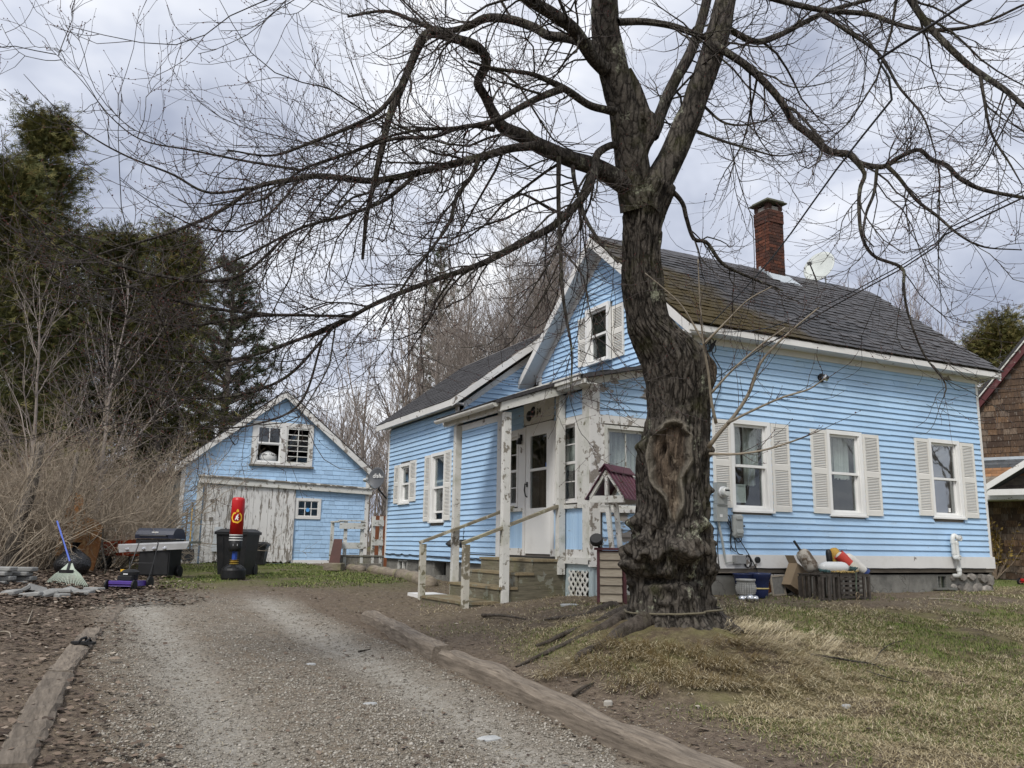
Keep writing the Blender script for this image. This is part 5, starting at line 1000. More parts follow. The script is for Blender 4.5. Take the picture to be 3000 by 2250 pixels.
def limb(f, pts, d0, d1, k=12, m='limb', dens=1., n=None):
    q = lp(f, pts, d0, d1); L = sum(math.dist(a[:3], b[:3]) for a, b in zip(q, q[1:])); c = bark_limb(q, k, n or max(16, int(L*22)), 'limb', M[m], .10, len(LIMBS)+1); LIMBS.append((c, dens)); return c
limb(Tz, [(1420, 1130, 200), (1395, 1000, 190), (1385, 880, 180), (1370, 760, 172), (1345, 600, 170), (1300, 430, 165), (1265, 300, 158), (1240, 150, 145), (1235, 0, 140), (1225, -300, 115), (1180, -700, 70)], 8.62, 8.3, 40, 'bark', .5, 110)
limb(Tz, [(1450, 1130, 190), (1510, 1010, 160), (1590, 870, 142), (1655, 720, 135), (1705, 600, 130), (1770, 420, 128), (1820, 280, 125), (1865, 120, 122), (1890, 0, 112), (1960, -300, 85), (2060, -700, 50)], 8.6, 8.9, 36, 'bark', .5, 110)
limb(Tz, [(1380, 1010, 120), (1330, 985, 112), (1200, 910, 98), (1060, 860, 90), (900, 795, 86), (790, 735, 76), (690, 690, 70), (640, 620, 60), (590, 520, 52), (552, 450, 52), (585, 375, 52), (600, 318, 52), (540, 245, 52), (440, 212, 52), (320, 178, 56), (262, 200, 52), (215, 290, 46), (150, 450, 44), (80, 620, 40), (30, 820, 34), (0, 960, 30), (-45, 1150, 24), (-70, 1400, 16)], 8.55, 7.3)
limb(Tz, [(880, 785, 50), (740, 800, 46), (600, 840, 44), (400, 890, 40), (200, 940, 38), (0, 975, 36), (-150, 965, 33), (-300, 950, 31), (-450, 970, 28), (-640, 1010, 25), (-790, 1110, 22), (-940, 1190, 19), (-1150, 1270, 15), (-1450, 1360, 11), (-1650, 1440, 7)], 8.1, 7.0, dens=1.5)
limb(Tz, [(1230, 270, 70), (1170, 250, 62), (1060, 210, 56), (930, 190, 50), (860, 150, 50), (740, 110, 46), (600, 98, 44), (480, 150, 38), (350, 165, 30), (200, 110, 24), (50, 60, 18), (-150, 90, 12)], 8.4, 9.6)
limb(Tz, [(1240, 380, 80), (1170, 310, 72), (1110, 215, 70), (1060, 150, 70), (960, 80, 66), (850, 10, 62), (650, -130, 50), (450, -300, 34), (200, -450, 20)], 8.35, 7.4)
limb(Tz, [(1290, 600, 50), (1240, 590, 44), (1150, 565, 42), (1040, 490, 40), (920, 430, 30), (820, 395, 24), (640, 370, 18), (500, 330, 12)], 8.3, 7.7)
limb(Tz, [(1020, 475, 40), (900, 520, 38), (780, 580, 32), (650, 650, 28), (450, 690, 22), (250, 700, 18), (50, 745, 13), (-200, 850, 9)], 7.9, 7.0, dens=1.3)
limb(Tz, [(1310, 790, 42), (1270, 785, 38), (1200, 830, 42), (1188, 900, 44), (1150, 1010, 45), (1090, 1100, 45), (960, 1220, 42), (830, 1290, 42), (680, 1370, 38), (560, 1430, 34), (300, 1520, 28), (0, 1640, 24), (-250, 1780, 18), (-520, 1870, 12), (-700, 2000, 7)], 8.5, 7.2, dens=1.4)
limb(Tz, [(1065, 890, 26), (1075, 980, 24), (1100, 1070, 22), (1125, 1160, 22), (1180, 1260, 20), (1250, 1350, 17), (1310, 1420, 12)], 8.35, 7.7, 8)
limb(Tz, [(990, 850, 28), (988, 1000, 24), (990, 1150, 22), (1000, 1400, 20), (1015, 1620, 18), (1060, 1900, 12), (1050, 2150, 7)], 8.2, 7.4, 8)
limb(Tz, [(560, 850, 30), (520, 950, 24), (440, 1060, 22), (400, 1200, 19), (320, 1320, 16), (180, 1500, 13), (60, 1700, 9)], 7.9, 7.2, 8, dens=1.3)
limb(Tz, [(1500, 740, 60), (1530, 640, 64), (1570, 540, 64), (1620, 430, 62), (1690, 310, 58), (1740, 180, 54), (1790, 0, 50), (1850, -300, 34)], 8.8, 9.4, 14, 'limb')
limb(Tz, [(1360, 380, 50), (1400, 470, 64), (1430, 560, 74), (1450, 620, 84), (1480, 650, 92), (1482, 720, 86), (1450, 800, 70), (1440, 900, 40)], 8.45, 8.5, 18, 'bark', 0.)
limb(Tz, [(1310, 120, 40), (1450, 118, 38), (1600, 140, 34), (1740, 190, 30), (1800, 215, 22)], 8.3, 8.8, 8, 'limb', .6)
limb(Rz, [(200, 290, 60), (275, 335, 52), (420, 430, 50), (540, 540, 46), (640, 660, 45), (720, 790, 45), (820, 870, 46), (950, 980, 46), (1080, 1000, 44), (1150, 1060, 40), (1300, 1080, 34), (1400, 1020, 31), (1530, 970, 28), (1610, 1035, 30), (1710, 1072, 30), (1800, 1160, 28), (1950, 1230, 26), (2212, 1282, 22), (2450, 1330, 15)], 8.7, 7.7)
limb(Rz, [(1130, 1050, 34), (1180, 1130, 28), (1150, 1220, 26), (1142, 1350, 24), (1162, 1530, 22), (1240, 1659, 21), (1420, 1735, 20), (1432, 1850, 18), (1460, 2030, 15), (1560, 2290, 13), (1700, 2480, 10), (1690, 2580, 7)], 8.1, 7.6, 9, dens=.55)
limb(Rz, [(1330, 1080, 30), (1400, 1150, 26), (1520, 1300, 24), (1650, 1400, 20), (1790, 1520, 16), (1950, 1600, 12), (2200, 1620, 8)], 8.0, 7.3, 8)
limb(Rz, [(1260, 1090, 24), (1240, 1250, 20), (1190, 1380, 17), (1175, 1520, 13), (1240, 1600, 8)], 8.05, 7.8, 8)
limb(Rz, [(300, 190, 44), (470, 270, 40), (620, 230, 38), (800, 140, 34), (950, 70, 30), (1200, 0, 24), (1500, -80, 16)], 8.9, 9.6)
limb(Rz, [(150, -160, 60), (420, -70, 46), (620, 0, 38), (900, 65, 35), (1200, 92, 32), (1400, 160, 28), (1600, 195, 25), (1900, 165, 20), (2212, 30, 14)], 9.0, 8.2)
limb(Rz, [(1150, -560, 70), (1330, -260, 54), (1480, 0, 46), (1580, 150, 45), (1700, 280, 42), (1850, 420, 40), (1980, 510, 38), (2100, 590, 35), (2212, 690, 30), (2400, 860, 20)], 7.6, 6.6)
limb(Rz, [(900, 90, 30), (1050, 190, 26), (1270, 350, 22), (1400, 560, 18), (1560, 760, 13), (1640, 1000, 8)], 8.6, 7.8, 8)
limb(Rz, [(1930, 500, 24), (1950, 620, 20), (2000, 860, 16), (2120, 1060, 12), (2200, 1200, 8)], 6.9, 6.6, 8)
limb(Tz, [(1570, 1030, 40), (1610, 1040, 30), (1660, 1100, 26), (1680, 1180, 24), (1720, 1290, 23), (1790, 1310, 22), (1870, 1420, 20), (1980, 1480, 16), (2200, 1570, 10)], 8.6, 8.9, 8)
limb(Rz, [(90, 850, 22), (250, 910, 18), (450, 970, 14), (620, 1010, 10), (800, 980, 6)], 8.7, 8.3, 8)
limb(Rz, [(140, 690, 20), (260, 790, 16), (400, 810, 13), (560, 770, 9), (640, 700, 6)], 8.8, 8.6, 8)
limb(Tz, [(1170, 900, 24), (1120, 1080, 20), (1000, 1150, 18), (800, 1050, 14), (700, 1080, 10)], 8.4, 8.8, 8)
limb(Tz, [(640, 700, 30), (500, 680, 24), (300, 740, 22), (100, 750, 20), (-150, 830, 17), (-400, 920, 14), (-620, 1080, 11), (-900, 1110, 8)], 7.8, 6.6, 8, dens=1.4)
limb(Tz, [(140, 460, 30), (20, 600, 24), (-150, 690, 20), (-350, 770, 17), (-560, 840, 13), (-800, 810, 9)], 7.4, 6.6, 8, dens=1.4)
limb(Tz, [(200, 960, 26), (50, 1080, 22), (-150, 1160, 19), (-400, 1230, 16), (-700, 1380, 13), (-1000, 1500, 10), (-1300, 1600, 7)], 7.6, 6.9, 8, dens=1.4)
limb(Tz, [(-640, 1010, 20), (-900, 1040, 15), (-1100, 940, 12), (-1350, 840, 10), (-1560, 720, 7), (-1750, 560, 5), (-1900, 400, 3)], 7.15, 6.6, 8, dens=.5)
limb(Tz, [(-400, 920, 17), (-700, 870, 14), (-1000, 810, 11), (-1250, 760, 8), (-1420, 640, 6), (-1600, 420, 4), (-1800, 220, 3)], 7.0, 6.4, 8, dens=.6)
for pts in ([(1050, 880, 13), (900, 985, 11), (700, 1050, 9), (500, 1055, 7), (330, 1000, 5), (230, 930, 3)], [(980, 830, 13), (760, 925, 10), (520, 955, 8), (300, 900, 6), (150, 800, 4), (70, 700, 3)], [(1000, 1000, 11), (830, 1110, 9), (640, 1165, 7), (470, 1150, 5), (340, 1090, 3)], [(900, 770, 15), (680, 815, 11), (430, 800, 8), (220, 720, 6), (60, 610, 4)], [(1010, 1060, 9), (880, 1180, 7), (740, 1245, 5), (600, 1250, 4), (500, 1210, 3)], [(820, 880, 11), (600, 900, 9), (380, 840, 6), (200, 760, 4), (90, 640, 3)]):
    allp = np.concatenate([c for c, dd in LIMBS[2:]]); dep = allp[:, :3]@CF; sx = 1500+FPX*(allp[:, :3]@CR)/dep; sy = 1125-FPX*(allp[:, :3]@CU)/dep; j = int(np.argmin((sx-pts[0][0])**2+(sy-pts[0][1])**2))
    limb(Sz, [(float(sx[j]), float(sy[j]), min(pts[0][2], 2*allp[j, 3]*FPX/dep[j]*.8))]+pts[1:], float(dep[j]), 6.7, 6, 'limb', .9)
# boughs that lean toward the street, above and beside the viewer
limb(Tz, [(1235, -150, 90), (1100, -300, 70), (800, -420, 50), (400, -420, 34), (0, -250, 22), (-300, -50, 14)], 8.2, 6.0, 10, dens=.8)
mrng = np.random.default_rng(77); TP = []; BUD = []
LV1 = []
for c, dens in LIMBS:
    if dens <= 0: continue
    P = c[None, :, :3]; R = c[None, :, 3]; L = float(np.linalg.norm(np.diff(c[:, :3], axis=0), axis=1).sum())
    big = c[0, 3] > .12
    S, D, r, t, Lp, own = spawn(P, R, 8.2*dens, .35 if big else .08, 1., (.5, 1.25), mrng, .35)
    if not len(S): continue
    ln = np.clip(mrng.gamma(3.2, .30, len(S))*(1.15-.45*t), .25, 2.4); r0 = np.clip(r*.45, .0045, .014)*(.5+.35*ln/1.2); D[:, 2] -= .15
    LV1.append(grow(S, D, ln, r0, .0022, 9, .15, lambda q: -.10 if q < .55 else .20, mrng))
P1 = np.concatenate([a for a, b in LV1]); R1 = np.concatenate([b for a, b in LV1])
S, D, r, t, Lp, own = spawn(P1, R1, 7.4, .12, 1., (.4, 1.15), mrng, .3); ln = np.clip(mrng.gamma(2.6, .19, len(S))*(1.2-.5*t), .10, 1.1); P2, R2_ = grow(S, D, ln, np.clip(r*.75, .0024, .0055), .0016, 6, .17, lambda q: -.04 if q < .4 else .16, mrng)
S, D, r, t, Lp, own = spawn(P2, R2_, 4.2, .15, 1., (.4, 1.1), mrng, .2); ln = np.clip(mrng.gamma(2.2, .085, len(S)), .04, .5); P3, R3_ = grow(S, D, ln, np.clip(r*.8, .0018, .003), .0013, 3, .15, .14, mrng)
put('branches', mesh_np('branches', *tubes(P1, R1, 5), True), M['limb'], MAP)['kind'] = 'stuff'
put('twigs', mesh_np('twigs', *join([tubes(P2, R2_, 4), tubes(P3, R3_, 3)]), True), M['twig'], MAP)['kind'] = 'stuff'
def bud_from(P, per_m, tip, sc, rng, t0=.45):
    S, D, r, t, Lp, own = spawn(P, np.full(P.shape[:2], .003), per_m, t0, 1., (.5, 1.1), rng); C = [S]; A = [D]
    if tip: C.append(P[:, -1]); A.append(P[:, -1]-P[:, -2])
    C, A = np.concatenate(C), np.concatenate(A); n = len(C); return buds_mesh(C, A, rng.uniform(.0035, .007, n)*sc, rng.uniform(.008, .017, n)*sc, rng)
V, F = join([bud_from(P3, 7, True, 1., mrng, .2), bud_from(P2, 3.2, True, 1., mrng)])
put('buds', mesh_np('buds', V, F, False, np.repeat(mrng.random(len(V)//5), 5)), M['bud'], MAP)['kind'] = 'stuff'
print('maple', len(P1), len(P2), len(P3), len(V)//5)
# suckers sprouting from the trunk
for pts, d0, d1 in (([(2075, 1310, 15), (2110, 1265, 12), (2150, 1220, 11), (2195, 1150, 10), (2230, 1060, 8), (2300, 985, 6), (2400, 900, 4)], 8.35, 7.8), ([(2098, 1240, 11), (2085, 1180, 9), (2075, 1090, 8), (2060, 1000, 7), (2050, 870, 5), (2045, 760, 3)], 8.3, 8.0), ([(2078, 1330, 10), (2160, 1330, 7), (2240, 1318, 6), (2330, 1290, 5), (2400, 1262, 3)], 8.3, 7.7), ([(2130, 1240, 9), (2200, 1205, 7), (2290, 1165, 6), (2370, 1140, 5), (2420, 1105, 3)], 8.15, 7.7), ([(2060, 1000, 7), (2000, 900, 5), (1950, 850, 4), (1890, 800, 3)], 8.15, 8.0), ([(2085, 1150, 8), (2150, 1080, 6), (2230, 1010, 5), (2300, 960, 3)], 8.2, 7.8), ([(2060, 1010, 8), (2130, 940, 6), (2190, 880, 4), (2260, 840, 3)], 8.1, 7.6)):
    c = spline(lp(Sz, pts, d0, d1), 22); MB().tube([tuple(p[:3]) for p in c], list(c[:, 3]), 6).build('sucker_shoot', M['shoot'], MAP, smooth=True)
    S, D, r, t, Lp, own = spawn(c[None, :, :3], c[None, :, 3], 11, .25, 1., (.4, .9), mrng, .3); ln = np.clip(mrng.gamma(2.5, .12, len(S)), .08, .7); P_, R_ = grow(S, D, ln, np.clip(r*.6, .002, .004), .0014, 5, .12, .10, mrng)
    put('shoot_twigs', mesh_np('shoot_twigs', *tubes(P_, R_, 4), True), M['twig'], MAP)['kind'] = 'stuff'
    V, F = bud_from(P_, 14, True, 1.05, mrng, .2); put('buds', mesh_np('buds', V, F, False, np.repeat(mrng.random(len(V)//5), 5)), M['bud'], MAP)['kind'] = 'stuff'
# roots on the mound
M['root'] = bark_mat('root_bark', (.045, .037, .030), (.125, .106, .088), 1.4, .3, .3, plate=.0)
def root(pts, name='root'):
    q = []
    for x, y, w in pts:
        p = gp(x, y); rad = w*.72/FPX*float(p@CF)/2; q.append((p[0], p[1], gz(p[0], p[1])+rad*.3, rad))
    c = spline(q, 26); c[:, 2] += .015*np.sin(np.linspace(0, 9, 26)); c[:, 0] += .02*np.sin(np.linspace(0, 14, 26)); bark_limb([tuple(a) for a in c[::2]], 14, 44, name, M['root'], .30, int(pts[0][0]) % 19)
for pts in ([(1880, 1800, 70), (1800, 1830, 50), (1740, 1850, 34), (1670, 1880, 24), (1590, 1925, 16), (1520, 1955, 10), (1480, 1965, 5)], [(1860, 1790, 50), (1760, 1820, 30), (1680, 1850, 20), (1600, 1890, 14), (1540, 1900, 8)], [(1890, 1830, 80), (1810, 1870, 52), (1750, 1900, 40), (1700, 1930, 26), (1680, 1950, 12)], [(2080, 1800, 60), (2130, 1825, 40), (2160, 1850, 26), (2180, 1865, 10)], [(1800, 1780, 40), (1720, 1800, 22), (1640, 1815, 14), (1580, 1820, 7)]): root(pts)
# strap round the trunk
zc = yz(1318); mb = MB(); c0 = np.array([np.interp(zc, zz, cx[:, 0]), np.interp(zc, zz, cx[:, 1])]); it = int(np.argmin(abs(zz-zc)))
mb.tube([(c0[0]+(np.max(R2[it-4:it+4, int(i*nt_/60) % nt_])+.012)*(math.cos(a)*rgt[0]+math.sin(a)*twd[0]), c0[1]+(np.max(R2[it-4:it+4, int(i*nt_/60) % nt_])+.012)*(math.cos(a)*rgt[1]+math.sin(a)*twd[1]), zc+.02*math.cos(a)) for i, a in [(i, 2*math.pi*i/60) for i in range(61)]], .010, 6, False)
tag(mb.build('rope', simple('old_rope', (.16, .14, .095), .9, .2, 20), None, (c0[0], c0[1], zc), True), 'old rope tied round the foot of the maple trunk', 'rope')
# ------------------------------------------------------------------ other trees and shrubs
def spot(x, depth, h=0.):
    k = h*.62*FPX/depth/13400; x = (x-1631*k)/(1-k); p = at(x, 1600, depth); return np.array([p[0], p[1], gz(p[0], p[1])])
M['lilac'] = simple('lilac_bark', (.29, .24, .18), .85, .35, 10, bump=0); M['lilac2'] = simple('brown_brush', (.23, .175, .13), .85, .35, 10, bump=0)
M['baret'] = simple('grey_bare_wood', (.235, .20, .175), .85, .3, 5, bump=0); M['birch'] = simple('birch_bark', (.36, .33, .31), .7, .35, 6, bump=0); M['btwig'] = simple('birch_twig', (.17, .12, .115), .8, .3, 5, bump=0)
def bare_shrub(name, label, base, n, h, spread, seed, group, m='lilac', rs=.016, tw=1., lean=(0, 0)):
    rng = np.random.default_rng(seed); o = thing(name, label, 'shrub', base, group); a = rng.uniform(0, 6.28, n); S = np.stack([base[0]+np.cos(a)*rng.uniform(0, .35*spread, n), base[1]+np.sin(a)*rng.uniform(0, .35*spread, n), np.full(n, base[2]-.05)], 1); S[:, 2] = g(S[:, 0], S[:, 1])-.05
    D = np.stack([np.cos(a)*spread*.33+lean[0], np.sin(a)*spread*.33+lean[1], np.ones(n)], 1)+rng.normal(0, .12, (n, 3)); P, R = grow(S, D, h*.92*rng.uniform(.5, 1.05, n), rng.uniform(.6, 1.3, n)*rs, .004, 12, .135, -.004, rng)
    put('stems', mesh_np('stems', *tubes(P, R, 5), True), M[m], o)
    s, d, r, t, L, own = spawn(P, R, 7.0*tw, .2, 1., (.35, 1.15), rng); ln = np.clip(rng.gamma(3, .17, len(s)), .12, 1.2)*(h/3)**.5; P2, R2 = grow(s, d, ln, np.clip(r*.6, .003, .009), .0025, 6, .24, .05, rng)
    s, d, r, t, L, own = spawn(P2, R2, 6.0*tw, .15, 1., (.4, 1.3), rng); ln = np.clip(rng.gamma(2.2, .10, len(s)), .05, .7); P3, R3 = grow(s, d, ln, np.clip(r*.7, .0025, .0045), .002, 4, .2, .08, rng)
    q = put('twigs', mesh_np('twigs', *join([tubes(P2, R2, 4), tubes(P3, R3, 3)]), True), M[m], o); q['kind'] = 'stuff'; return o
gname = 'bare shrubs of the thicket'
for k, (x, d, n, h, sp, m, lb, ln) in enumerate(((-60, 14.5, 34, 3.6, 2.0, 'lilac', 'bare brown thicket shrub cut off by the left edge of the photo', (0, 0)), (110, 16.5, 44, 3.9, 2.0, 'lilac', 'dense bare lilac behind the stacked pavers', (.1, 0)), (250, 17.5, 48, 3.7, 2.3, 'lilac', 'dense bare lilac arching over the garbage bag and rusted sheet', (.25, -.05)), (40, 19.5, 40, 4.4, 1.8, 'lilac2', 'taller reddish brown thicket shrub behind the nearest lilacs at far left', (0, 0)), (210, 21, 46, 4.5, 2.2, 'lilac2', 'tall brown brush in front of the cedars, left of the leaning bare tree', (0, 0)), (380, 20.5, 44, 3.6, 2.2, 'lilac', 'bare shrub spreading towards the left corner of the garage', (.1, 0)), (470, 24.5, 40, 2.9, 2.0, 'lilac2', 'low brown brush beside the grey left wall of the garage', (0, 0)), (420, 28, 40, 3.4, 2.3, 'lilac2', 'bare brush farthest back, left of the garage', (0, 0)), (330, 18.3, 26, 2.5, 2.6, 'lilac', 'low tangled shrub with curling twigs above the grill', (.35, -.2)))):
    bare_shrub('lilac_shrub', lb, spot(x, d), n, h, sp, 100+k, gname, m, .017, 1.25, ln)
M['needle'] = leafy_mat('cedar_sprays', [(0., (.040, .050, .017)), (.45, (.105, .108, .034)), (.8, (.21, .185, .062)), (1., (.36, .265, .115))], .7)
M['olive'] = leafy_mat('olive_sprays', [(0., (.06, .065, .02)), (.5, (.15, .14, .045)), (1., (.32, .25, .10))], .7); M['pine'] = leafy_mat('pine_needles', [(0., (.035, .05, .025)), (.6, (.08, .105, .05)), (1., (.16, .17, .08))], .7)
def evergreen(name, label, base, h, w, seed, n=7000, leaf=.24, m='needle', trunk=.17, low=.06, group='cedars along the left boundary', taper=.75, gap=.42):
    rng = np.random.default_rng(seed); o = thing(name, label, 'tree', base, group); k = 14; t = np.linspace(0, 1, k); P = np.stack([base[0]+.1*np.sin(t*4+seed), base[1]+.1*np.cos(t*3), base[2]-.1+t*h*.97], 1)[None]; put('trunk', mesh_np('trunk', *tubes(P, (trunk*(1-.9*t))[None], 8), True), M['baret'], o)
    nl = int(h*11); z = rng.uniform(low, .98, nl); prof = lambda q: w*np.clip((1-q)**taper, .02, 1)*np.clip((q-low+.10)/.16, .3, 1)
    S = np.stack([np.full(nl, base[0]), np.full(nl, base[1]), base[2]+z*h], 1); a = rng.uniform(0, 6.28, nl); D = np.stack([np.cos(a), np.sin(a), .15+.9*z], 1); L = prof(z)*rng.uniform(.75, 1.15, nl); B, R = grow(S, D, L, .03*(1-z)+.008, .004, 6, .08, .05, rng); put('boughs', mesh_np('boughs', *tubes(B, R, 4), True), M['baret'], o)
    # sprays clustered along the boughs, uneven so the sky shows through
    own = rng.integers(0, nl, n); tt = rng.beta(1.9, 1.0, n); x = tt*6; i = np.minimum(x.astype(int), 5); f = (x-i)[:, None]; C = B[own, i]*(1-f)+B[own, i+1]*f+rng.normal(0, .22+.05*w/2, (n, 3))
    keep = fbm(C[:, 0]*1.1+C[:, 1]*.7, C[:, 2]*1.1, 1., seed, 3) > gap*rng.uniform(.6, 1.15, n); C = C[keep]; n = len(C); own = own[keep]
    out = nrm(C-np.stack([np.full(n, base[0]), np.full(n, base[1]), C[:, 2]], 1)+1e-6); d0 = nrm(out+np.stack([rng.normal(0, .5, n), rng.normal(0, .5, n), rng.normal(.15, .45, n)], 1)); sd = nrm(np.cross(d0, rng.normal(0, 1, (n, 3)))); V = []; F = []; ln = leaf*rng.uniform(.6, 1.3, n)[:, None]; q = 5
    for j, (al, sp) in enumerate(((0., 0.), (.25, .38), (.25, -.38), (.5, .30), (.5, -.30))):
        b = C+d0*ln*al; tp = b+nrm(d0+sd*sp*2.1)*ln*(.62-.2*al); wd = nrm(np.cross(d0, sd))*0+sd*ln*.075; V.append(np.stack([b-wd*.6, b+wd*.6, tp+wd*.35, tp-wd*.35], 1))
    V = np.stack(V, 1).reshape(-1, 3); nq = n*5; F = np.arange(nq*4).reshape(nq, 4); shade = np.clip(.35*rng.random(n)+.45*((C[:, 2]-base[2])/h)+.25*rng.random(n)**3, 0, 1)
    c = put('crown', mesh_np('crown', V, F, False, np.repeat(np.clip(rng.random(n)**1.3*.75+.25*(C[:, 2]-base[2])/h*rng.random(n), 0, 1), 20)), M[m], o); c['kind'] = 'stuff'; return o
evergreen('cedar_tree', 'dark cedar cut off by the left edge of the photo', spot(10, 22, 13), 10.9, 3.2, 1, 22000, gap=.40, taper=.6)
evergreen('cedar_tree', 'tallest cedar, dark and pointed, left of the garage', spot(165, 24, 22), 13.5, 3.3, 2, 36000, trunk=.22, gap=.43, taper=.66)
evergreen('cedar_tree', 'broad dark cedar nearest the garage roof on its left', spot(525, 27, 17), 10.9, 2.6, 3, 27000, trunk=.22, low=.20, gap=.38, taper=.55)
evergreen('cedar_tree', 'shorter dense cedar filling the gap between the tall cedars', spot(350, 28, 17), 10.8, 3.5, 4, 30000, low=.1, gap=.38, taper=.5)
evergreen('cedar_tree', 'dark cedar farther back behind the lilac thicket', spot(90, 30, 17), 11.5, 3.8, 5, 22000, low=.06, gap=.3, taper=.55)
evergreen('cedar_tree', 'olive green cedar above the neighbour roof at the right edge', spot(2925, 40, 17), 11.4, 4.0, 6, 30000, .27, 'olive', gap=.36, taper=.4, group='evergreens behind the houses')
def pine(name, label, base, h, side, seed, tiers, group='pines behind the garage and house', n=26, z0=.3):
    rng = np.random.default_rng(seed); o = thing(name, label, 'tree', base, group); t = np.linspace(0, 1, 10); P = np.stack([base[0]+0*t, base[1]+0*t, base[2]-.1+t*h], 1)[None]; put('trunk', mesh_np('trunk', *tubes(P, (.24*(1-.85*t))[None], 8), True), M['baret'], o)
    z = np.repeat(np.linspace(z0, .97, tiers), n)+rng.normal(0, .008, tiers*n); k = len(z); a = rng.uniform(0, 6.28, k); D = np.stack([np.cos(a), np.sin(a), .12+.3*z], 1); L = side*np.clip(1.15-z, .1, 1)*rng.uniform(.6, 1.15, k); S = np.stack([np.full(k, base[0]), np.full(k, base[1]), base[2]+z*h], 1); B, R = grow(S, D, L, .035, .008, 7, .07, .03, rng); put('boughs', mesh_np('boughs', *tubes(B, R, 4), True), M['baret'], o)
    s, d, r, tt, Lp, own = spawn(B, R, 8, .35, 1., (.3, 1.1), rng, .8); d[:, 2] += .25; n_ = len(s); V = []
    s = np.concatenate([s, B[:, -1]]); d = np.concatenate([d, B[:, -1]-B[:, -2]]); n_ = len(s); d = nrm(d)
    for j in range(16):
        q = nrm(d+rng.normal(0, .55, (n_, 3))); b = s+q*.03; tp = b+q*rng.uniform(.20, .36, n_)[:, None]; w = nrm(np.cross(q, rng.normal(0, 1, (n_, 3))))*.014; V.append(np.stack([b-w, b+w, tp], 1))
    V = np.stack(V, 1).reshape(-1, 3); c = put('needles', mesh_np('needles', V, np.arange(len(V)).reshape(-1, 3), False, np.repeat(rng.random(len(V)//3), 3)), M['pine'], o); c['kind'] = 'stuff'
pine('pine_tree', 'pine with flat tiers of boughs left of the garage peak', spot(690, 33, 18), 11.8, 3.6, 1, 11, n=24, z0=.30)
pine('pine_tree', 'dark pine top showing over the rear ell roof', spot(1290, 52, 30), 19.5, 3.2, 2, 13, n=14, z0=.4)
def bare_tree(name, label, base, h, seed, group, m='baret', tm=None, rt=.11, spread=.55, d1=4.6, d2=3.8, d3=3.2, forks=3, lean=(0, 0), tw=.006):
    rng = np.random.default_rng(seed); o = thing(name, label, 'tree', base, group); tm = tm or m; S = np.repeat(np.array([base])-np.array([[0, 0, .1]]), 1, 0); P, R = grow(S, np.array([[lean[0], lean[1], 1.]]), np.array([h]), rt, rt*.12, 20, .035, .02, rng); put('trunk', mesh_np('trunk', *tubes(P, R, 8), True), M[m], o)
    s, d, r, t, L, own = spawn(P, R, d1, .22, .97, (.45, .95), rng); d[:, 2] += .35; ln = h*(.42-.30*t)*rng.uniform(.6, 1.2, len(s))*spread/.55; P1, R1 = grow(s, d, ln, np.clip(r*.55, tw, .05), tw, 9, .10, .06, rng)
    s, d, r, t, L, own = spawn(P1, R1, d2, .15, 1., (.35, .9), rng); d[:, 2] += .15; ln = np.clip(L*rng.uniform(.22, .5, len(s))*(1.15-.5*t), .2, 2.4); P2, R2 = grow(s, d, ln, np.clip(r*.6, tw*.9, .02), tw*.7, 6, .13, .06, rng)
    s, d, r, t, L, own = spawn(P2, R2, d3, .15, 1., (.35, .9), rng); ln = np.clip(L*rng.uniform(.25, .6, len(s)), .12, .9); P3, R3 = grow(s, d, ln, np.clip(r*.7, tw*.7, .01), tw*.55, 3, .13, .06, rng)
    put('limbs', mesh_np('limbs', *tubes(P1, R1, 5), True), M[m], o); q = put('twigs', mesh_np('twigs', *join([tubes(P2, R2, 4), tubes(P3, R3, 3)]), True), M[tm], o); q['kind'] = 'stuff'; return o
gb = 'bare trees behind the house and garage'
BT = ((1010, 34, 7.5, 'thin bare tree rising just right of the garage roof', .08, .5), (1085, 29, 7.8, 'slender bare trunk in the gap between garage and house', .07, .5), (1130, 31, 6.5, 'low bare tree behind the grey satellite dish', .06, .6), (1180, 38, 12.5, 'bare tree with straight trunk just left of the rear ell roof', .13, .5), (1235, 36, 11.5, 'bare tree behind the lower end of the ell roof', .12, .55), (1330, 40, 14.0, 'bare tree behind the middle of the ell roof', .15, .55), (1420, 44, 16.5, 'tall pale bare tree behind the upper end of the ell roof', .17, .6), (1500, 42, 17.5, 'tallest bare tree with pale crown left of the house gable', .17, .62), (1590, 46, 17.0, 'bare tree crown meeting the left slope of the house gable', .17, .6), (900, 42, 8.5, 'far bare tree behind the garage peak', .09, .6), (700, 40, 6.6, 'far bare tree low behind the left slope of the garage', .08, .7), (610, 44, 6.2, 'small far bare tree beside the broad cedar trunk', .08, .7), (1060, 44, 10.5, 'far bare tree behind the right slope of the garage', .10, .6), (1120, 26.5, 4.4, 'young bare sapling beside the back steps', .04, .6), (1080, 27, 3.6, 'low bare sapling against the right wall of the garage', .035, .7))
for k, (x, d, h, lb, rt, sp) in enumerate(BT): bare_tree('bare_tree', lb, spot(x, d, h), h, 300+k, gb, 'baret', None, rt, sp, tw=.0055+.00007*d)
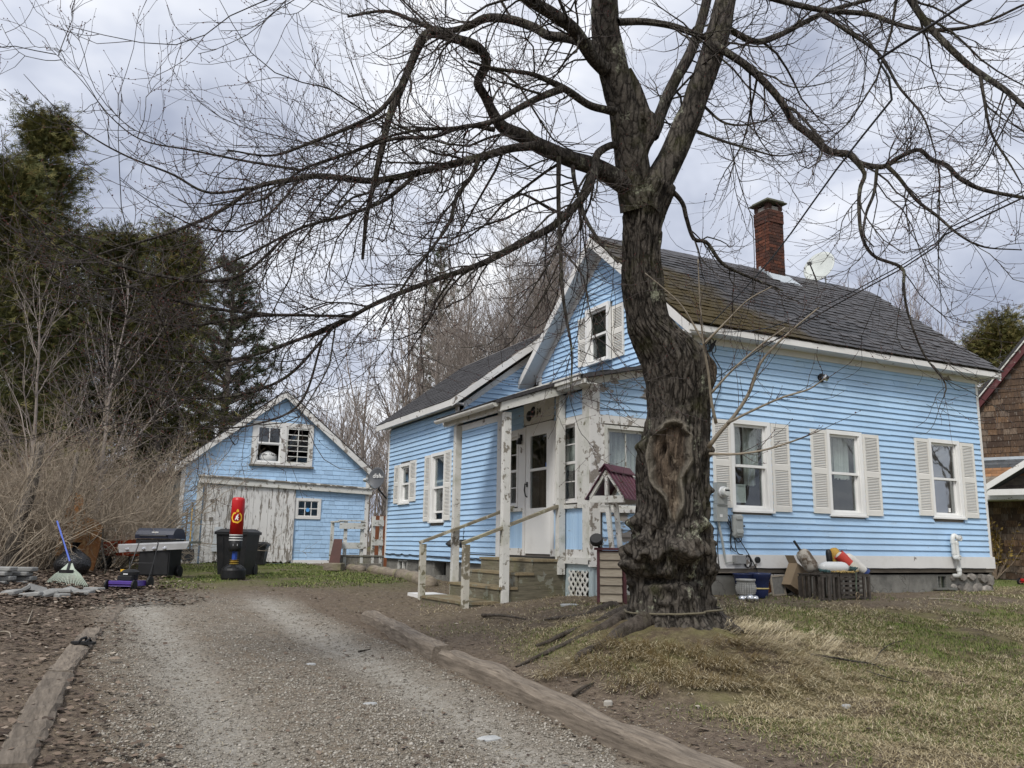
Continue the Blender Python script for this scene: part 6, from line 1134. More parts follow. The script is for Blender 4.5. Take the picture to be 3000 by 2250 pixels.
for k, (x, d, h, lb, rt, sp) in enumerate(((1270, 33, 9.5, 'bushy bare tree low behind the ell roof eave', .08, .7), (1380, 37, 12.5, 'bushy bare tree behind the ell roof, right of the dark pine', .10, .7), (1460, 38, 14.0, 'dense bare tree between the tall pale ones over the ell roof', .11, .7), (1550, 39, 14.5, 'dense bare tree against the left rake of the gable', .11, .7), (1660, 50, 18.5, 'bare crown rising over the peak of the gable', .14, .7), (1140, 40, 9.0, 'far bare tree above the ell corner', .08, .7), (960, 36, 7.0, 'low bare tree touching the right slope of the garage roof', .07, .7), (1040, 31, 6.5, 'spindly bare tree right of the garage eave', .06, .7), (840, 50, 8.0, 'faint far bare tree over the garage peak', .08, .7))): bare_tree('bare_tree', lb, spot(x, d, h), h, 340+k, gb, 'baret', None, rt, sp, 5., 4.2, 3.2, tw=.0055+.00007*d)
# trees across the street: behind the viewer, seen only in the window glass
for k, (x, y, h) in enumerate(((26, -9, 13), (33, -4, 15), (40, -13, 16), (21, -16, 12), (48, -6, 17), (14, -20, 13), (-14, -4, 12), (-20, 4, 14))): bare_tree('street_tree', 'bare street tree behind the viewer, %s' % ('first on the right', 'second on the right', 'third on the right', 'fourth on the right', 'farthest on the right', 'straight behind', 'near one on the left', 'far one on the left')[k], np.array([x, y, gz(x, y)]), h, 440+k, 'bare trees across the street', 'baret', None, .16, .75, 3., 2.4, 1.5, tw=.012)
gb2 = 'birches behind the slate roof'
for k, (x, d, h, lb) in enumerate(((2440, 36, 10.5, 'pale birch nearest the rooftop dish'), (2560, 38, 13.0, 'tall birch with fine twigs behind the middle of the slate roof'), (2660, 40, 14.2, 'tallest birch, behind the right half of the slate roof'), (2760, 39, 12.2, 'birch behind the falling right edge of the slate roof'), (2870, 42, 11.5, 'birch left of the olive cedar'), (2960, 41, 12.0, 'birch at the right edge of the photo'))): bare_tree('birch_tree', lb, spot(x, d, h), h, 400+k, gb2, 'birch', 'btwig', .09, .5, 5.0, 4.2, 3.4, tw=.0085)
for k, (x, d, h, ln, lb) in enumerate(((250, 18.5, 6.8, (.10, 0), 'grey bare sapling with leaning trunk in front of the tall cedar'), (60, 19, 6.6, (.03, 0), 'thin grey bare sapling left of the leaning one, in front of the cedars'))): bare_tree('bare_sapling', lb, spot(x, d), h, 500+k, 'saplings in front of the cedars', 'baret', None, .06, .75, 3.4, 3.2, 2.6, lean=ln, tw=.0042)
# old trunks standing in the thicket
for k, (x, d, r, lb) in enumerate(((30, 15.6, .13, 'thick grey trunk leaning at the far left of the thicket'), (150, 17.2, .07, 'slimmer grey trunk leaning right of the thick one in the thicket'))):
    b = spot(x, d); q = spline([(b[0], b[1], b[2]-.1, r*1.25), (b[0]+.08, b[1], b[2]+.8, r), (b[0]+.22, b[1]+.05, b[2]+1.5, r*.8), (b[0]+.3, b[1]+.1, b[2]+2.4, r*.5)], 22); t_ = thing('dead_trunk', lb, 'tree trunk', b, 'trunks in the thicket'); MB().tube([tuple(p[:3]) for p in q], list(q[:, 3]), 10).build('trunk', bark_mat('thicket_bark', (.07, .06, .05), (.20, .175, .15), 1.4, .4), t_, smooth=True)
# far wood closing the view low down
rng = np.random.default_rng(9); n = 900; a = rng.uniform(-.72, .2, n)+YAW; r = rng.uniform(52, 75, n); S = np.stack([r*np.sin(a), r*np.cos(a), g(r*np.sin(a), r*np.cos(a))-.2], 1); P, R = grow(S, np.tile([0, 0, 1.], (n, 1))+rng.normal(0, .06, (n, 3)), rng.uniform(4, 8.5, n), .06, .012, 8, .05, .02, rng)
s, d, rr_, t, L, own = spawn(P, R, 1.6, .15, 1., (.3, .9), rng); P2, R2 = grow(s, d, rng.uniform(.6, 2.2, len(s)), .02, .008, 4, .1, .06, rng)
o = put('distant_wood', mesh_np('distant_wood', *join([tubes(P, R, 4), tubes(P2, R2, 3)]), True), M['baret']); o['kind'] = 'stuff'; o['label'] = 'far bare woodland along the back of the yards'; o['category'] = 'woodland'
# little shrub with yellowed leaves by the neighbour's wall
b = np.array(NFr(.35, NZ, .9)); b[2] = gz(b[0], b[1]); rng = np.random.default_rng(3); o = thing('shrub', 'small shrub with yellow leaves by the neighbour wall', 'shrub', b); S = np.tile(b, (26, 1)); D = rng.normal(0, .28, (26, 3)); D[:, 2] = 1; P, R = grow(S, D, rng.uniform(.9, 1.9, 26), .012, .004, 8, .08, 0., rng); put('stems', mesh_np('stems', *tubes(P, R, 4), True), M['lilac2'], o)
s, d, r, t, L, own = spawn(P, R, 26, .3, 1., (.4, 1.4), rng); n = len(s); w = nrm(np.cross(d, rng.normal(0, 1, (n, 3))))*.03; V = np.stack([s, s+d*.05+w, s+d*.11, s+d*.05-w], 1).reshape(-1, 3); q = put('leaves', mesh_np('leaves', V, np.arange(n*4).reshape(n, 4), False, np.repeat(rng.random(n), 4)), leafy_mat('yellow_leaves', [(0., (.10, .07, .02)), (.6, (.26, .17, .05)), (1., (.42, .30, .08))]), o); q['kind'] = 'stuff'
# ------------------------------------------------------------------ things in the yard
def facing(p, yaw=0.):     # frame standing at p: (right, up, toward the viewer), turned by yaw
    c, s = math.cos(yaw), math.sin(yaw); a = rgt*c+twd*s; b = twd*c-rgt*s; return frame(p, a, (0, 0, 1), b)
def gpz(x, y): p = gp(x, y); p[2] = gz(p[0], p[1]); return p
PL = M['blackplastic']; STEEL = simple('brushed_steel', (.62, .63, .64), .38, .08, 9, .35, bump=.03); CHR = simple('bright_chrome', (.65, .66, .68), .18, .05, 5, .9, bump=0)
RED = simple('red_vinyl', (.50, .012, .014), .35, .08, 3, bump=0); YEL = simple('yellow_print', (.72, .42, .03), .45, .12, 8, bump=0); WHT = simple('white_print', (.72, .72, .70), .45, .05, 8, bump=0); DKB = simple('blue_core', (.02, .06, .30), .45, .1, 6)
# punching bag
p = gpz(682, 1699); F_ = facing(p, 0.12)
BAG = thing('punching_bag', 'red free-standing punching bag with a yellow emblem on a black water base', 'punching bag', p)
mb = MB(F_); pr = [(.06, 0), (.20, .005), (.215, .04), (.215, .17), (.20, .205), (.13, .255), (.06, .275)]
mb.lathe(pr, (0, 0, 0), 28, (0, 1, 0)); mb.build('base', PL, BAG, smooth=False)
for k in range(8): a = k*math.pi/4; MB(F_).bar((.10*math.cos(a), .262, .10*math.sin(a)), (.19*math.cos(a), .212, .19*math.sin(a)), .05, .02, (0, 1, 0)).build('rib', PL, BAG)
mb = MB(F_); mb.lathe([(.075, 0), (.085, .015), (.06, .03), (.085, .05), (.06, .065), (.08, .085)], (0, .27, 0), 18, (0, 1, 0)); mb.build('spring', simple('rusty_spring', (.30, .20, .04), .5, .3, 16, .4), BAG)
MB(F_).lathe([(.045, 0), (.045, .18)], (0, .34, 0), 14, (0, 1, 0)).build('core', DKB, BAG)
mb = MB(F_); mb.lathe([(.09, .0), (.108, .02), (.115, .05), (.115, .30)], (0, .50, 0), 30, (0, 1, 0)); mb.build('lower_sleeve', PL, BAG, smooth=True)
mb = MB(F_); mb.lathe([(.1155, .0), (.1155, .60), (.108, .64), (.085, .66), (.02, .667)], (0, .80, 0), 30, (0, 1, 0)); mb.build('bag', RED, BAG, smooth=True)
def wrapq(mb, pts, r, y0):     # polygon wrapped on the bag: (angle, height)
    mb.add([(r*math.sin(a), y0+h, r*math.cos(a)) for a, h in pts], [tuple(range(len(pts)))])
for k, y in enumerate((.79, .745, .70)):
    mb = MB(F_); [wrapq(mb, [(i*.2-3.14, -.008), (i*.2-2.94, -.008), (i*.2-2.94, .008), (i*.2-3.14, .008)], .1172, y) for i in range(32)]; mb.build('stripe', WHT, BAG)
mb = MB(F_); n = 26; c_ = (.32, 1.10)
for i in range(n-3):
    a0, a1 = 6.283*(i+2.2)/n, 6.283*(i+3.2)/n; ro = lambda a: (.102+.005*math.sin(a*7), .074); P_ = lambda a, r: (c_[0]+math.sin(a)*r/.1155, math.cos(a)*r); wrapq(mb, [P_(a0, ro(a0)[0]), P_(a1, ro(a1)[0]), P_(a1, ro(a1)[1]), P_(a0, ro(a0)[1])], .1172, c_[1])
wrapq(mb, [(.25, .09), (.62, .10), (.55, .14), (.35, .15), (.22, .12)], .1174, c_[1]); mb.build('ring_emblem', YEL, BAG)
mb = MB(F_)
for pts in ([(-.12, .02), (.12, .05), (.18, .02), (-.02, -.03)], [(.10, .055), (.24, .062), (.22, .03), (.12, .02)], [(-.05, -.02), (.12, .0), (.30, -.045), (.16, -.05)], [(-.22, -.03), (-.08, .02), (-.02, -.01), (-.18, -.055)], [(.12, .02), (.30, .005), (.31, -.012), (.15, .0)]): wrapq(mb, [(c_[0]+a, h) for a, h in pts], .1176, c_[1])
mb.build('figure_emblem', WHT, BAG); mb = MB(F_); wrapq(mb, [(.05, -.02), (.75, -.02), (.75, .018), (.05, .018)], .1174, .615); mb.build('label_patch', simple('grey_patch', (.33, .34, .35), .5, .2, 20, bump=0), BAG)
# wheeled bin and small bin
def bin_(name, label, p, w0, w1, d, h, yaw, wheels=True):
    F_ = facing(p, yaw); o = thing(name, label, 'bin', p); mb = MB(F_); a, b = w0/2, w1/2; da, db = d*.42, d*.5
    mb.hexa([(-a, .03, -da), (a, .03, -da), (a, .03, da), (-a, .03, da), (-b, h-.07, -db), (b, h-.07, -db), (b, h-.07, db), (-b, h-.07, db)][0:2]+[(a, .03, da), (-a, .03, da), (-b, h-.07, -db), (b, h-.07, -db), (b, h-.07, db), (-b, h-.07, db)]); mb.build('body', PL, o)
    mb = MB(F_); mb.box(-b-.025, b+.025, h-.10, h-.055, -db-.02, db+.03); mb.build('rim', PL, o); mb = MB(F_)
    mb.hexa([(-b-.035, h-.053, -db-.03), (b+.035, h-.053, -db-.03), (b+.035, h-.053, db+.04), (-b-.035, h-.053, db+.04), (-b*.8, h+.01, -db*.7), (b*.8, h+.01, -db*.7), (b*.8, h+.005, db*.8), (-b*.8, h+.005, db*.8)]); mb.build('lid', PL, o)
    for s in (-.55, .55): MB(F_).bar((a*s, .1, da+.004), (b*s, h-.14, db+.004), .03, .015, (0, 0, 1)).build('moulded_rib', PL, o)
    if wheels:
        MB(F_).tube([(-b*.8, h-.05, -db-.06), (b*.8, h-.05, -db-.06)], .016, 8).build('handle', PL, o)
        for s in (-1, 1): MB(F_).lathe([(.03, 0), (.11, .005), (.11, .045), (.03, .05)], (s*a-.025 if s < 0 else a-.025, .11, -da-.05), 16, (1, 0, 0)).build('wheel', PL, o)
    return o
bin_('wheeled_bin', 'tall black wheeled bin behind the punching bag', gpz(690, 1687), .50, .62, .62, .88, .1); bin_('wheeled_bin', 'lower black bin right of the tall one in front of the garage door', gpz(752, 1657), .36, .48, .45, .58, -.1, False)
# gas grill
p = gpz(462, 1693); F_ = facing(p, .06); GRL = thing('gas_grill', 'black gas grill with a steel control panel left of the garage', 'grill', p); s = .93
navy = simple('navy_lid', (.022, .026, .042), .35, .15, 4, bump=0)
mb = MB(F_); mb.box(-.27, .29, .05, .56, -.25, .22); mb.build('cabinet', M['black'], GRL); MB(F_).box(-.25, .01, .07, .53, .222, .235).build('door', M['black'], GRL); MB(F_).box(.02, .27, .07, .53, .222, .235).build('door', M['black'], GRL)
mb = MB(F_); mb.hexa([(-.62, .56, -.25), (.64, .62, -.25), (.64, .62, .29), (-.62, .56, .29), (-.64, .585, -.25), (.66, .655, -.25), (.66, .655, .29), (-.64, .585, .29)]); mb.build('side_shelf', STEEL, GRL)
mb = MB(F_); mb.hexa([(-.62, .44, .23), (.60, .52, .23), (.60, .52, .27), (-.62, .44, .27), (-.64, .56, .27), (.66, .62, .27), (.66, .625, .30), (-.64, .565, .30)]); mb.build('control_panel', STEEL, GRL)
for k, x in enumerate((-.47, -.17, .02, .21)): MB(F_).lathe([(.034, 0), (.034, .012), (.026, .018), (.024, .045), (.0, .047)], (x, .505+.033*(x+.3), .272), 14, (0, 0, 1)).build('knob', CHR, GRL)
mb = MB(F_); mb.box(-.36, .32, .60, .68, -.26, .22, .01); mb.build('firebox', M['black'], GRL)
mb = MB(F_); n = 9; pf = [(.235, .69), (.245, .76), (.20, .83), (.10, .875), (-.05, .88), (-.18, .85), (-.26, .76), (-.27, .69)]
mb = MB(frame(F_(0, 0, 0), np.array(F_(0, 0, 1))-F_(0, 0, 0), (0, 0, 1), np.array(F_(1, 0, 0))-F_(0, 0, 0))); mb.prism(pf, -.37, .33); mb.build('lid', navy, GRL); MB(F_).tube([(-.26, .74, .24), (-.26, .74, .29), (.22, .74, .29), (.22, .74, .24)], .013, 8).build('lid_handle', M['black'], GRL); MB(F_).box(-.07, .05, .795, .812, .222, .232).build('badge', WHT, GRL)
for x in (-.30, .33): MB(F_).lathe([(.02, 0), (.105, .004), (.11, .03), (.105, .055), (.02, .06)], (x-.03, .11, -.12), 18, (1, 0, 0)).build('wheel', PL, GRL)
# wheelbarrow behind it
p = gpz(365, 1672); F_ = facing(p, .3); o = thing('wheelbarrow', 'rust red wheelbarrow tray half hidden behind the grill', 'wheelbarrow', p); orng = simple('rust_red_tray', (.30, .045, .015), .5, .25, 6)
mb = MB(F_); mb.hexa([(-.34, .30, -.25), (.30, .30, -.25), (.30, .30, .25), (-.34, .30, .25), (-.44, .55, -.33), (.40, .62, -.33), (.40, .62, .33), (-.44, .55, .33)]); mb.build('tray', orng, o); mb = MB(F_); mb.box(-.40, .36, .555, .565, -.29, .29); mb.build('tray_inside', M['black'], o)
MB(F_).tube([(-.55, .28, .2), (.7, .38, .24)], .018, 6).build('handle', M['black'], o); MB(F_).tube([(-.55, .28, -.2), (.7, .38, -.24)], .018, 6).build('handle', M['black'], o); MB(F_).lathe([(.03, 0), (.15, .01), (.17, .04), (.15, .07), (.03, .08)], (-.5, .17, -.04), 18, (0, 0, 1)).build('wheel', PL, o)
for z in (-.2, .2): MB(F_).tube([(.25, .3, z), (.3, .0, z)], .014, 6).build('leg', M['black'], o)
# push mowers
def mower(name, label, p, yaw, deckm, s=1., wheelm=None):
    F0 = facing(p, yaw); F_ = lambda a, b, c: F0(a*s, b*s, c*s); o = thing(name, label, 'lawn mower', p); wheelm = wheelm or PL
    mb = MB(F_); mb.hexa([(-.24, .07, -.30), (.24, .07, -.30), (.24, .07, .28), (-.24, .07, .28), (-.22, .16, -.28), (.22, .16, -.28), (.22, .16, .24), (-.22, .16, .24)]); mb.box(-.235, .235, .10, .17, .24, .30, .01); mb.build('deck', deckm, o)
    mb = MB(F_); mb.lathe([(.13, 0), (.15, .03), (.15, .09), (.165, .10), (.165, .16), (.12, .20), (.05, .21)], (0, .165, -.02), 16, (0, 1, 0)); mb.build('engine', PL, o); MB(F_).box(-.14, .14, .17, .26, .08, .17, .01).build('muffler', M['black'], o); MB(F_).box(-.17, -.10, .33, .37, -.05, .03).build('fuel_cap', YEL if s < .9 else PL, o); MB(F_).box(-.04, .05, .28, .30, .146, .15).build('badge', WHT, o)
    for x in (-.285, .245):
        for z, r in ((.27, .095), (-.30, .12)):
            w = MB(F_).lathe([(.02, 0), (r*.6, .0), (r, .004), (r, .036), (r*.6, .04), (.02, .04)], (x, r, z), 18, (1, 0, 0)).build('wheel', PL, o); MB(F_).lathe([(.01, 0), (r*.62, .0), (r*.62, .046), (.01, .046)], (x-.003, r, z), 14, (1, 0, 0)).build('rim', wheelm, w)
    MB(F_).box(-.38, -.26, .08, .15, -.05, .15).build('chute', simple('grey_chute', (.16, .17, .16), .6, .1, 6), o)
    mb = MB(F_); mb.tube([(-.23, .14, -.28), (-.225, .45, -.42), (-.20, .86, -.60), (-.17, .90, -.62), (.17, .90, -.62), (.20, .86, -.60), (.225, .45, -.42), (.23, .14, -.28)], .012, 6); mb.tube([(-.22, .48, -.43), (.22, .48, -.43)], .009, 6); mb.build('handle', M['black'], o); MB(F_).tube([(-.26, .50, -.42), (-.10, .34, -.15)], .006, 5).build('cable', M['cable'], o); return o
mower('lawn_mower', 'purple push mower standing in front of the grill', gpz(375, 1727), .1, simple('purple_deck', (.085, .045, .26), .35, .1, 4, bump=0), .80)
pm = np.array(NFr(1.35, NZ, 1.9)); pm[2] = gz(pm[0], pm[1]); mower('lawn_mower', 'red push mower with pale wheels by the neighbour wall', pm, 1.2, simple('red_deck', (.50, .02, .02), .4, .1, 4, bump=0), .98, CHR)
# leaf rake
p = gpz(198, 1716); F_ = facing(p, 0); RK = thing('leaf_rake', 'pale green fan rake with a blue handle leaning on the thicket', 'rake', p); gr = simple('pale_green_plastic', (.34, .39, .32), .5, .08, 6)
A0, D_ = Vector((-.10, .30, -.22)), None
for k in range(24):
    t = k/23-.5; e = Vector((t*.66+.02, .0+.025*abs(t), .10)); mb = MB(F_); mb.tube([A0, A0.lerp(e, .5)+Vector((t*.06, .01, .02)), e, e+Vector((0, -.03, .01))], [.005, .0075, .0065, .004], 4); mb.build('tine', gr, RK)
mb = MB(F_); mb.add([tuple(A0+Vector(q)) for q in ((-.035, .03, .01), (.035, .03, .01), (.19, -.135, .16), (-.135, -.135, .16))], [(0, 1, 2, 3)]); mb.add([tuple(A0+Vector(q)) for q in ((-.035, .03, .018), (.035, .03, .018), (.19, -.135, .168), (-.135, -.135, .168))], [(0, 1, 2, 3)]); mb.build('fan_plate', gr, RK); mb = MB(F_); mb.bar(A0+Vector((-.01, .06, -.01)), A0+Vector((.03, -.08, .13)), .035, .03); mb.bar(A0+Vector((-.09, -.09, .15)), A0+Vector((.13, -.09, .15)), .05, .02); mb.build('clamp', PL, RK)
mb = MB(F_); mb.tube([A0+Vector((0, .02, 0)), (-.44, .98, -.32)], .013, 7); mb.build('handle', simple('blue_tube', (.10, .16, .55), .4, .08, 4), RK); MB(F_).tube([(-.24, .57, -.26), (-.31, .71, -.28)], .0145, 7).build('grip', M['black'], RK)
# garbage bag
p = gpz(208, 1690); nn = 22; kk = 14; vs = []; fs = []; F_ = facing(p, 0)
for i in range(kk+1):
    t = i/kk; r = .27*math.sin(math.pi*min(1, t*.86+.13))**.7*(1 if t < .8 else .9); y = t*.48
    for j in range(nn): a = 6.283*j/nn; w = 1+.16*float(fbm(math.cos(a)*2+t*3, math.sin(a)*2+t*2, 1.6, 4))-.08+.10*math.sin(a*7+t*9)*(t > .55)*(t-.5); vs.append((r*w*math.cos(a)*1.15, y*w, r*w*math.sin(a)))
for i in range(kk):
    for j in range(nn): l = (j+1) % nn; fs.append((i*nn+j, i*nn+l, (i+1)*nn+l, (i+1)*nn+j))
mb = MB(F_); mb.add(vs, fs); mb.add([(0.02*math.cos(a), .46, .02*math.sin(a)) for a in (0, 2, 4)]+[(.10*math.cos(a)+.03, .60, .08*math.sin(a)) for a in (0, 2, 4)], [(0, 1, 4, 3), (1, 2, 5, 4), (2, 0, 3, 5)])
n_ = ND('bag_film'); n_.bump(n_.noise(14, 5, .6, None, 1.2), .8, .03); tag(mb.build('garbage_bag', n_.done((.012, .012, .013), .22, 0, .5), None, p, True), 'shiny black garbage bag behind the leaf rake', 'garbage bag')
# rusted sheet leaning in the thicket
p = gpz(228, 1692); p = spot(228, 16.4); F_ = facing(p, .2); n_ = ND('rusted_sheet'); f = n_.noise(3, 7, .65); c = n_.mix(n_.step(f, .35, .62), (.28, .17, .075), (.16, .06, .022)); c = n_.mix(n_.step(n_.noise(6, 6, .7), .55, .7), c, (.38, .27, .14)); n_.bump(f, .3, .02)
mb = MB(F_); po_ = [(-.50, .30), (-.42, .95), (-.36, 1.35), (-.20, 1.52), (-.02, 1.45), (.10, 1.05), (.35, .98), (.50, .85), (.47, .45), (.40, .10), (.36, -.05), (.18, -.05), (.15, .35), (-.1, .40), (-.3, .32)]
mb.prism(po_, -.02, .0); o = mb.build('rusted_sheet', n_.done(c, .8, 0, .2), None, p); tag(o, 'tall rust brown sheet standing in the thicket behind the garbage bag', 'metal sheet')
F_ = facing(spot(290, 15.4), 0); tag(MB(F_).tube([(-.10, .85, -.3), (.0, .5, -.12), (.16, .18, .0), (.18, .0, .05)], [.014, .018, .02, .02], 6).build('fallen_stick', M['limb'], None, spot(290, 15.4)), 'crooked dead stick leaning right of the rusted sheet', 'stick')
p = spot(300, 18.6); F_ = facing(p, 0); mb = MB(F_); [mb.tube(q, .014, 6) for q in ([(-.25, .0, 0), (-.22, .62, 0), (.30, .60, .05), (.33, .02, .05)], [(.30, .60, .05), (.26, .85, .02)], [(-.22, .35, 0), (.31, .36, .05)], [(-.2, .62, -.3), (.28, .60, -.3)], [(-.22, .62, 0), (-.2, .62, -.3), (-.22, 0, -.32)])]
tag(mb.build('folding_frame', simple('dull_tube', (.30, .31, .31), .5, .2, 8, .5), None, p), 'bent grey tube frame in the thicket left of the wheelbarrow', 'metal frame')
# pavers
pv = simple('concrete_paver', (.235, .235, .225), .9, .2, 7, bump=.5, obj=.18)
def pbox(name, label, p, yaw, w, d, h, tilt=(0, 0), m=pv, cat='paver', grp=None, ch=.012):
    F0 = facing(p, yaw); mb = MB(); Rm = Matrix.Rotation(tilt[0], 3, 'X')@Matrix.Rotation(tilt[1], 3, 'Z'); q = MB().box(-w/2, w/2, 0, h, -d/2, d/2, ch); mb.add([F0(*(Rm@Vector(x))) for x in q.v], q.f); return tag(mb.build(name, m, None, p), label, cat, grp)
r_ = random.Random(31); b0 = gpz(40, 1712); gpv = 'grey pavers by the thicket'
for j in range(4):
    for i in range(3):
        px = -70+i*62+(j % 2)*14; q = gpz(px, 1712); q[2] += j*.066-.01; pbox('paver', '%s paver in the %s course of the low grey stack at the far left' % (('left', 'middle', 'right')[i], ('bottom', 'second', 'third', 'top')[j]), q, r_.uniform(-.06, .06), .30, .20, .062, grp=gpv)
for k, (x, y, yw, t) in enumerate(((70, 1740, .7, (.5, .35)), (105, 1738, -.5, (.7, -.4)), (30, 1746, .2, (.15, .1)), (150, 1752, .9, (.3, .2)), (165, 1742, .1, (.1, 0)), (190, 1744, 1.2, (0, .2)), (205, 1740, .4, (.2, -.2)), (245, 1745, .1, (.15, .05)), (128, 1752, -.9, (.2, .3)), (178, 1755, .6, (0, 0)), (275, 1736, .3, (.0, .0)), (90, 1752, -.2, (0, .1)))):
    pbox('paver', 'loose grey paver on the leaf litter, '+('leaning steeply left of the steep pair', 'leaning steeply right of the steep pair', 'lying flattest at the far left', 'tilted below the rake tines', 'flat behind the tilted one', 'turned end-on right of centre', 'tipped back nearest the rake', 'farthest right near the mower', 'tilted in front of the steep pair', 'flat and nearest the drive', 'alone beyond the others by the mower', 'flat in front of the leftmost')[k], gpz(x, y)+np.array([0, 0, .015]), yw, .26 if k % 3 else .2, .17, .058, t, grp='loose pavers on the leaves')
# long handled tools against the garage corner
for k, (x, lb, hm, bl) in enumerate(((2.62, 'shovel with a dark wooden handle against the left corner of the garage', wood('dark_handle', (.06, .04, .025), (.15, .09, .05)), 0), (2.74, 'shovel with a yellow handle and black grip beside the garage corner', simple('yellow_handle', (.62, .38, .05), .45, .1, 5), 1))):
    zb = gz(x, 23.6); o = thing('shovel', lb, 'shovel', (x, 23.6, zb)); MB().tube([(x, 23.62, zb+.35), (x+.02, 23.93, zb+1.42)], .017, 8).build('handle', hm, o)
    mb = MB(); mb.add([(x-.10, 23.5, zb+.36), (x+.10, 23.5, zb+.36), (x+.11, 23.42, zb+.15), (x, 23.38, zb+.0), (x-.11, 23.42, zb+.15), (x-.10, 23.53, zb+.37), (x+.10, 23.53, zb+.37), (x+.11, 23.46, zb+.15), (x, 23.42, zb), (x-.11, 23.46, zb+.15)], [(0, 1, 2, 3, 4), (9, 8, 7, 6, 5), (0, 5, 6, 1), (1, 6, 7, 2), (4, 9, 5, 0)]); mb.tube([(x, 23.52, zb+.30), (x, 23.62, zb+.5)], .022, 8); mb.build('blade', M['black'], o)
    if bl: MB().tube([(x+.02, 23.93, zb+1.42), (x+.022, 23.97, zb+1.58)], .021, 8).build('grip', M['black'], o)
# garden fork head by the bin
p = gpz(640, 1676); F_ = facing(p, 0); mb = MB(F_)
for k in range(5): mb.tube([(.03*k-.06, .26, 0), (.03*k-.065, .12, .04), (.034*k-.075, 0, .06)], [.006, .006, .003], 5)
mb.tube([(-.06, .26, 0), (.06, .26, 0)], .009, 6); mb.tube([(0, .26, 0), (.03, .9, -.18)], .014, 6); tag(mb.build('garden_fork', M['black'], None, p), 'black garden fork leaning on the left side of the tall bin', 'garden fork')
# sandal on the timber
p = gpz(243, 1905); p[2] += .055; F_ = facing(p, .25); mb = MB(F_); mb.prism([(-.12, -.03), (-.06, -.045), (.05, -.04), (.12, -.03), (.13, .0), (.11, .035), (.04, .045), (-.08, .04), (-.125, .015)], 0, .022); SA = MB(lambda a, b, c: F_(a, c, -b)); SA.prism([(-.12, -.03), (-.06, -.045), (.05, -.04), (.12, -.03), (.13, .0), (.11, .035), (.04, .045), (-.08, .04), (-.125, .015)], 0, .022); SA.tube([(-.02, -.045, .015), (.0, -.03, .05), (.02, .0, .06), (.0, .03, .05), (-.02, .045, .015)], .012, 6); SA.tube([(.05, -.04, .015), (.06, 0, .05), (.05, .04, .015)], .012, 6)
tag(SA.build('sandal', M['black'], None, p), 'black sandal lying against the left timber', 'sandal')
# flat stones, planks, sticks
def flat_stone(x, y, w, lb, m=None, name='flat_stone'):
    p = gpz(x, y); r = random.Random(int(x)); k = 11; vs = []; 
    for h, s in ((-.03, 1.), (.004, 1.), (.012, .8)):
        for i in range(k): a = 6.283*i/k; q = (.8+.25*r.random() if h == -.03 else vs[i][3])*1.; vs.append((math.cos(a)*q*s*w/2, math.sin(a)*q*s*w/2*.75, h, q))
    fs = [tuple(range(2*k, 3*k))]+[(j*k+i, j*k+(i+1) % k, (j+1)*k+(i+1) % k, (j+1)*k+i) for j in range(2) for i in range(k)]; mb = MB(lambda a, b, c: p+np.array([a, b, c])); mb.add([v[:3] for v in vs], fs); tag(mb.build(name, m or simple('pale_stone', (.36, .37, .37), .85, .15, 9, bump=.4), None, p), lb, 'stone', 'flat stones in the drive')
flat_stone(1432, 2166, .17, 'pale flat stone in the gravel near the right timber'); flat_stone(910, 1948, .10, 'small pale stone in the middle of the drive'); flat_stone(1085, 2065, .12, 'flat stone in the drive left of the pale one'); flat_stone(1782, 2058, .075, 'white stone on the bare soil in front of the maple roots', simple('white_stone', (.36, .34, .30), .8, .1, 9)); flat_stone(1668, 1772, .26, 'grey rock in front of the porch lattice'); flat_stone(2480, 2070, .08, 'small grey stone in the lawn grass')
p = np.array([5.15, 13.05, gz(5.15, 13.05)]); tag(MB().box(4.95, 5.40, 12.75, 13.4, p[2]-.02, p[2]+.05).build('board', M['white'], None, p), 'pale flat board on the ground left of the front steps', 'board')
lg = wood('log_wood', (.13, .105, .08), (.30, .255, .20), (2, 2, 6), 3., moss=.4)
for A, B, r, lb in (((5.72, 14.3), (5.98, 16.6), .13, 'weathered log lying along the ell foundation, nearest the steps'), ((6.0, 16.7), (6.02, 18.6), .11, 'pale weathered log lying along the ell foundation, middle one'), ((5.85, 18.8), (5.75, 20.1), .10, 'dark log end in front of the back steps')):
    n = 10; pts = []; rd = []
    for i in range(n): t = i/(n-1); u, v = A[0]+(B[0]-A[0])*t, A[1]+(B[1]-A[1])*t; pts.append((u+.02*math.sin(i*2), v, gz(u, v)+r*.35)); rd.append(r*(1+.1*math.sin(i*1.7)))
    tag(MB().tube(pts, rd, 9).build('log', lg, None, (A[0], A[1], gz(*A)), True), lb, 'log', 'logs edging the bed by the ell')
def stick(pts, r, lb, m='limb'):
    q = [gpz(*a) for a in pts]; c = spline([(a[0], a[1], a[2]+r*1.2+(.02 if 0 < i < len(q)-1 else .004), r) for i, a in enumerate(q)], 18); tag(MB().tube([tuple(a[:3]) for a in c], list(c[:, 3]*np.linspace(1, .45, 18)), 6).build('fallen_stick', M[m], None, q[0], True), lb, 'stick', 'fallen sticks')
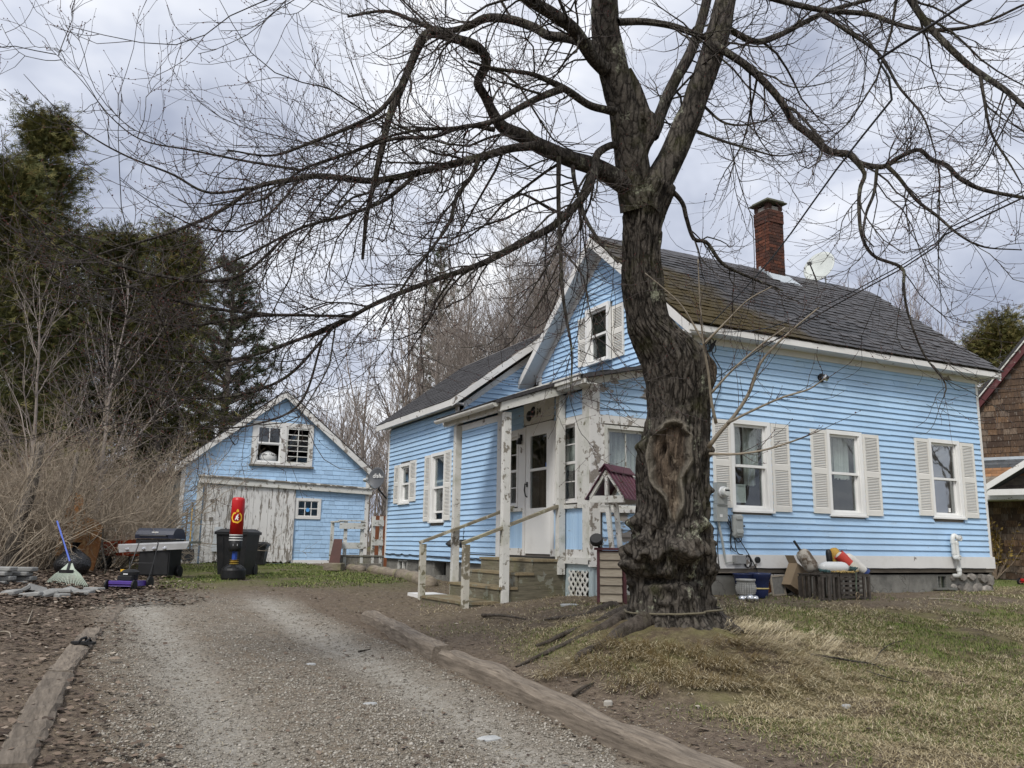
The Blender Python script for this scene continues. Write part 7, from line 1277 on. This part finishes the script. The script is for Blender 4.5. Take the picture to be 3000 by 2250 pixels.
stick([(2372, 1922), (2440, 1938), (2500, 1948), (2560, 1958), (2610, 1985)], .011, 'dark fallen branch lying across the lawn'); stick([(2560, 1956), (2575, 1925), (2610, 1895), (2650, 1880)], .007, 'thin upright fork of the fallen branch on the lawn'); stick([(2540, 1970), (2620, 2000), (2700, 2010)], .006, 'thin twig right of the fallen branch on the lawn'); stick([(1412, 1810), (1470, 1815), (1540, 1822)], .022, 'barkless root piece on the bare soil below the front steps', 'root'); stick([(1680, 2045), (1710, 2030), (1738, 2012)], .018, 'short root stub between the drive and the maple', 'root'); stick([(1050, 1915), (1085, 1908)], .012, 'short stick on the drive near the right timber'); stick([(2720, 1758), (2780, 1762), (2830, 1766)], .012, 'pale stick in front of the right foundation', 'shoot')
stick([(0, 1757), (60, 1752), (130, 1752), (180, 1738), (195, 1725)], .012, 'long pale branch lying across the loose pavers', 'root'); stick([(80, 1830), (95, 1790)], .009, 'pale stick on the leaf litter left of the drive', 'shoot'); stick([(0, 1855), (25, 1862), (32, 1875)], .008, 'pale forked stick at the left edge of the leaf litter', 'shoot')
# ------------------------------------------------------------------ satellite dishes
def sat(name, label, c, nrm_, w, h, m, back=False, txt=None, arm=None, mount=None):
    n = Vector(nrm_).normalized(); x = Vector((0, 0, 1)).cross(n).normalized(); y = n.cross(x); c = Vector(c); o = thing(name, label, 'satellite dish', tuple(mount[-1] if mount else c)); k = 32; vs = []; fs = []; rings = 7
    for i in range(rings+1):
        t = i/rings
        for j in range(k): a = 6.283*j/k; vs.append(c+x*(w/2*t*math.cos(a))+y*(h/2*t*math.sin(a))+n*(.055*t*t-.055))
    for i in range(rings):
        for j in range(k): l = (j+1) % k; fs.append((i*k+j, i*k+l, (i+1)*k+l, (i+1)*k+j))
    b = len(vs); vs += [v-n*.008 for v in vs]; fs += [tuple(q+b for q in f[::-1]) for f in fs[:rings*k]]; fs += [(rings*k+j, rings*k+(j+1) % k, b+rings*k+(j+1) % k, b+rings*k+j) for j in range(k)]
    mb = MB(); mb.add(vs, fs); mb.build('reflector', m, o, smooth=True)
    e = c-y*h*.48; f = c+n*.36-y*h*.30; MB().tube([c-n*.07-y*.1, e-n*.03, f], .014, 6).build('feed_arm', M['black'] if back else STEEL, o); q = MB(); q.bar(f-n*.02, f+n*.05+y*.03, .09, .05); q.tube([f, f+y*.07-n*.03], .03, 8); q.build('feed_horn', simple('feed_grey', (.38, .39, .38), .5, .1), o)
    if mount: MB().tube(mount, .019, 8).build('mast', M['black'] if not back else STEEL, o)
    if txt:
        mw = Matrix((x, y, n)).transposed().to_4x4(); mw.translation = c+n*(-.020)+y*.055; text(txt[0], txt[1], WHT, o, mw, 'lettering', .001); mw2 = mw.copy(); mw2.translation = c+n*(-.008)+y*.02+x*.135; text('HD', txt[1]*.42, WHT, o, mw2, 'lettering', .001)
    return o
sat('satellite_dish', 'dark grey satellite dish on the far corner of the ell', (6.02, 18.6, 1.43), (-.80, -.58, .15), .44, .50, simple('dish_grey', (.085, .09, .098), .5, .06, 4, bump=0), txt=('dish', .145), mount=[(6.10, 18.72, 1.40), (6.16, 18.80, 1.18), (6.40, 18.93, .99)])
sat('satellite_dish', 'white satellite dish on the roof ridge right of the chimney', (13.36, 12.25, 5.80), (-.86, -.30, .42), .66, .78, simple('dish_white', (.55, .58, .55), .5, .08, 4, bump=0), back=True, mount=[(13.44, 12.28, 5.76), (13.56, 12.28, 5.66), (13.56, 12.25, 5.34)])
# ------------------------------------------------------------------ wishing well
p = np.array([6.08, 9.18, gz(6.08, 9.18)]); cpx = on(1757, 1780, 2, p[2]); p[:2] = cpx[:2]*(9.0/cpx[1]) if False else p[:2]
ctr = at(1790, 1780, 10.75); p = np.array([ctr[0], ctr[1], gz(ctr[0], ctr[1])]); ax_u = np.array([1., 0, 0]); WF = frame(p, (.62, -.785, 0), (0, 0, 1), (-.785, -.62, 0))
WF = facing(p, .12)
WE = thing('wishing_well', 'small wooden wishing well with a maroon metal roof between porch and maple', 'wishing well', p); mar = simple('maroon_metal', (.085, .022, .040), .42, .12, 4, bump=0); marw = simple('maroon_wood', (.085, .028, .032), .7, .25, 8); tan = wood('tan_slat', (.30, .255, .19), (.44, .385, .30), (2, 2, 10), 3., crack=.3)
sc_ = .00196; Zt = 1.70
mb = MB(WF); mb.box(-.17, .20, .0, .66, -.30, -.0); mb.build('box', marw, WE)
for k in range(6): y = .02+k*.105; mb = MB(WF); mb.hexa([(-.135+.006*k*0, y, .002), (.145, y, .002), (.145, y, .034), (-.135, y, .034), (-.14, y+.098, .0), (.14, y+.098, .0), (.14, y+.098, .012), (-.14, y+.098, .012)]); mb.build('slat', tan, WE)
for x in (-.175, .165): MB(WF).box(x-.0, x+.035, -.03, .675, -.002, .03).build('corner_stile', marw, WE)
MB(WF).box(-.21, .24, .665, .695, -.34, .05).build('box_top', marw, WE)
wp = M['white_worn']; WB_ = WF; WF = facing(p, .55)
for z in (-.04, -.30): MB(WF).bar((.0, .69, z), (-.06, 1.28, z), .055, .05, (0, 0, 1)).build('post', wp, WE)
MB(WF).tube([(-.14, 1.225, -.02), (-.02, 1.225, -.02)], .014, 8).build('crank_peg', wp, WE)
for z in (.0, -.62):
    mb = MB(WF); mb.prism([(-.29, 1.27), (.20, 1.27), (.20, 1.36), (-.29, 1.36)], z-.02, z+.02); mb.build('tie_beam', wp, WE); MB(WF).bar((-.28, 1.34, z), (-.045, 1.68, z), .04, .055, (0, 0, 1)).build('rafter', wp, WE); MB(WF).bar((.19, 1.34, z), (-.045, 1.68, z), .04, .055, (0, 0, 1)).build('rafter', wp, WE); MB(WF).bar((-.045, 1.36, z), (-.045, 1.62, z), .04, .06, (0, 0, 1)).build('king_post', wp, WE)
for s, e in ((-1, -.335), (1, .245)):
    q = [(e, 1.31), (-.045, 1.725)]; MB(WF).prism([(e, 1.305), (-.045, 1.725), (-.045, 1.74), (e, 1.32)], -.72, .06).build('roof_panel', mar, WE)
    for k in range(7): z = -.68+k*.115; MB(WF).bar((e*1.0, 1.322, z), (-.045, 1.745, z), .016, .02, (0, 0, 1)).build('rib', simple('maroon_rib', (.15, .07, .09), .4, .1, 4, bump=0), WE)
MB(WF).prism([(-.13, 1.665), (-.045, 1.755), (.04, 1.665), (.04, 1.68), (-.045, 1.775), (-.13, 1.68)], -.74, .08).build('ridge_cap', mar, WE)
# black garden spotlight by the well
p = gpz(1745, 1770); F_ = facing(p, 0); mb = MB(F_); q0 = np.array(at(1748, 1585, 10.9)); d_ = q0-p; mb2 = MB(); o = thing('garden_lamp', 'round black floodlight on a stake beside the wishing well', 'lamp', p); MB().lathe([(.02, -.05), (.06, -.04), (.085, .0), (.085, .05), (.07, .07)], tuple(q0), 16, (-.5, -.6, .5)).build('lamp_head', M['black'], o); MB().tube([tuple(q0+np.array([.02, 0, -.03])), tuple(q0+np.array([.09, .02, -.16])), (p[0]+.1, p[1]+.02, p[2])], .018, 6).build('stake', M['black'], o)
p = np.array([6.30, 14.55, gz(6.3, 14.55)]); o = thing('floodlight', 'twin black floodlight low on the wall left of the front steps', 'lamp', (6.38, 14.6, .05)); mb = MB(); mb.bar((6.39, 14.78, .02), (6.39, 14.35, .05), .05, .05); mb.build('bracket', M['black'], o)
for v in (14.85, 14.40): MB().lathe([(.03, 0), (.05, .04), (.075, .12), (.07, .125)], (6.33, v, .06), 12, (-.5, 0, -.8)).build('lamp_head', M['black'], o)
MB().tube([(6.395, 14.5, .05), (6.395, 14.46, .32)], .008, 5).build('cord', M['cable'], o)
# cable tacked along the foot of the ell wall
r_ = random.Random(3); mb = MB(); mb.tube([(UP-.035, 18.85-i*.16, -.235-.02*abs(math.sin(i*.9))+r_.uniform(-.012, .012)-.001*i) for i in range(34)], .010, 5); tag(mb.build('wall_cable', M['cable'], None, (6.4, 18.8, -.25)), 'black cable sagging along the foot of the ell wall', 'cable')
# ------------------------------------------------------------------ on the street wall
o = thing('electric_meter', 'grey electric meter box with a round glass dial by the maple', 'meter', (8.38, 9.8, .37)); MB(SF).box(8.29, 8.47, .62, .93, .022, .12).build('meter_socket', M['grey'], o); MB(SF).box(8.28, 8.48, .37, .615, .022, .11).build('breaker_box', M['grey'], o); MB(SF).box(8.33, 8.38, .43, .47, .111, .113).build('label_plate', WHT, o)
MB(SF).box(8.29, 8.47, .60, .606, .11, .125).build('lid_lip', M['grey'], o); MB(SF).lathe([(.085, 0), (.085, .02), (.075, .028)], (8.39, .79, .12), 20, (0, 0, 1)).build('meter_ring', STEEL, o); MB(SF).lathe([(.068, 0), (.066, .06), (.055, .075), (.0, .078)], (8.39, .79, .145), 20, (0, 0, 1)).build('meter_dial', simple('meter_face', (.62, .63, .60), .2, .1, 20, bump=0), o)
MB(SF).box(8.35, 8.43, .80, .825, .20, .223).build('dial_window', M['black'], o)
MB(SF).tube([(8.34, .37, .06), (8.40, .1, .06), (8.44, -.1, .055), (8.46, -.22, .06), (8.60, -.20, .06)], [.02, .018, .018, .012, .008], 7).build('conduit', M['grey'], o)
o = thing('utility_box', 'rounded grey telephone box below the first street window', 'utility box', (8.70, 9.8, .15)); MB(SF).box(8.60, 8.79, .14, .48, .022, .11, .03).build('cover', M['grey'], o); MB(SF).box(8.63, 8.76, .40, .46, .112, .125, .012).build('latch', M['grey'], o); MB(SF).box(8.63, 8.76, .20, .26, .112, .125, .012).build('latch', M['grey'], o); MB(SF).box(8.79, 8.83, .30, .325, .05, .075).build('side_clip', M['black'], o)
o = tag(MB(SF).box(8.60, 8.78, -.235, -.11, .036, .13, .006).build('junction_box', simple('junction_grey', (.28, .285, .28), .6, .1, 6, dirt=.2), None, (8.69, 9.78, -.23)), 'square grey junction box on the white skirt board', 'junction box')
mb = MB(SF); r_ = random.Random(17)
for pts in ([(8.50, .45, .06), (8.58, .30, .05), (8.56, .10, .05), (8.60, -.02, .05), (8.66, -.06, .05)], [(8.50, .40, .05), (8.62, .18, .06), (8.66, .0, .05), (8.70, -.09, .06), (8.78, -.10, .06)], [(8.70, .15, .06), (8.85, -.05, .07), (8.98, -.22, .06), (9.05, -.31, .05)], [(8.65, .15, .05), (8.68, .08, .07), (8.76, .10, .06), (8.77, .16, .05)], [(8.35, .35, .05), (8.32, 0, .05), (8.34, -.28, .05)], [(8.47, .5, .05), (8.56, .42, .06), (8.58, .2, .05), (8.56, -.05, .05)], [(9.05, -.31, .05), (9.07, -.5, .05), (9.02, -.62, .1), (9.0, -.72, .12)]): c = spline([(*p, .007) for p in pts], 20); mb.tube([tuple(q[:3]) for q in c], .0075, 5)
for k in range(7): a0 = r_.uniform(0, 6); mb.tube([(8.88+.055*(1+.2*r_.random())*math.cos(a0+i*.55), -.20+.09*math.sin(a0+i*.55), .05+.02*math.sin(i)) for i in range(12)], .006, 5)
mb.tube([(9.0+i*.28, -.295-.008*abs(math.sin(i*1.1)), .042) for i in range(20)], .008, 5); tag(mb.build('cables', M['cable'], None, (8.6, 9.8, -.3)), 'tangle of black cables hanging below the meter and telephone box', 'cables')
tag(MB(SF).lathe([(.045, 0), (.045, .03), (.03, .035)], (9.07, -.175, .036), 16, (0, 0, 1)).build('vent_hole', M['black'], None, (9.07, 9.78, -.17)), 'small round black vent in the white skirt board', 'vent')
o = thing('wall_light', 'round chrome and black light high on the street wall', 'wall light', (10.62, 9.8, 2.72)); MB(SF).lathe([(.075, 0), (.075, .025), (.05, .03), (.05, .05)], (10.60, 2.725, .02), 20, (0, 0, 1)).build('base', M['black'], o); MB(SF).lathe([(.058, .03), (.066, .06), (.058, .09), (.03, .10)], (10.61, 2.72, .02), 20, (.25, 0, 1)).build('lamp', CHR, o); MB(SF).lathe([(.03, .0), (.03, .012), (.0, .014)], (10.637, 2.72, .118), 14, (.25, 0, 1)).build('lens', M['black'], o)
pvc = simple('white_pipe', (.60, .61, .59), .4, .06, 4, bump=0, dirt=.15); o = thing('vent_pipe', 'white plastic vent pipes by the third street window', 'pipe', (13.48, 9.78, -.45)); tp = lambda pts, n=26: [tuple(q[:3]) for q in spline([(*p, 0) for p in pts], n)]
MB(SF).tube(tp([(13.52, -.42, -.03), (13.52, -.42, .07), (13.525, -.39, .10), (13.52, -.3, .10), (13.50, .10, .10), (13.50, .17, .10)]), .037, 12).build('pipe', pvc, o, smooth=True); MB(SF).tube(tp([(13.43, -.12, .20), (13.43, -.125, .13), (13.43, -.08, .10), (13.42, .1, .10), (13.415, .19, .10), (13.435, .245, .10), (13.48, .255, .10), (13.51, .22, .12), (13.515, .21, .18)]), .038, 12).build('pipe', pvc, o, smooth=True)
for c, a in (((13.43, -.12, .20), (0, 0, 1)), ((13.515, .21, .18), (0, 0, 1))): MB(SF).lathe([(.048, -.05), (.048, .004), (.034, .005), (.032, -.03)], c, 14, a, False).build('socket', pvc, o); MB(SF).lathe([(.034, -.005), (0, -.004)], c, 14, a).build('opening', M['dark'], o)
for z, x in ((.12, 13.416), (-.06, 13.428), (-.34, 13.52), (.10, 13.503)): MB(SF).lathe([(.043, 0), (.043, .035)], (x, z, .10), 12, (0, 1, 0)).build('coupling', pvc, o)
# framed picture and cloth inside the first window
tag(grid_wall(MB(SF), 8.775, 9.02, .665, .94, [(8.795, 9.0, .685, .92)], -.115, -.095).box(8.795, 9.0, .685, .92, -.112, -.106).build('picture_frame', simple('white_frame', (.62, .62, .58), .6, .06, 10), None, (8.9, 9.93, .66)), 'white framed picture standing inside the first street window', 'picture frame')
tag(MB(SF).box(13.60, 13.655, .66, .73, -.065, -.064).build('window_decal', WHT, None, (13.63, 9.88, .66)), 'small white decal inside the third street window', 'decal')
# ------------------------------------------------------------------ pots, traps, buoys below the wall
def gw(u, v): return gz(u, v)
blu = simple('blue_glaze', (.020, .030, .085), .25, .25, 5, bump=0); u, v = 8.84, 9.50; o = thing('flower_pot', 'large cobalt blue glazed pot under the telephone box', 'flower pot', (u, v, gw(u, v)))
MB().lathe([(.09, 0), (.11, .02), (.12, .10), (.13, .22), (.138, .23), (.138, .26), (.15, .27), (.165, .33), (.168, .355), (.155, .355), (.14, .30)], (u, v, gw(u, v)-.01), 28).build('pot', blu, o, smooth=True); MB().lathe([(.126, 0), (.131, .01), (.126, .02)], (u, v, gw(u, v)+.12), 28).build('yellow_band', simple('yellow_glaze', (.45, .36, .13), .35, .1, 6), o)
u, v = 8.66, 9.62; o = tag(MB().lathe([(.08, 0), (.12, .18), (.155, .32), (.17, .34), (.155, .34), (.13, .29)], (u, v, gw(u, v)-.01), 28).build('flower_pot', blu, None, (u, v, gw(u, v)), True), 'wide navy blue pot half hidden behind the cobalt one', 'flower pot')
u, v = 8.42, 9.32; o = thing('flower_pot', 'silvery textured pot beside the foot of the maple', 'flower pot', (u, v, gw(u, v))); pg = simple('grey_pot', (.30, .30, .285), .5, .3, 18, bump=.3)
MB().lathe([(.10, 0), (.115, .01), (.115, .04), (.09, .055), (.115, .09), (.13, .17), (.12, .245), (.135, .25), (.135, .275), (.115, .275), (.10, .23)], (u, v, gw(u, v)), 26).build('pot', pg, o, smooth=True)
for k in range(22):
    a = 6.283*k/22
    for j in range(5): r = .118+.012*math.sin((j+.5)/5*3.14); MB().box(-.011, .011, -.006, .006, -.014, .014).build('bead', pg, o) if False else None
mb = MB()
for k in range(24):
    a = 6.283*k/24
    for j in range(6): r = .104+.030*math.sin((j+1.2)/7*3.0); c = (u+math.cos(a)*r, v+math.sin(a)*r, gw(u, v)+.085+j*.026); mb.bar((c[0], c[1], c[2]-.010), (c[0]+math.cos(a)*.006, c[1]+math.sin(a)*.006, c[2]+.010), .020, .010, (math.cos(a), math.sin(a), 0))
q = mb.build('embossing', simple('pale_emboss', (.42, .42, .40), .5, .2, 12), o); q['kind'] = 'stuff'
for k, (du, dv, r) in enumerate(((8.10, 9.05, .045), (8.20, 9.0, .055), (8.31, 9.02, .045), (8.25, 9.13, .04))): tag(MB().lathe([(.0, -r)]+[(r*math.cos(a), r*math.sin(a)) for a in [math.radians(x) for x in range(-75, 90, 15)]]+[(.0, r)], (du, dv, gw(du, dv)+r*.9), 18).build('glass_ball', CHR, None, (du, dv, gw(du, dv)), True), 'mirrored silver ball by the textured pot, '+('nearest the maple', 'the largest', 'nearest the pot', 'hidden behind the others')[k], 'ball', 'silver balls by the maple')
cb = simple('cardboard', (.25, .19, .125), .85, .12, 4, bump=.1); F_ = frame((9.62, 9.56, gw(9.62, 9.56)+.10), (.86, -.1, -.50), (.45, .0, .86), (.1, -.99, .0)); mb = MB(F_); grid_wall(mb, -.14, .17, .0, .36, [], -.16, -.155); mb.box(-.14, .17, 0, .36, .0, .005); mb.box(-.14, -.135, 0, .36, -.155, .0); mb.box(.165, .17, 0, .36, -.155, 0); mb.hexa([(-.14, .36, 0), (-.14, .36, -.16), (-.145, .36, -.16), (-.145, .36, 0), (-.24, .43, 0), (-.24, .43, -.16), (-.245, .43, -.16), (-.245, .43, 0)]); tag(mb.build('cardboard_box', cb, None, (9.6, 9.55, gw(9.6, 9.55))), 'tipped cardboard box in front of the broken cellar opening', 'box')
o = thing('window_screen', 'small framed screen leaning in the broken cellar opening', 'window screen', (9.43, 9.68, -.75)); SFr = frame((9.30, 9.74, -.70), (.99, 0, .05), (-.03, .12, .99), (0, -1, .12)); grid_wall(MB(SFr), 0, .27, 0, .30, [(.025, .245, .025, .275)], 0, .02).build('frame', wood('screen_wood', (.22, .19, .15), (.36, .32, .26)), o); MB(SFr).box(.025, .245, .025, .275, .006, .01).build('mesh', simple('screen_mesh', (.17, .165, .15), .9, .2, 30), o)
tw2 = wood('trap_wood', (.038, .032, .027), (.115, .100, .085), (3, 3, 3), 5.)
def trap(label, u0, u1, v0, v1, h, vert, seed):
    r = random.Random(seed); zb = gw((u0+u1)/2, (v0+v1)/2)-.02; o = thing('lobster_trap', label, 'lobster trap', ((u0+u1)/2, (v0+v1)/2, zb)); b = lambda *a: MB().box(*a).build('slat', tw2, o)
    for u in (u0, (u0+u1)/2-.02, u1-.035):
        for v in (v0, v1-.035): MB().box(u, u+.035, v, v+.035, zb, zb+h).build('frame_post', tw2, o)
    for v in (v0, v1-.035): MB().box(u0, u1, v+.003, v+.032, zb+h, zb+h+.03).build('frame_rail', tw2, o); MB().box(u0, u1, v+.003, v+.032, zb+.01, zb+.04).build('frame_rail', tw2, o)
    n = int((u1-u0)/.085)
    for i in range(n):
        u = u0+.01+i*(u1-u0-.05)/(n-1); j = r.uniform(-.006, .006)
        if vert(i/n): b(u+j, u+j+.034, v0-.014, v0-.001, zb+.0, zb+h+.02)
        b(u+j, u+j+.034, v1+.001, v1+.012, zb, zb+h)
    ks = [i/n for i in range(n) if not vert(i/n)]
    if ks:
        ua = u0+min(ks)*(u1-u0); ub = u0+(max(ks)+1.2/n)*(u1-u0)
        for k in range(5): z = zb+.03+k*(h-.05)/4.4+r.uniform(-.006, .006); b(ua-.02, min(ub, u1), v0-.016, v0-.003, z, z+.036)
    m = int((v1-v0)/.08)
    for k in range(m):
        v = v0+k*(v1-v0-.04)/(m-1); b(u0-.02, u1+.02, v, v+.042, zb+h+.031, zb+h+.045+r.uniform(0, .004))
        for u in (u0-.013, u1+.001): b(u, u+.012, v+.01, v+.045, zb, zb+h)
    return o, zb+h+.047
T1, zt1 = trap('dark slatted lobster trap under the grey buoy, left of the other', 9.52, 9.88, 9.0, 9.42, .33, lambda t: True, 1); T2, zt2 = trap('dark slatted lobster trap with horizontal front slats under the coloured buoys', 9.91, 10.50, 9.0, 9.42, .33, lambda t: t > .66, 2)
def buoy(label, p, d, L, r, m, stick_=None, band=None, sm_=None):
    d = Vector(d).normalized(); p = Vector(p); o = thing('lobster_buoy', label, 'buoy', tuple(p), 'buoys on the lobster traps'); pr = [(r*.15, 0), (r*.55, .02*L), (r*.85, .10*L), (r, .22*L), (r, .78*L), (r*.85, .90*L), (r*.55, .98*L), (r*.12, L)]
    MB().lathe(pr, p, 20, d).build('float', m, o, smooth=True)
    if band: MB().lathe([(r*1.012, band[0]*L), (r*1.012, band[1]*L)], p, 20, d, False).build('painted_band', band[2], o)
    if stick_: MB().tube([p-d*stick_[0], p+d*(L+stick_[1])], r*.17, 8).build('spindle', sm_ or M['black'], o)
    return o
n_ = ND('worn_buoy'); f = n_.noise(7, 7, .7); c = n_.mix(n_.step(f, .46, .56), (.40, .37, .32), (.12, .09, .065)); n_.bump(f, .5, .01); wb = n_.done(c, .8, 0, .2)
buoy('worn grey brown buoy with a dark spindle leaning on the wall', (9.78, 9.36, zt1+.02), (-.42, .32, .86), .36, .105, wb, (0, .16)); buoy('smooth white fender lying across the traps', (9.62, 9.10, zt1+.085), (.98, -.05, .0), .52, .085, simple('white_buoy', (.68, .69, .68), .35, .06, 4, bump=0)); buoy('red and white buoy leaning beside the white fender', (10.42, 9.14, zt2+.02), (-.55, .35, .62), .38, .085, simple('buoy_cream', (.58, .54, .45), .6, .15, 7), None, (.42, .96, simple('buoy_red', (.42, .045, .03), .5, .15, 7)))
buoy('cream and white buoy lowest at the right end of the traps', (10.56, 9.10, zt2+.0), (-.60, .30, .60), .40, .072, simple('buoy_white', (.62, .60, .55), .6, .12, 7), None, (.0, .12, simple('buoy_navy', (.02, .04, .14), .5, .1, 7))); buoy('mustard yellow buoy standing behind the red one', (10.36, 9.40, zt2-.02), (-.08, .25, .95), .40, .09, simple('buoy_yellow', (.40, .235, .04), .7, .25, 9)); buoy('dark spar buoy end behind the yellow one', (10.22, 9.46, zt2+.05), (.0, .1, 1), .30, .045, M['black'])
mb = MB(); r_ = random.Random(23)
for k in range(9):
    x = 9.75+r_.uniform(0, .35); mb.tube([(x+i*.035+r_.uniform(-.02, .02), 9.0+r_.uniform(-.03, .06), zt1+.012+r_.uniform(0, .03)-.0*i) for i in range(7)], .009, 5)
tag(mb.build('rope_pile', simple('yellow_rope', (.36, .26, .10), .85, .25, 20), None, (9.9, 9.0, zt1)), 'frayed yellow rope heaped below the white fender', 'rope'); mb = MB()
mb9 = MB()
for k in range(6): mb.tube([(9.58+r_.uniform(-.05, .10)+i*.02, 9.03+r_.uniform(-.03, .05), zt1+.02+r_.uniform(0, .05)) for i in range(6)], .010, 5); mb9.tube([(10.13+r_.uniform(-.04, .06)+i*.012, 9.0+r_.uniform(-.03, .05), zt1+.03+r_.uniform(0, .07)) for i in range(6)], .010, 5)
_tr = tag(mb.build('rope_pile', simple('teal_rope', (.05, .10, .10), .85, .25, 20), None, (9.6, 9.0, zt1)), 'dark teal rope knotted at the left end of the white fender', 'rope'); tag(mb9.build('rope_pile', simple('teal_rope', (.05, .10, .10)), None, (10.15, 9.0, zt1)), 'dark teal rope knotted at the right end of the white fender', 'rope'); mb = MB(); mb.tube([(10.18+.01*math.sin(i), 8.965, zt2+.02-i*.04) for i in range(8)], .008, 5); o = thing('hanging_line', 'green line with two brass rings hanging in front of the traps', 'rope', (10.18, 8.96, zt2-.4)); mb.build('line', simple('green_line', (.10, .13, .09), .8, .2, 20), o)
for k in range(2): MB().tube([(10.18+.032*math.cos(a), 8.955, zt2-.30-k*.085+.040*math.sin(a)) for a in [6.283*i/14 for i in range(15)]], .007, 6, False).build('ring', simple('old_brass', (.26, .20, .13), .5, .2, 9, .5), o)
# ------------------------------------------------------------------ overhead cables and the coil at the corner
def wire(label, pts, r, n=40):
    c = spline([(*p, r) for p in pts], n); tag(MB().tube([tuple(q[:3]) for q in c], r, 6).build('overhead_cable', M['cable'], None, tuple(c[0, :3]), True), label, 'cable', 'cables to the street pole')
wire('thick overhead cable rising past the chimney to the upper right', [tuple(on(2068, 965, 1, 9.74)), tuple(at(2250, 770, 9.6)), tuple(at(2448, 500, 7.4)), tuple(at(2650, 245, 5.8)), tuple(at(2840, 0, 4.7)), (8.5, -3., 6.0), (13, -12, 7.5)], .0085)
wire('thin overhead cable, upper of the pair leaving to the right edge', [tuple(on(2070, 975, 1, 9.75)), tuple(at(2290, 950, 9.9)), tuple(at(2700, 745, 8.4)), tuple(at(3000, 560, 7.0)), (11., 0., 5.2), (14, -12, 7.2)], .006); wire('thin overhead cable, lower of the pair leaving to the right edge', [tuple(on(2095, 1110, 1, 9.75)), tuple(at(2330, 960, 9.8)), tuple(at(2700, 755, 8.3)), tuple(at(3000, 578, 6.9)), (10.8, -.2, 5.0), (14, -12, 6.9)], .0075)
mb = MB(); r_ = random.Random(6)
for k in range(8): c = on(2080+r_.uniform(-6, 14), 1010+r_.uniform(-10, 14), 1, 9.72); mb.tube([(c[0]+.05*math.cos(a)+.0*k, c[1]-.01*k*.3, c[2]+.075*math.sin(a+.3*k)) for a in [6.283*i/16 for i in range(17)]], .007, 5, False)
a_, b_ = on(2075, 960, 1, 9.76), on(2085, 1230, 1, 9.78); mb.tube([tuple(a_), tuple(on(2088, 1040, 1, 9.75)), tuple(on(2115, 1085, 1, 9.77)), tuple(on(2110, 1140, 1, 9.77)), tuple(on(2095, 1180, 1, 9.77)), tuple(b_)], .008, 5); tag(mb.build('cable_coil', M['cable'], None, tuple(a_)), 'coil of black service cable on the house corner under the eave', 'cable')
# ------------------------------------------------------------------ back steps beyond the ell
p = np.array([6.0, 20.0, gz(6.0, 20.0)]); zb = p[2]; o = thing('back_steps', 'small grey back steps with white railings between garage and house', 'steps', p); ww = M['white_worn']; gy = wood('grey_deck', (.12, .11, .095), (.26, .24, .21), (10, 2, 4), 3., moss=.3)
for k in range(6): MB().box(5.52, 6.62, 19.55+k*.15, 19.69+k*.15, zb+.30, zb+.33).build('deck_board', gy, o)
MB().box(5.54, 6.60, 19.57, 20.42, zb-.05, zb+.30).build('deck_base', gy, o); MB().box(5.95, 6.45, 19.28, 19.55, zb-.02, zb+.15).build('step', gy, o)
for u, v in ((5.66, 19.60), (6.06, 19.60), (6.33, 19.60), (6.52, 19.60), (5.56, 20.38)): MB().box(u-.035, u+.035, v-.035, v+.035, zb, zb+1.12+(.12 if u > 6.2 else 0)).build('rail_post', ww, o)
for z in (.93, .48): MB().box(5.50, 6.12, 19.52, 19.555, zb+z, zb+z+.14).build('rail_board', ww, o); MB().box(6.29, 6.56, 19.52, 19.555, zb+z+.08, zb+z+.22).build('rail_board', ww, o)
MB().bar((5.48, 19.57, zb+1.12), (6.12, 19.57, zb+1.12), .10, .03).build('hand_rail', ww, o); MB().bar((5.56, 19.6, zb+1.10), (5.56, 20.42, zb+1.10), .09, .03).build('hand_rail', ww, o)
F_ = facing(np.array([5.40, 19.4, gz(5.40, 19.4)]), -.1); tag(MB(F_).hexa([(-.16, 0, .10), (.10, 0, .10), (.10, 0, .14), (-.16, 0, .14), (-.06, .70, -.10), (.13, .70, -.10), (.13, .70, -.06), (-.06, .70, -.06)]).build('leaning_board', simple('red_brown_panel', (.085, .038, .03), .7, .2, 5), None, (5.40, 19.4, gz(5.40, 19.4))), 'dark red brown board leaning on the back steps', 'board')
p = gpz(978, 1672); pbox('wood_block', 'brown timber block on the ground in front of the back steps', p, .2, .42, .25, .17, m=lg, cat='timber')
tag(MB().box(7.28, 7.42, 21.3, 21.36, gz(7.3, 21.3), gz(7.3, 21.3)+1.6).box(6.9, 7.28, 21.3, 21.36, gz(7.3, 21.3), gz(7.3, 21.3)+1.3).build('rusted_gate', simple('rust_gate', (.20, .07, .03), .8, .3, 6), None, (7.2, 21.3, gz(7.2, 21.3))), 'rust brown panel standing behind the back steps', 'metal panel')
